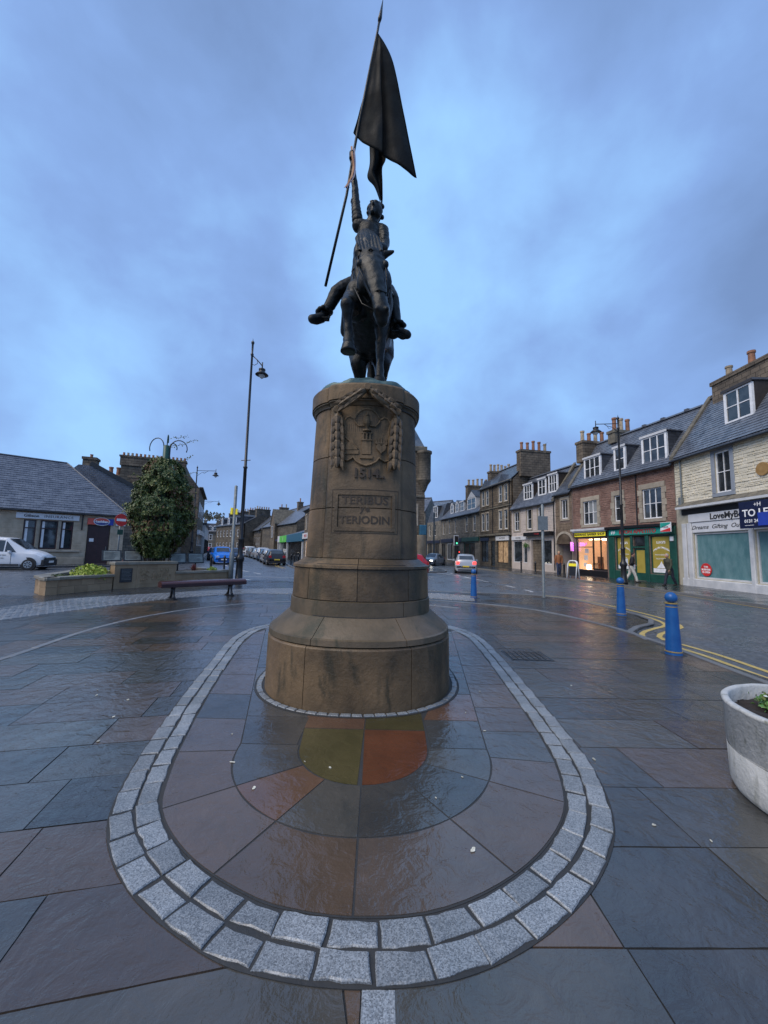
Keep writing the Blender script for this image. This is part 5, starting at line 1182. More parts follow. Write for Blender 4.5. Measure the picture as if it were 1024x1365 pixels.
wallrun(WP[2] + Vector((.02, .03)), WP[3], .86, 3, .10, 1, .36)
wallrun(WP[3], WP[4], .46, 5); wallrun(WP[4], WP[4] + Vector((-2.4, 1.9)), .46, 3); wallrun(WP[0] + Vector((-1.6, 4.2)), WP[0], .44, 4)
dd = (WP[3] - WP[2]).normalized(); ang = math.atan2(dd.y, dd.x); Lp = (WP[3] - WP[2]).length
def plc(mb):     # local x along the panel, y outward negative
    out = []
    for v in mb.v: p = WP[2] + dd * v[0] + Vector((dd.y, -dd.x)) * (-v[1]); out.append((p.x, p.y, v[2]))
    mb.v = out; return mb
plc(MB().box(.22, .62, -.03, .02, .22, .72)).build('plaque', 'plaque', rw)
plq = LAST[0]
mb = MB()
for k in range(8): mb.box(.26, .58 - (.06 if k % 3 == 2 else 0), -.0325, -.03, .66 - k * .05, .672 - k * .05)
plc(mb).build('plaque_lettering', 'galvanised', plq)
mb = MB().box(.78, 2.10, -.012, .02, .14, .18).box(.78, 2.10, -.012, .02, .70, .74).box(.78, .82, -.012, .02, .18, .70).box(2.06, 2.10, -.012, .02, .18, .70); plc(mb).build('panel_frame', 'wall_stone', rw)
mb = MB(); rd = random.Random(3)
for k in range(70):                                        # carved figures and buildings in low relief
    x, z = rd.uniform(.86, 2.0), rd.uniform(.20, .62); h = rd.uniform(.03, .12); w = rd.uniform(.02, .07); c = min(w, h) * .3
    mb.add([(x, -.0, z), (x + w, 0, z), (x + w, 0, z + h), (x, 0, z + h), (x + c, -rd.uniform(.015, .04), z + c), (x + w - c, -.03, z + c), (x + w - c, -.025, z + h - c), (x + c, -.03, z + h - c)], [(0, 1, 5, 4), (1, 2, 6, 5), (2, 3, 7, 6), (3, 0, 4, 7), (4, 5, 6, 7)])
plc(mb).build('carved_relief', 'relief_stone', rw)
so_ = thing('flower_bed_soil', 'dark soil filling the raised flower bed behind the low wall', 'soil'); so_['kind'] = 'structure'
del so_['label'], so_['category']
so_.name = 'flower_bed'
MB().prism([tuple(p) for p in [WP[0] + Vector((0, .15)), WP[1] + Vector((0, .2)), WP[2] + Vector((-.2, .1)), WP[3] + Vector((-.25, .1)), WP[4] + Vector((-.1, -.0)), WP[4] + Vector((-2.3, 1.85)), WP[0] + Vector((-1.4, 4.0))]], -.05, .42).build('soil', 'soil', so_)
def shrub(name, label, x, y, z, r, h, m, n, seed, cat='plant', spiky=False, size=.05):
    t = thing(name, label, cat, (x, y, z)); rd = random.Random(seed); mb = MB()
    if spiky:
        for k in range(n):
            a = rd.uniform(0, 6.3); l = h * rd.uniform(.6, 1.1); ti = rd.uniform(.1, .75); dx, dy = math.cos(a), math.sin(a); w = .014
            b = [Vector((dx * l * ti * u ** 1.6, dy * l * ti * u ** 1.6, l * (u - ti * .45 * u * u))) for u in (0, .35, .7, 1)]
            for p, q, w1, w2 in zip(b, b[1:], (w, w * .9, w * .6), (w * .9, w * .6, .002)): mb.add([(p.x - dy * w1, p.y + dx * w1, p.z), (p.x + dy * w1, p.y - dx * w1, p.z), (q.x + dy * w2, q.y - dx * w2, q.z), (q.x - dy * w2, q.y + dx * w2, q.z)], [(0, 1, 2, 3)])
    else:
        def gen(rd):
            a = rd.uniform(0, 6.3); e = rd.uniform(-.2, 1.5); q = rd.uniform(.55, 1); d = Vector((math.cos(a) * math.cos(e), math.sin(a) * math.cos(e), math.sin(e))); return (d.x * r * q, d.y * r * q, max(0, d.z * h * q)), d
        leaves(mb, n, gen, size, rd)
    mb.build('foliage', m, t); MB().tube([(0, 0, -.05), (0, 0, h * .5)], .02, 5).build('stem', 'bark', t); return t
shrub('lime_shrub', 'bright yellow green bushy plant at the left end of the flower bed', -10.35, 13.75, .42, .62, .42, 'leaf_lime', 1500, 1, size=.09)
shrub('red_spiky_plant', 'dark red spiky leaved plant right of the lime bush by the carved panel', -10.15, 15.0, .42, .4, .62, 'leaf_red', 110, 2, spiky=True)
shrub('red_spiky_plant', 'red brown grassy clump at the wall end in front of the no entry post', -9.75, 15.2, .42, .35, .5, 'leaf_brown', 90, 3, spiky=True)
shrub('low_green_plant', 'small dull green plant left of the lime bush', -10.75, 12.9, .42, .38, .14, 'leaf_dark', 500, 4, size=.06)
shrub('violet_plant', 'low plant with violet flowers at the wall corner', -9.85, 14.3, .42, .25, .14, 'flower_blue', 160, 5, size=.04)
shrub('red_spiky_plant', 'red spiky plant in the right part of the bed below the information board', -8.15, 16.75, .44, .4, .42, 'leaf_red', 120, 6, spiky=True)
shrub('lime_shrub', 'small bright lime cushion plant near the right end of the bed', -7.6, 17.3, .44, .27, .25, 'leaf_lime', 500, 7, size=.06)
def board(x, y, z, rz, label):
    t = thing('information_board', label, 'information board', (x, y, z), rz, 'black double information boards')
    for s in (-1, 1):
        f = MB().add([(s * .36 - .33, -.02, .62), (s * .36 + .33, -.02, .62), (s * .36 + .33, .20, 1.05), (s * .36 - .33, .20, 1.05), (s * .36 - .33, .03, .60), (s * .36 + .33, .03, .60), (s * .36 + .33, .25, 1.03), (s * .36 - .33, .25, 1.03)], [(0, 1, 2, 3), (4, 7, 6, 5), (0, 4, 5, 1), (1, 5, 6, 2), (2, 6, 7, 3), (3, 7, 4, 0)]).build('frame', 'iron_black', t)
        def q(u, v, e=.006): return (s * .36 + u, -.02 + .22 * v - e * .9, .62 + .43 * v + e * .45)
        MB().add([q(-.28, .08), q(.28, .08), q(.28, .92), q(-.28, .92)], [(0, 1, 2, 3)]).build('panel', 'board_panel', f)
        mb = MB(); rd = random.Random(s + 4)
        for k in range(6): v = .2 + .11 * k; mb.add([q(-.24, v, .009), q(rd.uniform(.0, .24), v, .009), q(rd.uniform(.0, .2), v + .035, .009), q(-.24, v + .035, .009)], [(0, 1, 2, 3)])
        mb.build('print', 'timber_dark', f)
        MB().tube([(s * .36, .12, .80), (s * .36, .12, -.05)], .035, 8).build('leg', 'iron_black', t)
    return t
bd = board(-10.75, 16.0, .30, math.radians(42), 'black double information board behind the wall, left of the ivy column')
dup(bd, (-8.75, 17.35, .22), math.radians(38), 'black double information board in the bed, right of the ivy column')

# ------- ivy covered planting column with wrought hoops
cx_, cy_ = -9.86, 16.95
pc = thing('planting_column', 'green steel column with curved steel hoops rising above the ivy', 'column', (cx_, cy_, .3))
MB().lathe([(.17, 0), (.14, 2), (.13, 5.75), (.10, 5.78)], n=12).build('post', 'pole_green', pc, True)
for k, (a, rr, hh, b0) in enumerate(((2.9, .78, 5.85 + .30, 0), (2.0, .42, 6.35, .05), (.25, .70, 5.75 + .3, 0), (1.1, .35, 5.95, 0), (-2.6, .62, 4.95, 0), (-.6, .62, 4.85, 0))):
    c_, s_ = math.cos(a), math.sin(a); pts = [(c_ * .14, s_ * .14, 2.2), (c_ * .15, s_ * .15, hh - rr * .6)]
    for i in range(11): q = PI * (1 - i / 10 * 1.12); pts.append((c_ * (.15 + rr / 2 + rr / 2 * math.cos(q)), s_ * (.15 + rr / 2 + rr / 2 * math.cos(q)), hh - rr * .55 + rr * .55 * math.sin(q)))
    MB().tube(pts, .022, 6).build('hoop', 'pole_green' if k % 2 else 'iron_black', pc, True)
iv = thing('climbing_ivy', 'large dense ivy covering the planting column, green with brown patches', 'climbing plant', (cx_, cy_, .3))
rd = random.Random(17); mb = MB()
def ivr(t, a):         # radius of the mass at height fraction t and bearing a
    base = [.45, .85, 1.10, 1.20, 1.16, 1.10, 1.02, .84, .48]; k = t * 8; i = min(7, int(k)); r = base[i] + (base[i + 1] - base[i]) * (k - i)
    return r * (1 + .26 * noise.noise(Vector((math.cos(a) * 1.6, math.sin(a) * 1.6, t * 5.5))) + .24 * noise.noise(Vector((math.cos(a) * 5, math.sin(a) * 5, t * 16))))
def igen(rd):
    while True:
        t = rd.random() ** .95; a = rd.uniform(-PI, PI); q = 1 - abs(rd.gauss(0, .12)) + (rd.random() < .04) * rd.uniform(0, .14); z = .75 + t * 4.35
        if noise.noise(Vector((a * 2.2, t * 9, 4))) < -.26 and q > .80: continue
        r = ivr(t, a) * q; return (r * math.cos(a), r * math.sin(a), z), (math.cos(a), math.sin(a), .25)
for k in range(25000):
    p, d = igen(rd); nz = noise.noise(Vector(p) * 1.3); mi = 2 if nz > .30 and rd.random() < .45 else (1 if (nz > -.05 and rd.random() < .55) or rd.random() < .2 else 0)
    s = .070 * rd.uniform(.5, 1.5); d = (Vector(d) + Vector((rd.gauss(0, .45), rd.gauss(0, .45), rd.gauss(0, .4)))).normalized(); a = d.cross(Vector((rd.gauss(0, .6), rd.gauss(0, .6), -1))).normalized(); b = d.cross(a); p = Vector(p)
    mb.add([p - b * s * .6, p + a * s * .5 + d * s * .1, p + b * s * .75 - d * .02, p - a * s * .5 + d * s * .1], [(0, 1, 2, 3)], mi)
mb.build('foliage', ['leaf_dark', 'leaf_mid', 'leaf_brown'], iv)
mb = MB()
for k in range(26):
    a = rd.uniform(0, 6.3); r = rd.uniform(.15, .7); pts = [(r * math.cos(a) * .4, r * math.sin(a) * .4, .1), (r * math.cos(a), r * math.sin(a), 1.2), (r * math.cos(a + .4) * 1.2, r * math.sin(a + .4) * 1.2, 2.6), (r * .5 * math.cos(a + .7), r * .5 * math.sin(a + .7), 4.6)]
    mb.tube(pts, [.03, .022, .016, .008], 5)
mb.build('stems', 'bark', iv)
mb = MB(); tw = MB()
for (dx, dz, dirx) in ((1.25, 4.6, 1), (1.4, 3.7, 1), (1.3, 3.0, 1), (.9, 5.3, 1), (-1.1, 4.5, -1), (1.1, 6.0, 1), (.5, 6.35, 1), (.25, 5.9, 1), (1.5, 2.4, 1)):
    p = Vector((dx * .75, -.2, dz - .25)); pts = [p]
    for j in range(6): p = p + Vector((dirx * rd.uniform(.06, .13), rd.uniform(-.05, .05), rd.uniform(-.02, .07))); pts.append(p)
    tw.tube(pts, .006, 4)
    for q in pts: leaves(mb, 3, lambda r: ((q.x + r.uniform(-.05, .05), q.y, q.z + r.uniform(-.05, .05)), (0, -1, .3)), .07, rd)
tw.build('trailing_shoots', 'bark', iv); mb.build('shoot_leaves', 'leaf_mid', iv)

# A-board
ab = thing('pavement_board', 'white framed pavement board with yellow header outside the barber shop', 'pavement sign', (12.65, 25.75, .045), math.radians(-68))
for s in (-1, 1):
    pts = [(-.36, 0, 0), (-.36, 0, .95), (-.30, 0, 1.10), (-.18, 0, 1.16), (.18, 0, 1.16), (.30, 0, 1.10), (.36, 0, .95), (.36, 0, 0)]
    MB().tube([(x, s * .16 * (1 - z / 1.3), z) for x, y, z in pts], .038, 8).build('frame', 'white_frame', ab, True)
MB().box(-.31, .31, -.02, .02, .18, .80).build('panel', 'plaque', ab); MB().box(-.31, .31, -.03, -.021, .80, .98).build('header', 'sign_yellow', ab)

# ------------------------------------------------------------------ people
def person(label, loc_, rz, pose, clothes, h=1.74, hair='hair_grey', bag=False, cap=None, coat=False):
    """pose: hips shift, leg spread along the walking direction (+y local is forward)"""
    t = thing('person', label, 'person', loc_, rz); k = h / 1.75; S = pose.get('stride', .3); le = pose.get('lean', .05)
    hip = Vector((0, 0, .92)); ch = Vector((0, le, 1.32)); nk = Vector((0, le + .03, 1.50)); hd = Vector((0, le + .06, 1.64))
    Lg = []
    for s in (-1, 1):
        f = s * S; foot = Vector((s * .09, f, .07 + (.04 if f < 0 else 0))); kn = Vector((s * .095, f * .45 + .05, .50)); Lg.append((Vector((s * .085, 0, .90)), kn, foot))
    arms = []
    for s in (-1, 1):
        f = pose.get('arm', -s * S * .5) if not isinstance(pose.get('arm'), tuple) else pose['arm'][0 if s < 0 else 1]
        sh = Vector((s * .185, le, 1.42)); el = Vector((s * .235, le + f * .4, 1.14)); ha = Vector((s * .20, le + f, .90 if not pose.get('bent') else 1.06)); arms.append((sh, el, ha))
    def X_(v): return v * k
    b = MB(); chain(b, [(*X_(hip), .13 * k), (*X_(Vector((0, le * .5, 1.12))), .115 * k), (*X_(ch), .135 * k)], 12, .8, (0, 1, 0)); chain(b, [(*X_(nk - Vector((0, 0, .06))), .055 * k), (*X_(nk + Vector((0, 0, .06))), .05 * k)])
    ball(b, X_(hd), .098 * k, (.80, .95, 1.15), 14); ball(b, X_(hd + Vector((0, .095, -.005))), .018 * k); ball(b, X_(hd + Vector((0, .075, -.055))), .025 * k, (1.2, .8, .6))
    for s in (-1, 1): ball(b, X_(hd + Vector((s * .03, .08, .02))), .012 * k); ball(b, X_(hd + Vector((s * .08, 0, -.005))), .022 * k, (.5, 1, 1.3))
    for hp_, kn, ft in Lg: chain(b, [(*X_(hp_), .085 * k), (*X_(kn), .055 * k), (*X_(ft + Vector((0, 0, .03))), .038 * k)]); chain(b, [(*X_(ft + Vector((0, -.02, -.02))), .035 * k), (*X_(ft + Vector((0, .14, -.035))), .03 * k)])
    for sh, el, ha in arms:
        chain(b, [(*X_(sh), .052 * k), (*X_(el), .042 * k), (*X_(ha), .028 * k)]); pd = (ha - el).normalized(); pl_ = ha + pd * .06; capsule(b, X_(ha + pd * .02), X_(pl_), .030 * k, .032 * k, 8, .6, (1, 0, 0))
        for i in range(4): o_ = Vector((0, (i - 1.5) * .017, 0)); chain(b, [(*X_(pl_ + o_ + pd * .02), .010 * k), (*X_(pl_ + o_ + pd * (.06 - abs(i - 1.4) * .006)), .009 * k), (*X_(pl_ + o_ + pd * .075 + Vector((0, .012, 0))), .008 * k)], 6)
        capsule(b, X_(ha + pd * .03 + Vector((0, .02, 0))), X_(ha + pd * .07 + Vector((0, .045, 0))), .012 * k, .009 * k, 6)
    fuse(b, .014, 'body', 'skin', t, 1)
    j = MB(); ln = -.16 if coat else 0
    chain(j, [(*X_(Vector((0, .0, .92 + ln))), (.165 if coat else .145) * k), (*X_(Vector((0, le * .5, 1.12))), .150 * k), (*X_(ch), .160 * k), (*X_(Vector((0, le, 1.40))), .125 * k)], 14, .82, (0, 1, 0)); capsule(j, X_(Vector((-.15, le, 1.42))), X_(Vector((.15, le, 1.42))), .075 * k, .075 * k)
    for sh, el, ha in arms: chain(j, [(*X_(sh), .072 * k), (*X_(el), .062 * k), (*X_(ha - (ha - el) * .06), .048 * k)])
    chain(j, [(*X_(nk - Vector((0, 0, .05))), .078 * k), (*X_(nk - Vector((0, 0, .01))), .07 * k)])
    fuse(j, .022, clothes[0][0], clothes[0][1], t, 2, .008, 9)
    q = MB(); chain(q, [(*X_(Vector((0, 0, .98))), .135 * k), (*X_(Vector((0, 0, .90))), .14 * k)], 12, .85, (0, 1, 0))
    for hp_, kn, ft in Lg: chain(q, [(*X_(hp_), .105 * k), (*X_(kn), .080 * k), (*X_(ft + Vector((0, 0, .05))), .066 * k)])
    fuse(q, .022, 'trousers', clothes[1], t, 2, .008, 8)
    for hp_, kn, ft in Lg:
        s_ = MB(); chain(s_, [(*X_(ft + Vector((0, -.04, -.015))), .05 * k), (*X_(ft + Vector((0, .08, -.02))), .048 * k), (*X_(ft + Vector((0, .17, -.03))), .04 * k)], 10); fuse(s_, .018, 'shoe', 'shoe', t, 1)
    hh = MB(); ball(hh, X_(hd + Vector((0, -.018, .030))), .103 * k, (.84, .92, 1.02), 14); fuse(hh, .018, 'cap' if cap else 'hair', cap or hair, t, 1, .01, 20)
    if bag:
        g2 = MB(); g2.bbox(-.15, .15, -.30, -.16, 1.00, 1.40, .04); g2.build('backpack', 'bag_white', t); MB().bbox(-.30, -.06, .10, .22, .78, 1.06, .03).build('carrier_bag', 'bag_white', t)
        MB().box(-.10, .10, -.31, -.30, 1.10, 1.32).build('backpack_panel', 'jacket_black', t)
    return t
person('man in a tan jacket and blue jeans standing by the arch', (12.55, 27.6, .05), math.radians(172), dict(stride=.07, lean=.02), [('jacket', 'jacket_tan'), 'jeans'], 1.78, 'hair_sand')
person('person in black jacket and baggy white trousers with white backpack, passing the takeaway', (14.75, 23.0, .05), math.radians(-115), dict(stride=.27, lean=.07, bent=True), [('jacket', 'jacket_black'), 'trouser_white'], 1.76, bag=True, cap='jacket_black')
person('man in a dark olive coat and dark trousers walking beside the green shopfront', (15.35, 20.7, .05), math.radians(100), dict(stride=.25, lean=.10), [('coat', 'coat_olive'), 'trouser_dark'], 1.72, 'hair_grey', coat=True)

# ------------------------------------------------------------------ vehicles (local x = length, front at +x)
def lerp_tab(tab, x, i):
    for a, b in zip(tab, tab[1:]):
        if a[0] <= x <= b[0]: return a[i] + (b[i] - a[i]) * (x - a[0]) / (b[0] - a[0])
    return tab[0][i] if x < tab[0][0] else tab[-1][i]
HATCH = [(-2.00, .52, .50, .70, .60), (-1.97, .78, .76, .78, .62), (-1.90, .98, .93, .83, .64), (-1.55, 1.38, .95, .86, .58), (-1.0, 1.46, .93, .87, .60), (-.2, 1.48, .91, .87, .60), (.22, 1.43, .90, .87, .59), (1.02, .96, .89, .86, .66), (1.5, .86, .80, .83, .60), (1.82, .74, .68, .77, .52), (1.96, .55, .50, .66, .45)]
VANT = [(-2.05, .60, .50, .74, .66), (-2.02, 1.62, .95, .82, .68), (-1.9, 1.76, .98, .85, .68), (-.5, 1.80, .98, .86, .68), (.15, 1.76, .98, .86, .66), (1.10, 1.10, .96, .85, .68), (1.55, .98, .90, .82, .62), (1.85, .82, .74, .77, .52), (1.98, .55, .48, .68, .45)]
SUV = [(-2.1, .60, .55, .76, .66), (-2.06, .95, .88, .84, .68), (-1.98, 1.10, 1.02, .88, .68), (-1.65, 1.52, 1.05, .91, .64), (-1.0, 1.60, 1.03, .92, .65), (-.1, 1.61, 1.00, .92, .65), (.30, 1.55, 1.0, .92, .63), (1.02, 1.08, .98, .91, .70), (1.62, .98, .90, .88, .66), (1.98, .84, .76, .82, .56), (2.12, .58, .50, .70, .48)]
SALOON = [(-2.2, .55, .52, .70, .6), (-2.15, .85, .80, .80, .64), (-1.6, .98, .90, .86, .66), (-.95, 1.38, .92, .87, .58), (-.2, 1.43, .90, .87, .58), (.2, 1.38, .90, .87, .57), (1.0, .94, .88, .86, .66), (1.7, .84, .78, .82, .58), (2.0, .74, .68, .76, .5), (2.15, .52, .48, .66, .42)]
def car(label, loc_, rz, tab, pm, cat='car', group=None, lights=None, plate_r='plate_yellow', bumper=False, wr=.31, scale=1.0, van=False, detail=True):
    t = thing('parked_car' if not lights else 'car', label, cat, loc_, rz, group)
    if cat == 'van': t.name = 'van'
    mb = MB(); xs = sorted(set([q[0] for q in tab] + [tab[0][0] + (tab[-1][0] - tab[0][0]) * i / 22 for i in range(23)])); z0 = .20
    def sec(x):
        zt, zb, hw, rw = (lerp_tab(tab, x, i) for i in (1, 2, 3, 4)); zz = z0 + (.12 if x in (xs[0], xs[-1]) else 0)
        return [(hw * .90, zz), (hw * .985, zz + .10), (hw, zz + .26), (hw, min(.62, zb * .82)), (hw * .985, zb - .04), (hw * .965, zb), (rw + .03, zt - .05), (rw, zt - .015), (rw * .8, zt + .02), (rw * .4, zt + .04), (0, zt + .045)]
    rows = []
    for x in xs: h = sec(x); rows.append([(x, y, z) for y, z in h] + [(x, -y, z) for y, z in h[::-1][1:]])
    k = len(rows[0]); V = [p for r in rows for p in r]
    F_ = [(i * k + j, (i + 1) * k + j, (i + 1) * k + j + 1, i * k + j + 1) for i in range(len(xs) - 1) for j in range(k - 1)] + [(i * k + k - 1, (i + 1) * k + k - 1, (i + 1) * k, i * k) for i in range(len(xs) - 1)]
    F_ += [tuple(range(k)), tuple(range((len(xs) - 1) * k, len(xs) * k))[::-1]]
    mb.add(V, F_); o = mb.build('body', pm, t, True); md = o.modifiers.new('e', 'EDGE_SPLIT'); md.split_angle = math.radians(38)
    def belt(x, s, u, e=.008):      # point on the side window plane, u 0 at the belt, 1 at the roof edge
        zt, zb, hw, rw = (lerp_tab(tab, x, i) for i in (1, 2, 3, 4)); y = hw * .965 + (rw + .03 - hw * .965) * u; z = zb + (zt - .05 - zb) * u; return (x, s * (y + e), z + e * .3)
    iR = max(range(len(tab)), key=lambda i: tab[i][1]); top = [q for q in tab if q[1] > tab[iR][1] - .12]; xr0, xr1 = top[0][0], top[-1][0]
    base_f = next(q for q in tab if q[0] > xr1); base_r = [q for q in tab if q[0] < xr0][-1]
    def pane(pts): MB().add(pts, [(0, 1, 2, 3)]).build('window', 'car_glass', t)
    for s in (-1, 1):
        segs = [(xr0 - .12, -.62), (-.55, xr1 - .02)] if not van else [(-.35, xr1 - .02)]
        for a, b in segs: P = [belt(a, s, .06), belt(b, s, .06), belt(b, s, .90), belt(a + .06, s, .90)]; pane(P if s < 0 else P[::-1])
        a = xr1 + .04; P = [belt(a, s, .06), belt(a + (base_f[0] - xr1) * .55, s, .06), belt(a + .04, s, .88), belt(a, s, .88)]; pane(P if s < 0 else P[::-1])
    def strip(xa, xb, e=.012, u=.86):
        za, wa = lerp_tab(tab, xa, 1), lerp_tab(tab, xa, 4) * u; zb_, wb = lerp_tab(tab, xb, 1), lerp_tab(tab, xb, 4) * u
        d = 1 if xb > xa else -1
        pts = [(xa, -wa, za + .045), (xa, wa, za + .045), (xb, wb, zb_ + .045), (xb, -wb, zb_ + .045)]; n = Vector((-(zb_ - za) * d, 0, abs(xb - xa))).normalized() * e
        pts = [(p[0] + n.x, p[1], p[2] + n.z) for p in pts]; pane(pts if d < 0 else pts[::-1])
    strip(xr1 + .08, base_f[0] - .06); 
    if not van: strip(xr0 - .05, base_r[0] + .06)
    wx = (tab[-1][0] - .68, tab[0][0] + .66)
    for x in wx:
        for s in (-1, 1):
            hw = lerp_tab(tab, x, 3)
            MB().tube([(x, s * (hw - .14), wr + .03), (x, s * (hw + .004), wr + .03)], wr + .055, 20).build('wheel_arch', 'bumper_black', t)
            w = MB().tube([(x, s * (hw - .20), wr), (x, s * (hw - .01), wr), (x, s * (hw + .014), wr)], [wr, wr, wr * .90], 20).build('wheel', 'tyre', t)
            rm = MB(); rm.lathe([(.02, 0), (wr * .64, .0), (wr * .62, .008)], n=18)
            rm.v = [(x + v[0], s * (hw + .016 + v[2]), wr + v[1]) for v in rm.v]; rm.build('rim', 'rim', w)
            sp_ = MB()
            for q in range(7): a = 2 * PI * q / 7; sp_.add([(x + wr * .22 * math.cos(a - .35), s * (hw + .027), wr + wr * .22 * math.sin(a - .35)), (x + wr * .55 * math.cos(a - .16), s * (hw + .027), wr + wr * .55 * math.sin(a - .16)), (x + wr * .55 * math.cos(a + .16), s * (hw + .027), wr + wr * .55 * math.sin(a + .16)), (x + wr * .22 * math.cos(a + .35), s * (hw + .027), wr + wr * .22 * math.sin(a + .35))], [(0, 1, 2, 3) if s < 0 else (3, 2, 1, 0)])
            sp_.build('rim_gap', 'bumper_black', w)
    xf, xb = tab[-1][0], tab[0][0]; zf = lerp_tab(tab, xf - .12, 1); zr = lerp_tab(tab, xb + .08, 1)
    fl_, rl = (('lamp_glow', 'tail_red') if lights == 'front' else (('head_clear', 'red_lamp') if lights == 'rear' else ('head_clear', 'tail_red')))
    for s in (-1, 1):
        ya, yb_ = sorted((s * .40, s * .69)); MB().box(xf - .26, xf - .035, ya, yb_, zf - .16, zf - .03).build('headlight', fl_, t)
        ya, yb_ = sorted((s * .52, s * .76)); MB().box(xb - .012, xb + .14, ya, yb_, .72 if not van else .8, .94 if not van else 1.15).build('tail_light', rl, t)
    MB().bbox(-.25, .25, -.018, .02, .0, .11, .004).build('number_plate', plate_r, t); pl = LAST[0]; pl.location = (xb - .02, 0, .50 if not van else .6); pl.rotation_euler.z = -PI / 2
    MB().bbox(-.25, .25, -.018, .02, .0, .11, .004).build('number_plate', 'plate_white', t); pl = LAST[0]; pl.location = (xf + .005, 0, .40); pl.rotation_euler.z = PI / 2
    MB().box(xf - .10, xf + .002, -.42, .42, .52, .60).box(xf - .12, xf + .004, -.50, .50, .26, .38).build('grille', 'bumper_black', t)
    MB().box(xb + .0, xb + .12, -.62, .62, .24, .34).build('rear_valance', 'bumper_black', t)
    for s in (-1, 1):
        hw = lerp_tab(tab, xr1 + .3, 3); ya, yb_ = sorted((s * (hw - .02), s * (hw + .17))); MB().bbox(xr1 + .25, xr1 + .36, ya, yb_, .93, 1.08, .02).build('door_mirror', pm, t)
        MB().box(-.52, -.505, *sorted((s * (hw - .01), s * (hw + .006))), .30, .90).box(xr1 + .35, xr1 + .365, *sorted((s * (hw - .01), s * (hw + .006))), .30, .90).build('door_gap', 'bumper_black', t)
    if bumper:
        MB().box(xf - .42, xf + .035, -.76, .76, .22, .60).box(xf - .22, xf + .03, -.60, .60, .60, .70).build('bumper', 'bumper_black', t); LAST[0].modifiers.new('b', 'BEVEL').width = .05
        LAST[0].modifiers['b'].segments = 3
        MB().bbox(-.26, .26, -.018, .02, .0, .12, .004).build('number_plate', 'plate_white', t); pl = LAST[0]; pl.location = (xf + .045, .0, .40); pl.rotation_euler.z = PI / 2
        for s in (-1, 1): MB().box(-1.9, xf - 1.1, *sorted((s * .80, s * .872)), .24, .34).build('side_skirt', 'bumper_black', t)
    t.scale = (scale,) * 3
    return t
v = car('small white van with black front bumper parked before the insurance office', (-22.5, 23.3, -.055), math.radians(18), VANT, 'paint_white', 'van', bumper=True, scale=1.05, van=True, wr=.32, plate_r='plate_white')
# faint sign writing on the van side facing us
text('Home & Garden', 'galvanised', v, (-.15, -.872, .84), .13, .003); text('maintenance  01450', 'galvanised', v, (-.15, -.872, .66), .085, .003)
car('bright blue hatchback facing the viewer on the left of the far street', (-15.9, 38.2, -.055), math.radians(-62), SUV, 'paint_blue', group=None)
car('dark hatchback hidden behind the bright blue car', (-17.3, 45.2, -.055), math.radians(-64), HATCH, 'paint_darkblue')
car('black hatchback with yellow rear plate, nearest of the parked row on the far street', (-10.75, 38.2, -.055), math.radians(114), HATCH, 'paint_black')
row = [(-12.6, 43.0, 'paint_silver', HATCH, 'silver hatchback parked directly in front of the black one'), (-14.6, 48.2, 'paint_darkblue', HATCH, 'dark car parked behind the white car in the far row'), (-16.7, 53.4, 'paint_white', SUV, 'larger white car in the middle of the far parked row'), (-19.0, 58.6, 'paint_silver', HATCH, 'silver car beyond the larger white one in the far row'), (-21.5, 64, 'paint_grey', SUV, 'grey tall car in the far parked row'), (-24.2, 69.5, 'paint_white', VANT, 'pale high-roofed vehicle in the far parked row'), (-27.2, 75, 'paint_red', HATCH, 'red car near the far end of the parked row'), (-30.6, 80.5, 'paint_darkblue', HATCH, 'dark car at the far end of the parked row')]
for x, y, c, tb, lb in row: car(lb, (x, y, -.055), math.radians(114 + (y - 43) * .18), tb, c)
car('white car with lit headlights at the bend of the far street', (-38.5, 93, -.055), math.radians(-30), HATCH, 'paint_white', lights='front')
car('silver car waiting behind the one with headlights at the far bend', (-35.0, 95, -.055), math.radians(-20), HATCH, 'paint_silver')
car('white hatchback side-on at the far bend of the street', (-31.0, 92, -.055), math.radians(-12), HATCH, 'paint_white')
car('red car at the far bend beyond the blue one', (-42.5, 95, -.055), math.radians(-35), HATCH, 'paint_red')
car('dark car at the left side of the far street, under the ivy', (-22.6, 52, -.055), math.radians(-62), HATCH, 'paint_black')
car('dark estate car behind the info board on the left side of the far street', (-20.4, 47.2, -.055), math.radians(-62), HATCH, 'paint_darkblue')
car('silver hatchback seen from behind with brake lights lit, driving up the right street', (6.85, 32.2, -.055), math.radians(80), HATCH, 'paint_silver', lights='rear')
car('pale silver car with headlights on, coming down the right street', (6.05, 46.5, -.055), math.radians(-118), SALOON, 'paint_silver', lights='front')
car('red car half hidden behind the right side of the pedestal', (1.15, 27.4, -.055), math.radians(183), HATCH, 'paint_red')

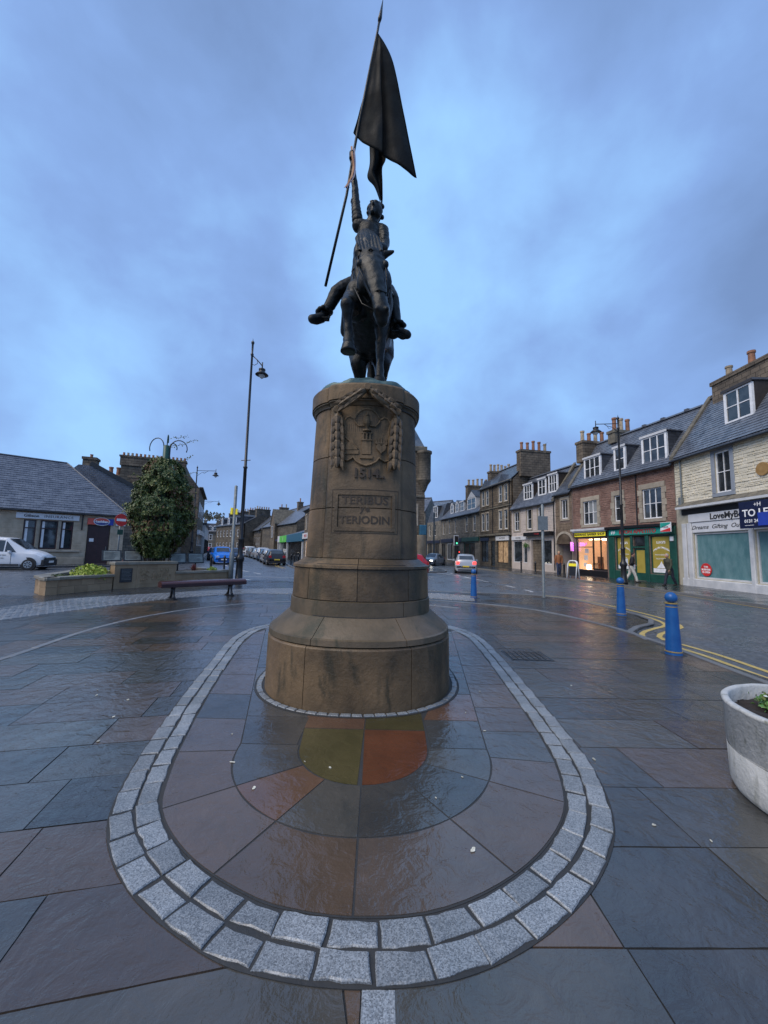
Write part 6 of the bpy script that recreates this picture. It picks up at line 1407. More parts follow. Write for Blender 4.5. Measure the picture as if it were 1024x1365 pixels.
# ------------------------------------------------------------------ clear glass for the lit shop
def clear_glass():
    m = bpy.data.materials.new('clear_glass'); m.use_nodes = True; nt = m.node_tree; nt.nodes.clear()
    o = N(nt, 'ShaderNodeOutputMaterial'); a = N(nt, 'ShaderNodeBsdfTransparent'); g = N(nt, 'ShaderNodeBsdfGlossy', Roughness=.02); x = N(nt, "ShaderNodeMixShader"); x.inputs[0].default_value = .10
    nt.links.new(a.outputs[0], x.inputs[1]); nt.links.new(g.outputs[0], x.inputs[2]); nt.links.new(x.outputs[0], o.inputs[0]); MATS['clear_glass'] = m
clear_glass()
def frame(A, B): d = (B[0] - A[0], B[1] - A[1]); return math.hypot(*d), math.atan2(d[1], d[0])
def bld(name, label, A, B, cat='building', group=None): L_, a = frame(A, B); t = thing(name, label, cat, (A[0], A[1], 0), a, group); return t, L_
def frontwall(t, x0, x1, z0, z1, ops, m, rev=.16): mb = MB(); wall_mesh(mb, x0, x1, z0, z1, ops, 0, rev); return mb.build('front_wall', m, t)
def expand(ops, s=.14, b=.15): return [(a - s, c + s, d - b, e + s * 1.5) for a, c, d, e in ops]

# ===== cream painted house with the empty shop, far right
t, W = bld('cream_house', 'cream painted rubble house with an empty white shopfront, nearest on the right', (17.1, 22.3), (17.0, 13)); W = 13.0
ops = [(2.80, 3.68, 4.92, 7.02), (8.2, 9.1, 4.92, 7.02)]; sh_ = [(1.18, 4.42, .50, 2.92), (4.72, 8.5, .50, 2.92), (9.2, 12.2, .5, 2.92)]
frontwall(t, 0, W, 0, 7.5, ops + sh_, 'cream_joint')
masonry(t, 'cream_paint', .02, W, 4.62, 7.42, [(a - .2, b + .2, c - .2, d + .2) for a, b, c, d in ops], .06, .19, .14, .52, proud=(.006, .045), seed=2, gap=.016)
for o_ in ops: window(t, *o_, cols=2, rows=2, surround='surround_blue', sw=.22, depth=.10)
ct = MB(); 
gable_body(t, W, 5.4, 7.5, 10.9, 'stone_brown', ry=2.3); roof_slabs(t, W, 5.4, 7.5, 10.9, 'slate', ry=2.3, skew=(.08,))
slates(t, 'slate_piece', .25, W, -.22, 7.34, 2.3, 11.04, .30, seed=3)
dormer(t, 3.0, 4.40, 8.55, 10.1, 3.4 / 2.3, 7.5, cols=2, rows=2, cheek='timber_dark', fascia='timber_dark'); dormer(t, 8.2, 9.6, 8.55, 10.1, 3.4 / 2.3, 7.5, cols=2, rows=2, cheek='timber_dark', fascia='timber_dark')
chimney(t, .7, 4.8, 1.9, 2.8, 10.2, 11.7, 3, 'stone_brown', ph=.85, along='x', pr=.20)
MB().box(.45, W, -.42, .0, 4.30, 4.42).box(.45, W, -.30, .0, 4.42, 4.50).build('cornice', 'white_dirty', t); MB().xprism([(0, 4.50), (-.40, 4.42), (-.40, 4.44), (0, 4.72)], .35, W).build('cornice_roof', 'cope_stone', t)
MB().box(.45, W, -.06, -.002, 3.98, 4.30).build('shadow_strip', 'shop_black', t)  # black strip stands in for the shadow under the cornice
MB().bbox(.95, W, -.11, -.002, 3.52, 3.97, .02).build('fascia', 'fascia_white', t); fs = LAST[0]
text('LoveMyBeds', 'text_black', fs, (3.55, -.125, 3.74), .44, .006, thick=.008)
MB().bbox(1.14, 4.44, -.06, -.002, 2.95, 3.50, .02).build('sub_fascia', 'fascia_white', t); text('Dreams  Gifting  Outlet', 'text_black', LAST[0], (2.80, -.066, 3.22), .30, .005, shear=.35, sx=1.15)
MB().bbox(4.70, 8.54, -.06, -.002, 2.95, 3.50, .02).build('sub_fascia', 'fascia_white', t)
for k, (a, b, c, d) in enumerate(sh_):
    window(t, a, b, c, d, cols=1, rows=1, frame='white_dirty', glass='whitewashed_glass', fw=.07, depth=.10, name='shop_window')
for a, b in ((.42, .72), (.80, 1.12), (4.46, 4.68), (8.56, 9.14)): MB().bbox(a, b, -.10, -.002, .0, 3.50, .03).build('pilaster', 'white_dirty', t)
MB().bbox(.30, W, -.09, -.004, .02, .46, .03).build('stall_riser', 'white_dirty', t)
dd_ = MB().tube([(1.78, .075, .98), (1.78, .060, .98)], .34, 28).build('round_poster', 'red_sign', t)
for k, s in enumerate(('THIS', 'BUSINESS', 'IS OPEN')): text(s, 'text_white', dd_, (1.78, .056, 1.12 - k * .14), .135, .003, thick=.004)
sg = thing('to_let_board', 'dark navy TO LET board with phone number fixed above the empty shop', 'sign', t.location, t.rotation_euler.z)
MB().bbox(4.82, 7.3, -.78, -.70, 2.96, 4.16, .01).build('board', 'navy_board', sg); b_ = LAST[0]
text('TO LET', 'text_white', b_, (5.0, -.79, 3.62), .44, .004, align='LEFT', thick=.008); text('0131 240 0770', 'text_white', b_, (5.08, -.79, 3.27), .20, .004, align='LEFT', thick=.003); text('+H', 'text_white', b_, (5.55, -.79, 3.98), .26, .004, align='LEFT'); MB().box(5.08, 5.5, -.785, -.78, 3.08, 3.095).build('rule', 'text_white', b_)
MB().box(5.72, 6.3, -.80, -.785, 3.05, 3.62).build('blue_sticker', 'blue_sign', b_); MB().box(5.2, 5.3, -.72, -.0, 4.0, 4.08).box(6.3, 6.4, -.72, -.0, 4.0, 4.08).build('bracket', 'iron_black', sg)
MB().tube([(5.35, -.10, 5.65), (5.35, -.04, 5.65)], .30, 24).build('oval_plaque', 'gold_plaque', t)
downpipe(t, .56, 4.95, 7.35, m='galvanised'); MB().bbox(.44, .66, -.22, -.06, 4.45, 5.0, .02).build('hopper', 'galvanised', t)

# ===== pink rubble house with barber and takeaway
A, B = (15.4, 31.3), (17.1, 22.3)
t, W = bld('red_sandstone_house', 'pinkish red sandstone house over the lit barber shop and the green takeaway', A, B)
up = [(1.35, 2.85, 3.95, 5.75), (4.52, 5.15, 4.0, 5.80), (6.85, 8.25, 3.98, 5.88)]
barb = (.45, 3.70, .50, 2.88); yel = [(4.50, 5.75, .66, 2.92), (7.28, 8.60, .56, 2.90)]; door = (6.02, 6.92, .06, 2.92)
frontwall(t, 0, W, 0, 7.3, up + [barb] + yel + [door], 'rubble_mortar', .2)
masonry(t, 'rubble_pink', .02, W - .05, 3.62, 7.2, [(a - .3, b + .3, c - .2, d + .25) for a, b, c, d in up] + [(-.1, .16, 0, 8)], .08, .17, .18, .42, proud=(.010, .034), seed=5)
for k, o_ in enumerate(up): window(t, *o_, cols=(3, 1, 3)[k], rows=2, surround='surround_stone', sw=.24, depth=.10, quoins=True, mul=.9, glass=['glass', 'glass', 'curtain'])
gable_body(t, W, 5.4, 7.3, 10.7, 'rubble_brown', ry=2.3); roof_slabs(t, W, 5.4, 7.3, 10.7, 'slate', ry=2.3, skew=(.05,)); slates(t, 'slate_piece', .05, W, -.22, 7.14, 2.3, 10.84, .28, seed=4)
o_ = [c for c in t.children if c.name.startswith('gable_wall')][0]
for v_ in o_.data.vertices:
    if v_.co.z < .01: v_.co.z = 3.1
MB().box(0, W, 3.1, 5.4, 0, 3.1).box(3.8, W, .25, 3.1, 0, 3.1).box(0, .4, .25, 3.1, 0, 3.1).build('back_wall', 'rubble_brown', t)
for o_ in ((1.55, 3.15, 7.5, 9.05, 3), (4.60, 5.45, 7.6, 9.12, 1), (6.95, 8.60, 7.5, 9.18, 3)): dormer(t, *o_[:4], 3.4 / 2.3, 7.3, cols=o_[4], rows=2, fascia='white_dirty', cap=.07)
chimney(t, 2.2, 2.9, 1.7, 3.5, 10.3, 11.2, 3, 'cope_stone', ph=1.0, pr=.19); chimney(t, -.45, .35, .9, 3.4, 9.3, 11.0, 4, 'stone_brown', ph=.85, pr=.19)
for xx in (8.2, 6.5, 5.0, 2.0): MB().bbox(xx - .12, xx + .12, 2.15, 2.45, 10.84, 11.02, .02).build('ridge_block', 'lead', t)
downpipe(t, 6.45, 3.6, 7.2, m='gutter_black', r=.035)
# barber
MB().box(.20, 3.85, -.34, -.003, 3.46, 3.62).box(.26, 3.80, -.24, -.004, 3.36, 3.46).build('cornice', 'white_dirty', t)
MB().bbox(.30, 3.80, -.12, -.002, 2.98, 3.34, .01).build('barber_fascia', 'shop_black', t); f = LAST[0]; MB().bbox(.42, 3.72, -.135, -.122, 3.02, 3.31, .005).build('sign_strip', 'sign_yellow', f)
text('MARMARIS BARBER SHOP', 'text_black', f, (2.05, -.14, 3.165), .25, .004, sx=1.12, thick=.007)
mb = MB(); x0, x1, z0, z1 = barb
mb.add([(x0, .2, z0), (x1, .2, z0), (x1, .2, z1), (x0, .2, z1), (x0, 3, z0), (x1, 3, z0), (x1, 3, z1), (x0, 3, z1)], [(4, 5, 6, 7), (0, 4, 7, 3), (1, 2, 6, 5), (0, 1, 5, 4), (3, 7, 6, 2)]); mb.build('lit_interior', 'barber_wall_glow', t); it = LAST[0]
MB().box(.9, 3.2, .8, 1.0, 2.80, 2.86).box(.9, 3.2, 2.0, 2.2, 2.80, 2.86).build('ceiling_light', 'barber_light', it)
mb = MB()
for x in (.75, 1.45): 
    for k in range(4): mb.box(x, x + .55, 2.5, 2.95, .7 + k * .45, .75 + k * .45); mb.box(x + .08, x + .2, 2.5, 2.6, .75 + k * .45, .95 + k * .45); mb.box(x + .3, x + .36, 2.5, 2.6, .75 + k * .45, .88 + k * .45)
for k in range(4): mb.box(2.85, 3.65, 1.6, 2.0, .9 + k * .42, .95 + k * .42); mb.box(2.95, 3.1, 1.65, 1.8, .95 + k * .42, 1.15 + k * .42); mb.box(3.3, 3.5, 1.65, 1.8, .95 + k * .42, 1.12 + k * .42)
mb.box(2.8, 2.86, 1.6, 2.0, .5, 2.6); mb.box(1.1, 1.7, .9, 1.4, .5, 1.0); mb.box(1.15, 1.65, 1.3, 1.42, 1.0, 1.5); mb.build('shelves_and_chairs', 'barber_shelf', it)
MB().lathe([(.16, 0), (.20, .12), (.14, .34), (.03, .36)], (1.18, .5, .52), 12).build('table_lamp', 'barber_light', it)
MB().box(.9, 1.30, .32, .34, 1.2, 1.6).box(1.0, 1.4, .32, .34, 1.75, 2.1).box(.85, 1.2, .3, .32, .72, 1.0).build('posters', 'poster_white', it)
mb = MB(); mb.box(.45, .52, .02, .12, .5, 2.88).box(3.63, 3.70, .02, .12, .5, 2.88).box(2.22, 2.30, .02, .12, .5, 2.88).box(.52, 2.22, .02, .12, 2.20, 2.25).box(2.30, 3.63, .02, .12, .5, .62).box(3.0, 3.05, .02, .12, .62, 2.88); mb.build('shop_frame', 'shop_black', t); f = LAST[0]
MB().box(.52, 2.22, .06, .07, .5, 2.2).build('pane', 'clear_glass', f); MB().box(.52, 2.22, .06, .07, 2.25, 2.88).build('pane', 'clear_glass', f); MB().box(2.30, 3.0, .06, .07, .62, 2.88).build('pane', 'clear_glass', f); MB().box(3.05, 3.63, .06, .07, .62, 2.88).build('pane', 'clear_glass', f)
mb = MB()
for k in range(5): mb.tube([(.62 + k * .10, .20, 2.32), (.72 + k * .10, .20, 2.42), (.62 + k * .10, .20, 2.56)], .022, 5)
mb.build('neon_sign', 'neon_purple', it); mb = MB()
for k in range(3): mb.tube([(1.15 + .09 * k, .2, 2.30 + .05 * k), (1.32 + .05 * k, .2, 2.62 - .07 * k)], .024, 5)
mb.build('neon_sign', 'neon_pink', it); MB().tube([(2.02, .2, 2.40), (2.14, .2, 2.55), (2.05, .2, 2.66)], .024, 5).tube([(2.15, .2, 2.36), (2.02, .2, 2.62)], .02, 5).build('neon_sign', 'neon_blue', it)
pole_ = MB().tube([(.30, -.30, 1.9), (.30, -.30, 2.62)], .11, 12).build('barber_pole', 'neon_pink', t, True)
mb = MB()
for k in range(5): mb.tube([(.30 + .115 * math.cos(q), -.30 + .115 * math.sin(q), 1.92 + k * .14 + q * .03) for q in [i * .5 for i in range(7)]], .022, 5)
mb.build('stripes', 'neon_purple', pole_)
MB().bbox(.45, 3.70, -.04, .0, .02, .48, .02).build('stall_riser', 'shop_black', t)
# takeaway
MB().bbox(3.92, 9.1, -.14, -.002, 2.96, 3.44, .01).build('green_fascia', 'shop_green', t); MB().box(3.9, 9.1, -.36, -.004, 3.44, 3.60).build('cornice', 'shop_black', t)
MB().bbox(4.10, 8.80, -.16, -.142, 3.02, 3.40, .005).build('takeaway_sign', 'teal_sign', t); f = LAST[0]; text('BUON APPETITO', 'text_red', f, (6.45, -.166, 3.20), .36, .005, sx=1.05, thick=.012)
for x_ in (4.3, 4.5, 8.55, 8.35): MB().yprism([(x_, 3.06), (x_ + .16, 3.18), (x_ + .12, 3.34), (x_ - .02, 3.24)], -.166, -.161).build('white_splash', 'poster_white', f)
mb = MB()
for a, b in ((3.90, 4.44), (5.80, 5.98), (6.96, 7.22), (8.66, 9.10)): mb.bbox(a, b, -.10, -.002, .0, 2.95, .03)
mb.bbox(4.44, 5.80, -.07, -.002, .0, .62, .03).bbox(7.22, 8.66, -.07, -.002, .0, .52, .03).box(5.98, 6.96, -.06, -.003, 2.15, 2.25); mb.build('green_timber', 'shop_green', t)
for k, o_ in enumerate(yel):
    w = window(t, *o_, cols=1, rows=1, frame='shop_green', glass='glass', fw=.05, depth=.12, name='shop_window'); a, b, c, d = o_; cx = (a + b) / 2
    MB().box(a + .06, b - .06, .105, .112, c + .34, d - .06).build('gold_poster', 'poster_gold', w); MB().box(a + .06, b - .06, .105, .112, c + .08, c + .33).build('white_blind', 'poster_white', w); q = dict(depth=.003)
    text("LUIGI'S", 'text_white', w, (cx, .10, 2.48), .20, thick=.006, **q)
    s_ = ('PIZZA & PASTA', 'ITALIAN TAKEAWAY')[k]; n = len(s_); wd = (b - a) * .86
    for i, chh in enumerate(s_):
        u = (i - (n - 1) / 2) / n; text(chh, 'text_white', w, (cx + u * wd, .10, 2.16 - u * u * .9), .155, thick=.004, **q) if chh != ' ' else None
    text(('FRESH DOUGH', 'PASTA DESSERTS')[k], 'text_white', w, (cx, .10, 1.72), .115, **q); text(('DINE IN', 'PIZZA KEBABS')[k], 'text_white', w, (cx, .10, 1.48), .115, **q)
    mb = MB().yprism([(a + .3, c + .36), (b - .3, c + .36), (cx + .05, c + .62), (cx - .02, c + .78), (cx - .12, c + .60)], .099, .103); mb.build('white_print', 'poster_white', w)
MB().box(6.04, 6.90, .08, .12, .06, 2.12).build('door', 'shop_green', t); dr = LAST[0]; MB().box(6.16, 6.78, .065, .078, .55, 2.0).build('door_glass', 'poster_gold', dr); MB().box(6.10, 6.84, .05, .1, 2.3, 2.85).build('fanlight', 'glass', dr); MB().tube([(6.18, .06, 1.0), (6.18, .06, 1.15)], .015, 6).build('handle', 'gold_band', dr)
sg = thing('hanging_sign', 'small projecting sign panel in white, green and red at the corner of the takeaway', 'sign', t.location, t.rotation_euler.z)
MB().bbox(8.62, 9.30, -.62, -.56, 3.06, 3.62, .01).build('panel', 'poster_white', sg); b_ = LAST[0]; MB().yprism([(8.64, 3.60), (9.28, 3.60), (9.28, 3.52), (8.64, 3.28)], -.626, -.621).build('green_band', 'teal_sign', b_); MB().yprism([(8.64, 3.08), (9.28, 3.08), (9.28, 3.30), (8.64, 3.12)], -.626, -.621).build('red_band', 'red_sign', b_); text('PIZZA', 'text_black', b_, (8.96, -.628, 3.34), .15, .003); MB().box(8.9, 8.95, -.56, 0, 3.4, 3.45).build('bracket', 'iron_black', sg)
MB().box(8.80, 8.98, -.18, -.10, 2.55, 2.80).build('wall_lamp', 'poster_white', t)

# ===== arch (pend) building
A, B = (15.0, 33.4), (15.4, 31.3)
t, W = bld('pend_house', 'narrow grey brown stone house with an arched passage below its single window', A, B)
op = (.85, 1.65, 4.62, 6.2); arch = [(.12, 0)] + [(.12, 2.5)] + [(1.12 + 1.0 * math.cos(PI - PI * i / 10), 2.5 + .85 * math.sin(PI * i / 10)) for i in range(11)] + [(2.1, 0)]
frontwall(t, 0, W, 3.4, 6.9, [op], 'rubble_mortar'); masonry(t, 'rubble_brown', 0, W, 3.45, 6.8, [(op[0] - .25, op[1] + .25, op[2] - .2, op[3] + .25)], .14, .24, .25, .5, seed=6)
mb = MB()
for i in range(10):
    a0, a1 = PI - PI * i / 10, PI - PI * (i + 1) / 10; f0 = lambda a, r: (1.11 + r * math.cos(a), 2.5 + r * .88 * math.sin(a))
    MB().yprism([f0(a1, .98), f0(a0, .98), f0(a0, 1.20), f0(a1, 1.20)][::1], -.05, .3).build('arch_stone', 'surround_stone', t)
MB().box(-.02, .12, -.02, .6, 0, 2.55).box(2.10, W, -.02, .6, 0, 2.55).build('arch_pier', 'surround_stone', t)
MB().box(0, .1, 0, 6, 0, 3.4).box(2.12, W, 0, 6, 0, 3.4).box(.1, 2.12, 5.8, 6, 0, 3.4).build('passage_wall', 'pink_paint', t); MB().add([(-.02, -.01, 3.45), (W, -.01, 3.45), (W, -.01, 2.5), (2.32, -.01, 2.5)] + [(1.11 + 1.2 * math.cos(PI * i / 10), -.01, 2.5 + 1.056 * math.sin(PI * i / 10)) for i in range(11)] + [(-.1, -.01, 2.5), (-.02, -.01, 2.5)], [tuple(range(17))[::-1]]).build('spandrel', 'rubble_brown', t)
MB().box(.6, 1.9, 3.0, 3.2, 2.3, 2.5).build('passage_beam', 'shop_black', t)
window(t, *op, cols=2, rows=1, surround='surround_stone', sw=.2); gable_body(t, W, 5.4, 6.9, 9.3, 'rubble_brown', y0=.3, ry=2.1)
o_ = [c for c in t.children if c.name.startswith('gable_wall')][0]
for v_ in o_.data.vertices:
    if v_.co.z < .01: v_.co.z = 3.5
roof_slabs(t, W, 5.4, 6.9, 9.3, 'slate_dark', ry=2.1)

# ===== pale painted house
A, B = (13.6, 40.7), (15.0, 33.4)
t, W = bld('pale_house', 'pale pink painted stone house with a white shopfront and three dormers', A, B)
up = [(.55, 1.55, 3.95, 5.85), (2.95, 3.75, 4.0, 5.95), (4.85, 5.65, 4.0, 6.0)]; shp = (.3, 2.0, .7, 2.9); dr_ = (3.6, 5.3, .05, 2.95); s2 = (5.5, 6.8, .7, 2.9)
frontwall(t, 0, W, 0, 6.45, up + [shp, (2.2, 2.9, .7, 2.4), dr_, s2], 'pink_paint', .22); masonry(t, 'pink_paint', 0, W, 3.5, 6.35, [(a - .18, b + .18, c - .18, d + .2) for a, b, c, d in up], .14, .22, .25, .55, proud=(.01, .03), seed=8)
for k, o_ in enumerate(up): window(t, *o_, cols=(2, 1, 1)[k], rows=2, surround='surround_stone', sw=.16)
for o_ in (shp, s2): window(t, *o_, cols=1, rows=1, frame='white_dirty', fw=.07, name='shop_window')
window(t, 2.2, 2.9, .7, 2.4, cols=1, rows=1, frame='white_dirty'); MB().box(3.62, 5.28, .4, .5, .05, 2.95).build('dark_doorway', 'shop_black', t)
MB().bbox(.1, 2.9, -.10, -.002, 2.98, 3.36, .01).build('fascia', 'fascia_white', t); text('DRESSED', 'text_black', LAST[0], (1.4, -.105, 3.17), .24, .003); MB().box(2.95, 7.2, -.45, -.004, 3.28, 3.62).build('shop_canopy', 'shop_black', t); text('THE BAR', 'text_red', LAST[0], (5.2, -.455, 3.44), .2, .003)
gable_body(t, W, 5.4, 6.45, 9.5, 'stone_brown', ry=2.1); roof_slabs(t, W, 5.4, 6.45, 9.5, 'slate', ry=2.1, skew=(W - .1,))
for o_ in ((2.05, 3.45, 7.05, 8.45, 3), (4.40, 5.50, 7.20, 8.62, 2), (6.0, 7.15, 7.25, 8.75, 3)): dormer(t, *o_[:4], 3.05 / 2.1, 6.45, cols=o_[4], rows=2, cheek='timber_dark')
downpipe(t, W - .15, .2, 6.4)
hb_ = thing('hanging_basket', 'small hanging basket of green plants by the dark doorway of the pale house', 'hanging basket', (t.location.x, t.location.y, 0), t.rotation_euler.z)
mb = MB(); leaves(mb, 260, lambda rd: ((3.25 + rd.gauss(0, .14), -.35 + rd.gauss(0, .12), 2.42 + rd.gauss(0, .10)), (rd.gauss(0, 1), -1, rd.gauss(0, 1))), .10, random.Random(3)); mb.build('foliage', 'leaf_green', hb_); MB().tube([(3.25, 0, 2.85), (3.25, -.35, 2.85), (3.25, -.35, 2.5)], .015, 5).build('bracket', 'iron_black', hb_)

# ===== three storey block
A, B = (12.16, 48.4), (13.6, 40.7)
t, W = bld('tall_tenement', 'dark three storey stone tenement with chimneys, beyond the pale house', A, B)
up = []
for z0, z1 in ((7.35, 9.15), (4.28, 6.35)):
    for a in (.55, 1.70, 5.0, 6.25): up.append((a, a + .75, z0, z1))
sh_ = [(.4, 2.3, .5, 3.0), (3.0, 4.0, .1, 3.0), (4.6, 7.0, .5, 2.95)]
frontwall(t, 0, W, 0, 9.6, up + sh_, 'ashlar_dark', .2)
for o_ in up: window(t, *o_, cols=1, rows=2, surround='surround_stone', sw=.12)
masonry(t, 'stone_brown', 0, W, 3.9, 9.35, [(a - .14, b + .14, c - .14, d + .2) for a, b, c, d in up] + [(0, W, 6.72, 6.9)], .28, .28, .45, .7, proud=(.01, .014), gap=.01, seed=9, name='ashlar_blocks')
MB().bbox(0, W, -.10, 0, 6.74, 6.88, .03).bbox(0, W, -.22, 0, 9.38, 9.60, .05).bbox(0, W, -.26, 0, 3.55, 3.80, .05).build('string_course', 'cope_stone', t)
for k, o_ in enumerate(sh_): window(t, *o_, cols=(2, 1, 2)[k], rows=1, frame='shop_black', fw=.07, glass=('glass', 'glass', 'shop_glow')[k], name='shop_window')
MB().bbox(4.4, 7.3, -.12, -.002, 3.0, 3.5, .01).build('fascia', 'fascia_white', t); text('ANTIQUES', 'text_black', LAST[0], (5.9, -.125, 3.25), .26, .003); MB().bbox(.2, 2.5, -.1, -.002, 3.05, 3.45, .01).build('fascia', 'shop_navy', t)
gable_body(t, W, 6.4, 9.6, 11.9, 'stone_brown', ry=2.6); roof_slabs(t, W, 6.4, 9.6, 11.9, 'slate_dark', ry=2.6)
for a in (1.4, 5.7): MB().yprism([(a - .9, 9.6), (a + .9, 9.6), (a, 10.5)], -.05, 2.0).build('roof_gablet', 'slate_dark', t)
chimney(t, -.3, .5, 1.2, 4.2, 10.0, 11.9, 6, 'stone_brown', pm=('pot_buff',), ph=1.0, pr=.19); chimney(t, W - .45, W + .45, .9, 4.4, 9.9, 12.7, 5, 'stone_brown', ph=1.0, pr=.2); downpipe(t, W - .3, .2, 9.5); downpipe(t, 3.6, 3.7, 9.5)
dsh = MB().tube([(7.8, 4, 12.8), (7.8, 4, 13.7)], .02, 5).tube([(7.2, 4, 13.6), (8.4, 4, 13.7)], .015, 4).build('aerial', 'iron_black', t)

# ===== two storey terrace
A, B = (9.4, 62.9), (12.16, 48.4)
t, W = bld('terrace_house', 'long two storey brown stone terrace with dark shopfronts and white dormers', A, B)
up = [(a, a + .8, 4.4, 6.4) for a in (1.0, 3.6, 6.1, 10.1, 12.7)]; sh_ = [(.5, 2.3, .6, 2.9), (3.0, 5.0, .4, 2.9), (6.0, 8.0, .6, 2.9), (9.6, 13.2, .6, 2.95)]
frontwall(t, 0, W, 0, 6.95, up + sh_, 'stone_grey', .2)
for o_ in up: window(t, *o_, cols=1, rows=2, surround='surround_stone', sw=.14)
for k, o_ in enumerate(sh_): window(t, *o_, cols=2, rows=1, frame=('shop_black', 'white_frame', 'shop_black', 'shop_green')[k], fw=.10, name='shop_window', glass='glass')
for a, b, m_ in ((.2, 5.3, 'shop_navy'), (5.4, 8.9, 'shop_navy'), (9.0, W - .2, 'shop_green')): MB().bbox(a, b, -.14, -.002, 3.05, 3.60, .02).build('fascia', m_, t)
gable_body(t, W, 6, 6.95, 9.5, 'stone_brown', ry=2.5); roof_slabs(t, W, 6, 6.95, 9.5, 'slate', ry=2.5)
for a in (3.2, 5.2): dormer(t, a, a + 1.1, 7.6, 8.8, 2.55 / 2.5, 6.95, pitched=True)
dormer(t, 7.0, 8.4, 7.6, 8.8, 2.55 / 2.5, 6.95, cols=2, fascia='white_frame', cheek='white_dirty'); dormer(t, 10.0, 12.6, 7.5, 8.9, 2.55 / 2.5, 6.95, cols=2, pitched=True, cheek='white_dirty')
chimney(t, 8.7, 9.5, .6, 3.9, 8.6, 11.0, 5, 'stone_brown', pm=('pot_buff',), ph=.95, pr=.2)
# ===== mansard house and far end house
A, B = (7.9, 69.5), (9.4, 62.9)
t, W = bld('mansard_house', 'stone house with a dark slated mansard roof and white dormer at the street bend', A, B)
up = [(1.0, 1.8, 4.3, 6.2), (3.6, 4.5, 4.3, 6.2)]; sh_ = [(.6, 2.8, .6, 2.9), (3.3, 6.0, .6, 2.9)]
frontwall(t, 0, W, 0, 6.7, up + sh_, 'stone_grey')
for o_ in up + sh_: window(t, *o_, cols=1 if o_ in up else 2, rows=2 if o_ in up else 1, frame='white_frame' if o_ in up else 'shop_black')
MB().xprism([(.2, 0), (.2, 6.7), (0, 6.7), (1.0, 9.6), (1.2, 9.7), (8, 9.7), (8, 0)], 0, W).build('mansard_roof', 'slate_dark', t); MB().bbox(.2, 6.4, -.12, -.002, 3.0, 3.5, .02).build('fascia', 'shop_navy', t); dormer(t, 3.0, 4.6, 7.4, 9.2, 2.9, 6.7)
A, B = (4.6, 74.5), (7.9, 73.0)
t, W = bld('end_house', 'far stone house with white windows and slate roof closing the right street', A, B)
up = [(.9, 1.9, 7.0, 8.9), (.9, 1.9, 3.9, 5.8), (2.5, 3.3, 3.9, 5.8), (.6, 3.0, .8, 2.6)]; frontwall(t, -6, W, 0, 9.3, up, 'stone_grey')
for o_ in up: window(t, *o_, cols=1, rows=2, fw=.12)
gable_body(t, W + 6, 8, 9.3, 12.2, 'stone_grey', x0=-6); roof_slabs(t, W + 6, 8, 9.3, 12.2, 'slate', x0=-6); chimney(t, 0, 1.5, 3.5, 4.5, 11.6, 14.2, 3, 'stone_grey', ph=1.0, along='x')
# building above the terrace end behind, with dormered roof
A, B = (5, 84), (12, 78); t, W = bld('back_house', 'grey roofed house rising behind the mansard at the bend', A, B)
MB().box(0, W, .2, 8, 0, 10.2).build('wall', 'ashlar', t); roof_slabs(t, W, 8, 10.2, 12.4, 'slate'); window(t, 2, 3.2, 8.2, 9.8, y=-.12)

# ===== corner tower tenement between the two streets (mostly hidden by the monument)
A, B = (-6.6, 41.5), (4.55, 43.0)
t, W = bld('corner_tenement', 'tall brown stone corner tenement with a round corbelled turret, behind the monument', A, B)
ops = [(W - 1.9, W - .9, 4.6, 6.6), (W - 4.2, W - 3.2, 4.6, 6.6), (2, 3, 4.6, 6.6), (5, 6, 4.6, 6.6)]
frontwall(t, 0, W, 0, 13.5, ops, 'stone_brown'); 
for o_ in ops: window(t, *o_, surround='surround_stone', sw=.18)
MB().box(0, W, .2, 12, 0, 13.5).build('wall', 'stone_brown', t); MB().bbox(-.2, W + .2, -.22, 0, 12.9, 13.5, .06).bbox(0, W + .02, -.16, 0, 7.6, 7.9, .05).build('string_course', 'cope_stone', t)
MB().xprism([(.2, 13.5), (6, 17.5), (12, 13.5)], 0, W).build('roof', 'slate_dark', t); chimney(t, W - 3.2, W - 1.0, 2, 3.2, 13.4, 19.2, 4, 'stone_brown', along='x'); 
MB().lathe([(.10, 8.2), (.28, 8.5), (.50, 9.1), (.78, 9.5), (.82, 9.7), (.78, 9.75), (.78, 12.6), (.90, 12.7), (.90, 12.95), (.2, 12.97)], (W - .1, .1, 0), 20).build('turret', 'ashlar_dark', t, True)
MB().bbox(W - .6, W + .12, -.6, 0, 3.4, 4.5, .04).build('shop_canopy', 'awning_blue', t); MB().lathe([(.55, 0), (.55, 3.3), (.62, 3.36)], (W - .35, -.1, 0), 16).build('corner_column', 'ashlar_block', t, True)

# ------------------------------------------------------------------ far street, its right side
A, B = (-9.75, 47.3), (-6.6, 39.4)
t, W = bld('stone_shop_house', 'two storey stone house with a white shop sign, left edge of the monument', A, B)
up = [(.75, 1.45, 3.95, 5.6), (3.0, 3.7, 3.95, 5.6), (5.8, 6.6, 3.95, 5.6)]; frontwall(t, 0, W, 0, 6.3, up + [(.8, 3.6, .4, 2.6), (4.4, 7.6, .4, 2.6)], 'stone_brown', .25)
for o_ in up: window(t, *o_, surround='surround_stone', sw=.12)
window(t, .8, 3.6, .4, 2.6, cols=3, rows=1, frame='white_frame', glass='shop_glow', name='shop_window'); window(t, 4.4, 7.6, .4, 2.6, cols=2, rows=1, frame='white_frame', glass='glass', name='shop_window')
MB().bbox(.1, 8.0, -.25, -.002, 2.75, 3.42, .02).build('fascia', 'fascia_white', t); text('MILLER', 'text_red', LAST[0], (2.2, -.26, 3.08), .5, .004)
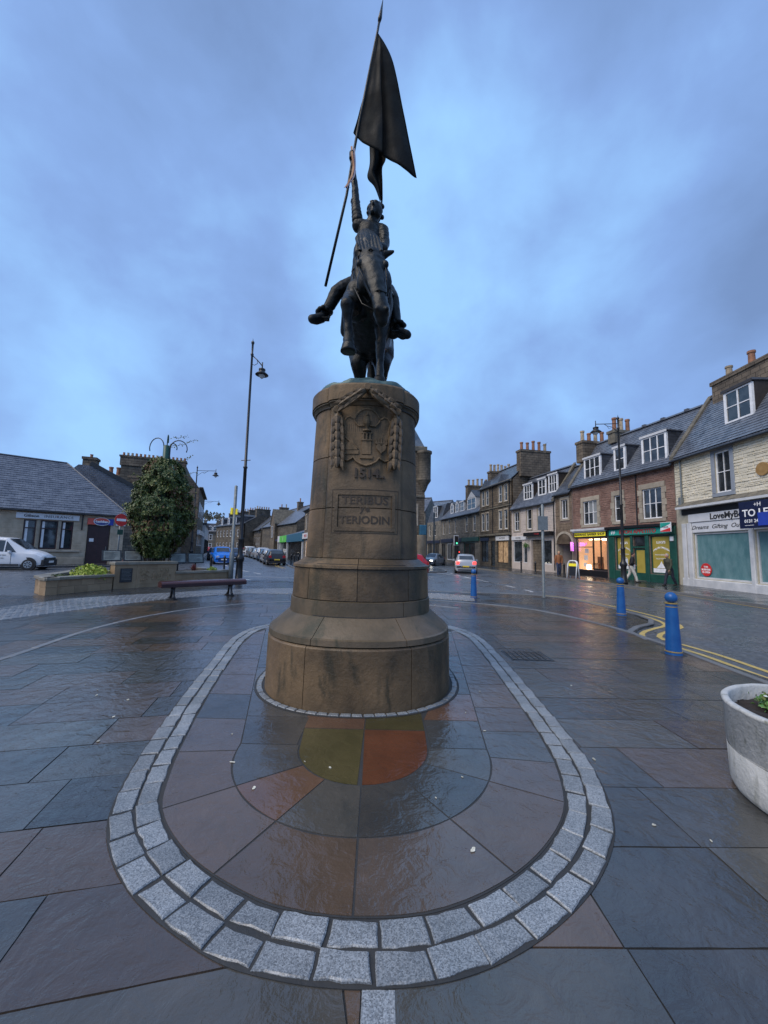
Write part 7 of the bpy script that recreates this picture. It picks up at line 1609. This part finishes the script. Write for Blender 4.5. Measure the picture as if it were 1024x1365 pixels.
gable_body(t, W, 8, 6.3, 9.0, 'stone_brown'); roof_slabs(t, W, 8, 6.3, 9.0, 'slate_dark'); MB().bbox(-.05, W, -.14, 0, 6.0, 6.28, .03).build('eaves_course', 'cope_stone', t); chimney(t, 1.2, 2.0, 3.2, 4.8, 8.4, 10.3, 3)
A, B = (-22.2, 78), (-9.85, 47.6)
t, W = bld('shop_row', 'single storey row of shops with blue and green signs and a sloping slate roof', A, B)
MB().box(0, W, 1.5, 8, 0, 3.4).build('wall', 'shop_grey', t); a0 = W - 13.6; a1 = W - 22
MB().bbox(a0, W - .2, -.2, .3, 2.5, 3.62, .02).build('blue_fascia', 'awning_blue', t); MB().bbox(a1, a0 - .1, -.2, .3, 2.55, 3.62, .02).build('green_fascia', 'green_bright', t); text('S', 'text_white', LAST[0], ((a0 + a1) / 2, -.21, 3.1), .9, .004)
MB().bbox(8, a1 - .1, -.2, .3, 2.6, 3.7, .02).build('white_fascia', 'fascia_white', t); text('specsavers', 'text_blue', LAST[0], (a1 - 4.5, -.21, 3.1), .6, .004)
for x_ in (W - .5, a0, a1, 8.0, 4): MB().box(x_ - .22, x_ + .22, -.1, .3, 0, 2.6).build('pier', 'white_dirty', t)
for k in range(16): xx = a0 + .5 + k * .8; MB().box(xx, xx + .08, .1, .18, 0, 2.5).build('mullion', 'shop_black', t)
MB().box(a0 + .2, W - .7, .2, .25, 0, 2.5).build('shop_window', 'glass', t); MB().box(a1, a0 - .3, .2, .25, 0, 2.5).build('shop_window', 'glass', t); MB().box(8.3, a1 - .3, .2, .25, 0, 2.5).build('shop_window', 'glass', t)
MB().xprism([(0, 3.62), (7, 6.0), (8, 3.6)], 0, W).build('roof', 'slate', t)
# big stone hall with steep roofs behind the shops
A, B = (-27.5, 84), (-13, 62); t, W = bld('church_hall', 'dark stone hall with a steep slate roof and gabled dormer behind the shop row', (-26.5, 84), (-14.5, 64))
MB().box(0, W, 0, 9, 0, 6.0).build('wall', 'ashlar_dark', t); roof_slabs(t, W, 9, 6.0, 9.6, 'slate', skew=(.1,)); gable_body(t, W, 9, 6, 9.6, 'stone_brown', y0=0.02)
MB().yprism([(9, 0), (12, 0), (12, 6.2), (10.5, 8.6), (9, 6.2)], -.6, 5).build('cross_gable', 'stone_brown', t); MB().yprism([(8.8, 6.1), (10.5, 8.9), (12.2, 6.1), (12.2, 6.35), (10.5, 9.15), (8.8, 6.35)], -.7, 5).build('gable_coping', 'cope_stone', t); window(t, 10.1, 10.9, 3.6, 5.8, y=-.72); chimney(t, 12.3, 13.1, 3.5, 4.5, 8.5, 10.6, 1, pm=('pot_red',)); chimney(t, -.2, .5, 3.5, 5.5, 8.9, 10.6, 2)
t, W = bld('white_gable_house', 'house with a plain white gable end rising above the parked cars', (-33, 96), (-27, 84)); MB().box(0, W, .2, 8, 0, 5.6).build('wall', 'stone_brown', t); gable_body(t, W, 8, 5.6, 9.2, 'white_dirty'); roof_slabs(t, W, 8, 5.6, 9.2, 'slate_dark')
t, W = bld('dark_tenement', 'long dark stone tenement crowded with chimney pots beyond the parked cars', (-47, 108), (-33.5, 92))
up = [(a, a + 1.0, z, z + 1.7) for a in (1, 3.6, 6.2, 8.8, 11.4, 14, 16.6, 19) for z in (1.0, 4.2)]; frontwall(t, 0, W, 0, 7.2, up, 'ashlar_dark', .2); MB().box(0, W, .3, 9, 0, 7.2).build('wall', 'ashlar_dark', t)
for o_ in up: window(t, *o_, cols=1, rows=2, fw=.10)
roof_slabs(t, W, 9, 7.2, 9.8, 'slate_dark'); gable_body(t, W, 9, 7.2, 9.8, 'ashlar_dark', y0=.3)
for x_ in (.5, 5.5, 10.5, 15.5, 20): chimney(t, x_, x_ + .9, 3, 6.5, 8.8, 11.0, 6, 'ashlar_dark', ph=.7, pr=.17)
for a in (2.6, 8, 13, 18): dormer(t, a, a + 1.2, 7.6, 9.0, 2.6 / 4.5, 7.2, pitched=True)
# distant terrace that closes the bend
fx = [(-61, 104, -55.5, 106.5, 'stone_grey', 5.3, 7.6, 'grey stone terrace house at the far left of the street bend'), (-55.4, 106.5, -50.5, 108.5, 'ashlar', 5.6, 8.0, 'sandy stone terrace house with small white dormers at the bend'), (-50.4, 108.5, -47.4, 109.5, 'stone_grey', 5.7, 8.0, 'narrow grey house with white dormers in the distant terrace'), (-47.3, 109.5, -44.4, 110.3, 'white_dirty', 6.1, 8.3, 'white rendered house in the distant terrace'), (-44.3, 110.3, -41.2, 110.8, 'cream_paint', 6.8, 9.6, 'cream house with pale bay in the distant terrace')]
for x0, y0, x1, y1, m_, ev, rg_, lb in fx:
    t, W = bld('distant_house', lb, (x0, y0), (x1, y1)); n_ = max(1, int(W / 1.7)); up = [(W * (k + .5) / n_ - .42, W * (k + .5) / n_ + .42, z, z + 1.6) for k in range(n_) for z in (.9, 3.4)]
    frontwall(t, 0, W, 0, ev, up, m_, .15); MB().box(0, W, .25, 7, 0, ev).build('wall', m_, t)
    for o_ in up: window(t, *o_, cols=1, rows=2, fw=.12, depth=.06)
    gable_body(t, W, 7, ev, rg_, 'stone_grey', y0=.25); roof_slabs(t, W, 7, ev, rg_, 'slate_dark'); dormer(t, W * .25, W * .25 + 1.0, ev + .4, ev + 1.5, (rg_ - ev) / 3.5, ev, cols=1, pitched=True); dormer(t, W * .65, W * .65 + 1.0, ev + .4, ev + 1.5, (rg_ - ev) / 3.5, ev, cols=1, pitched=True); chimney(t, W - .5, W + .3, 2.5, 4.5, rg_ - .8, rg_ + 1.0, 3, 'stone_grey', ph=.6)
# second line of roofs on the rise behind
for k, (x, y, w, h, lb) in enumerate(((-78, 135, 22, 9.5, 'far brown house block behind the terrace roofs, left'), (-62, 140, 16, 10.6, 'far tan stone block showing above the terrace roofs'), (-50, 138, 14, 11.3, 'far block with a sandy wall head above the cream house'), (-34, 140, 20, 10.5, 'far dark roofed block behind the chimney pots'))):
    t = thing('distant_block', lb, 'building', (x, y, 0), math.radians(8)); MB().box(0, w, 0, 9, 0, h - 2).build('wall', ('stone_brown', 'ashlar')[k % 2], t); MB().xprism([(-.2, h - 2), (4.5, h + .3), (9.2, h - 2)], -.2, w + .2).build('roof', ('slate_dark', 'stone_brown')[k % 2], t); chimney(t, 3, 5, 4, 5, h - 1, h + 1.3, 4, 'stone_brown', along='x', ph=.6); chimney(t, w - 4, w - 2, 4, 5, h - 1, h + 1.3, 4, 'stone_brown', along='x', ph=.6)

# ------------------------------------------------------------------ left: insurance office, its neighbours and the tall gable
A, B = (-26.1, 26), (-21, 31)
t, W = bld('insurance_office', 'single storey sandstone office with a big hipped slate roof and white insurance sign', A, B)
ops = [(1.26, 1.93, 1.25, 3.2), (2.15, 3.12, 1.12, 3.2), (3.30, 4.0, 1.12, 3.2), (4.85, 6.30, .05, 3.05)]; X0 = -7
frontwall(t, X0, 7.2, 0, 3.8, ops, 'ashlar_block', .22); masonry(t, 'ashlar_block', X0, 7.2, .55, 3.55, [(1.2, 4.06, .9, 3.3), (4.80, 6.36, 0, 3.1)], .33, .33, .55, 1.0, proud=(.006, .012), gap=.012, seed=12, name='ashlar_blocks')
MB().bbox(X0, 4.8, -.07, 0, .0, .52, .03).bbox(6.36, 7.25, -.07, 0, .0, .52, .03).build('plinth', 'ashlar_block', t); MB().bbox(.9, 4.5, -.12, 0, .92, 1.08, .03).build('sill', 'surround_stone', t)
for a in (1.96, 3.14): MB().bbox(a, a + .16, -.05, .2, 1.1, 3.2, .02).build('window_pier', 'surround_stone', t)
for k, o_ in enumerate(ops[:3]): w = window(t, *o_, cols=1, rows=1, frame='maroon', fw=.08, depth=.13); MB().box(o_[0] + .08, o_[1] - .08, .08, .132, 2.58, 2.64).build('transom', 'maroon', w); MB().box(o_[0] + .1, o_[0] + .24, .128, .133, 1.25, 3.1).build('curtain', 'poster_white', w)
MB().box(4.90, 6.25, .10, .16, .05, 3.0).build('maroon_door', 'maroon', t); dr = LAST[0]; MB().box(5.03, 5.30, .085, .099, 1.75, 2.0).build('notice', 'poster_white', dr); MB().tube([(6.12, .08, 1.15), (6.12, .08, 1.4)], .02, 6).build('handle', 'galvanised', dr); MB().box(5.56, 5.58, .095, .099, .1, 2.95).build('door_gap', 'shop_black', dr)
MB().bbox(.83, 4.30, -.14, -.002, 3.26, 3.66, .01).build('white_sign', 'fascia_white', t); f = LAST[0]; text('Gibson', 'text_black', f, (1.62, -.15, 3.46), .28, .004, shear=.1, thick=.006); text('INSURANCE', 'text_black', f, (3.12, -.15, 3.46), .26, .004, space=1.15, sx=1.05)
MB().bbox(4.81, 5.62, -.12, -.002, 3.06, 3.55, .01).build('coral_sign', 'coral_sign', t); f = LAST[0]; MB().bbox(5.62, 6.45, -.12, -.002, 3.06, 3.55, .01).build('blue_sign_panel', 'blue_sign', t)
def ell(cx, cz, rx_, rz_, y0, y1, m_, nm, par, half=None):
    a0, a1 = (0, 2 * PI) if half is None else ((0, PI) if half > 0 else (PI, 2 * PI)); MB().yprism([(cx + rx_ * math.cos(a0 + (a1 - a0) * i / 28), cz + rz_ * math.sin(a0 + (a1 - a0) * i / 28)) for i in range(28)], y0, y1).build(nm, m_, par)
ell(5.68, 3.32, .52, .32, -.16, -.122, 'fascia_white', 'oval_sign', t); f = LAST[0]; ell(5.68, 3.32, .47, .27, -.166, -.161, 'coral_sign', 'oval_top', f, 1); ell(5.68, 3.30, .47, .25, -.166, -.161, 'text_blue', 'oval_bottom', f, -1); text('Laddies', 'text_white', f, (5.68, -.172, 3.31), .24, .004, thick=.010)
MB().bbox(6.62, 7.25, -.12, -.002, 3.05, 3.35, .01).build('small_sign', 'fascia_white', t); text('Tel', 'text_blue', LAST[0], (6.95, -.125, 3.2), .2, .003)
MB().box(X0, 7.2, .25, 9, 0, 3.8).build('wall', 'ashlar', t)
# hipped roof: eave 3.95, ridge 8.2 at y 4.6, hip from (3.1) to the corner (7.4)
E_, RZ, RY, HX = 3.85, 8.25, 4.6, 3.6; MB().add([(X0, -.25, E_), (7.5, -.25, E_), (7.5, 9.4, E_), (X0, 9.4, E_), (X0, RY, RZ), (HX, RY, RZ), (X0, -.25, E_ - .1), (7.5, -.25, E_ - .1), (7.5, 9.4, E_ - .1), (X0, 9.4, E_ - .1)], [(0, 1, 5, 4), (1, 2, 5), (2, 3, 4, 5), (0, 4, 3), (0, 6, 7, 1), (1, 7, 8, 2), (6, 9, 8, 7)]).build('roof', 'slate', t)
slates(t, 'slate_piece', X0, 7.5, -.27, E_ + .02, RY, RZ, .34, rows=24, hip1=7.5 - HX, seed=14)
MB().tube([(HX, RY, RZ + .03), (7.5, -.25, E_ + .06)], .06, 6).tube([(X0, RY, RZ + .04), (HX, RY, RZ + .04)], .07, 6).build('ridge_tiles', 'lead', t); MB().tube([(X0, -.32, E_ - .06), (7.5, -.32, E_ - .06)], .06, 6).build('gutter', 'gutter_black', t); downpipe(t, 4.50, 2.6, 3.75); 
# neighbour with skewed gable and chimney
t, W = bld('slate_roof_neighbour', 'slate roofed house with a dark skew and single chimney right behind the office', (-30.0, 32.6), (-19.8, 36.8)); MB().box(0, W, 0, 8, 0, 4.5).build('wall', 'stone_grey', t)
MB().yprism([(-1, 4.5), (2.9, 8.6), (3.9, 8.6), (W + .2, 4.6), (W + .2, 3.6), (0, 3.6)], 0, 8).build('roof', 'slate', t); MB().yprism([(3.7, 8.65), (3.9, 8.95), (W + .3, 4.95), (W + .3, 4.6)], -.14, .05).build('skew', 'gutter_black', t); chimney(t, 3.1, 4.1, .2, 1.2, 7.5, 9.3, 1, 'stone_brown', ph=.4)
t, W = bld('stone_gable_house', 'rough stone gabled house with a row of red and buff chimney pots', (-30.2, 39.5), (-24.0, 40.5)); MB().yprism([(0, 0), (W, 0), (W, 5.2), (4.4, 8.2), (1.0, 8.4), (0, 7.0)], 0, 7).build('gable_wall', 'stone_brown', t)
MB().yprism([(4.3, 8.35), (4.4, 8.6), (W + .4, 5.4), (W + .4, 5.0)], -.15, 7).build('roof', 'slate', t); chimney(t, .9, 4.5, .0, .9, 8.0, 8.75, 5, 'stone_brown', along='x', pm=('pot_red', 'pot_buff', 'pot_red'), ph=.85, pr=.24)
t, W = bld('big_gable_tenement', 'tall dark stone tenement gable topped by a full width chimney with many pots', (-27.9, 39.6), (-20.7, 42.6))
MB().box(0, W, 0, 12, 0, 8.1).build('wall', 'stone_brown', t); MB().yprism([(0, 8.0), (W, 8.0), (W - .9, 9.2), (6.2, 9.4), (6.2, 10.6), (0.2, 10.6), (.2, 9)], 0, 12).build('gable_wall', 'ashlar_dark', t)
masonry(t, 'rubble_brown', .05, W - .05, .2, 8.0, [], .2, .34, .3, .7, seed=22)
MB().box(.1, 6.25, -.12, .9, 9.9, 10.9).box(.02, 6.33, -.2, .98, 10.78, 10.95).build('chimney', 'stone_brown', t); c_ = LAST[0]
for k in range(16): MB().lathe([(.13, 0), (.10, .35), (.12, .38)], (.3 + k * .385, .4, 10.95), 8).build('chimney_pot', R_.choice(('pot_buff', 'pot_red')), c_)
MB().xprism([(0, 8.1), (6, 8.1), (12, 8.1), (12, 8.2), (0, 8.2)], W - .05, W + .35).build('eaves', 'cope_stone', t)
for k in range(4):
    for z in (4.9, 1.6): MB().box(W + .0, W + .05, 1.2 + k * 2.8, 2.2 + k * 2.8, z, z + 1.7).build('window', 'white_frame', t); MB().box(W + .05, W + .07, 1.3 + k * 2.8, 2.1 + k * 2.8, z + .1, z + 1.6).build('pane', 'glass', LAST[0])
MB().box(W + .02, W + .3, .2, 11.8, 2.9, 3.4).build('fascia', 'fascia_white', t)
t, W = bld('white_shop_row', 'low white fronted shops beyond the tall gable on the left side', (-25.2, 54.2), (-32.5, 71.5))
MB().box(0, W, 0, 6, 0, 4.6).build('wall', 'white_dirty', t); MB().box(-.1, W + .1, -.2, 6.2, 4.6, 4.9).build('roof', 'slate_dark', t)
for k in range(6): window(t, .6 + k * 2.9, 2.6 + k * 2.9, .5, 2.6, y=-.13, name='shop_window', frame='shop_black')

# ------------------------------------------------------------------ hills and far trees
def hill(name, pts, y0, y1, m_, seed):
    s = structure(name); n = 60; mb = MB(); rows = 8
    for j in range(rows + 1):
        f = j / rows
        for i in range(n + 1):
            u = i / n; k = u * (len(pts) - 1); a = min(len(pts) - 2, int(k)); x = pts[a][0] + (pts[a + 1][0] - pts[a][0]) * (k - a); h = pts[a][1] + (pts[a + 1][1] - pts[a][1]) * (k - a)
            prof = math.sin(PI / 2 * min(1, f * 1.6)) if f < .65 else 1 - (f - .65) * 1.2
            mb.v.append((x * (1 + f * .3), y0 + (y1 - y0) * f, h * prof - .5 + (6 * noise.noise(Vector((x * .02, f * 3, seed))) if 0 < f else 0)))
    for j in range(rows):
        for i in range(n): a = j * (n + 1) + i; mb.f.append((a, a + 1, a + n + 2, a + n + 1)); mb.mi.append(0)
    mb.build('hillside', m_, s, True); return s
hill('far_hill', [(-900, 20), (-420, 30), (-300, 26), (-200, 30), (-160, 34), (-110, 30), (-40, 24), (200, 30), (700, 20)], 300, 620, 'hill_green', 1)
wd = structure('hill_wood'); mb = MB(); rd = random.Random(31)
for k in range(170):
    x = rd.uniform(-330, -70); y = rd.uniform(380, 440); h = rd.uniform(5, 9); g_ = 24 + 6 * math.exp(-((x + 185) / 60) ** 2)
    for q in range(26):
        a = rd.uniform(0, 6.3); z = rd.uniform(0, h); r = (1 - z / h) ** .6 * rd.uniform(1, 3.2); p = (x + r * math.cos(a), y + r * math.sin(a), g_ + z); s_ = rd.uniform(.6, 1.2)
        mb.add([(p[0] - s_, p[1], p[2]), (p[0] + s_, p[1], p[2] + rd.uniform(-.3, .3)), (p[0], p[1] + .3, p[2] + s_ * 1.3)], [(0, 1, 2)])
mb.build('far_treetops', 'hill_wood', wd, stuff=True)
def bare_tree(x, y, z, h, seed, label, m_='bark', r=.12, spread=.55):
    t = thing('bare_tree', label, 'tree', (x, y, z)); rd = random.Random(seed); tr = MB(); br_ = MB()
    def grow(mb, p, d, l, r, lev):
        q = p; pts = [p]; rs = [r]
        for i in range(3): d = (d + Vector((rd.gauss(0, .16), rd.gauss(0, .16), rd.gauss(.04, .08)))).normalized(); q = q + d * l / 3; pts.append(q); rs.append(r * (1 - .22 * (i + 1)))
        mb.tube(pts, rs, 5 if lev < 2 else 3)
        if lev < 4:
            for k in range(4 if lev else 6): i = rd.randint(1, 3); nd = (d + Vector((rd.gauss(0, spread), rd.gauss(0, spread), rd.uniform(-.1, .5)))).normalized(); grow(br_, pts[i], nd, l * rd.uniform(.5, .72), rs[i] * .6, lev + 1)
    grow(tr, Vector((0, 0, 0)), Vector((0, 0, 1)), h * .42, r, 0); tr.build('trunk', m_, t); br_.build('branches', m_, t); return t
bare_tree(-25.5, 78.5, 0, 7.5, 5, 'bare dark street tree beyond the parked cars on the far street')
bare_tree(23.0, 36.0, 4, 9.2, 8, 'bare tree top showing above the roofs behind the barber shop', r=.10)

# ------- signals and small street things on the right street
tl = thing('traffic_light', 'traffic light with green lamp over the terrace, seen up the right street', 'traffic light', (8.35, 44.5, 0), math.radians(200))
MB().lathe([(.06, 0), (.055, 3.2)], n=8).build('post', 'iron_black', tl); MB().box(-.38, .22, -.06, .04, 2.35, 3.55).build('backing_board', 'white_dirty', tl); MB().box(-.28, .14, -.14, .16, 2.45, 3.45).build('signal_head', 'shop_black', tl); MB().tube([(-.07, .16, 2.62), (-.07, .19, 2.62)], .11, 12).build('green_lamp', 'green_lamp', tl)
MB().tube([(-.07, -.14, 2.62), (-.07, -.19, 2.62)], .13, 12).build('green_lamp', 'green_lamp', tl)
MB().box(-.5, -.35, -.10, .10, 1.35, 1.75).build('request_box', 'shop_black', tl); MB().box(-.47, -.38, -.12, -.10, 1.55, 1.68).box(-.47, -.38, .10, .12, 1.55, 1.68).build('request_lamp', 'red_lamp', tl)
lp = thing('tall_grey_pole', 'tall plain grey lamp pole in front of the mansard house', 'pole', (6.9, 52.5, 0)); MB().lathe([(.11, 0), (.10, 6.9), (.03, 7.0)], n=10).build('post', 'galvanised', lp)
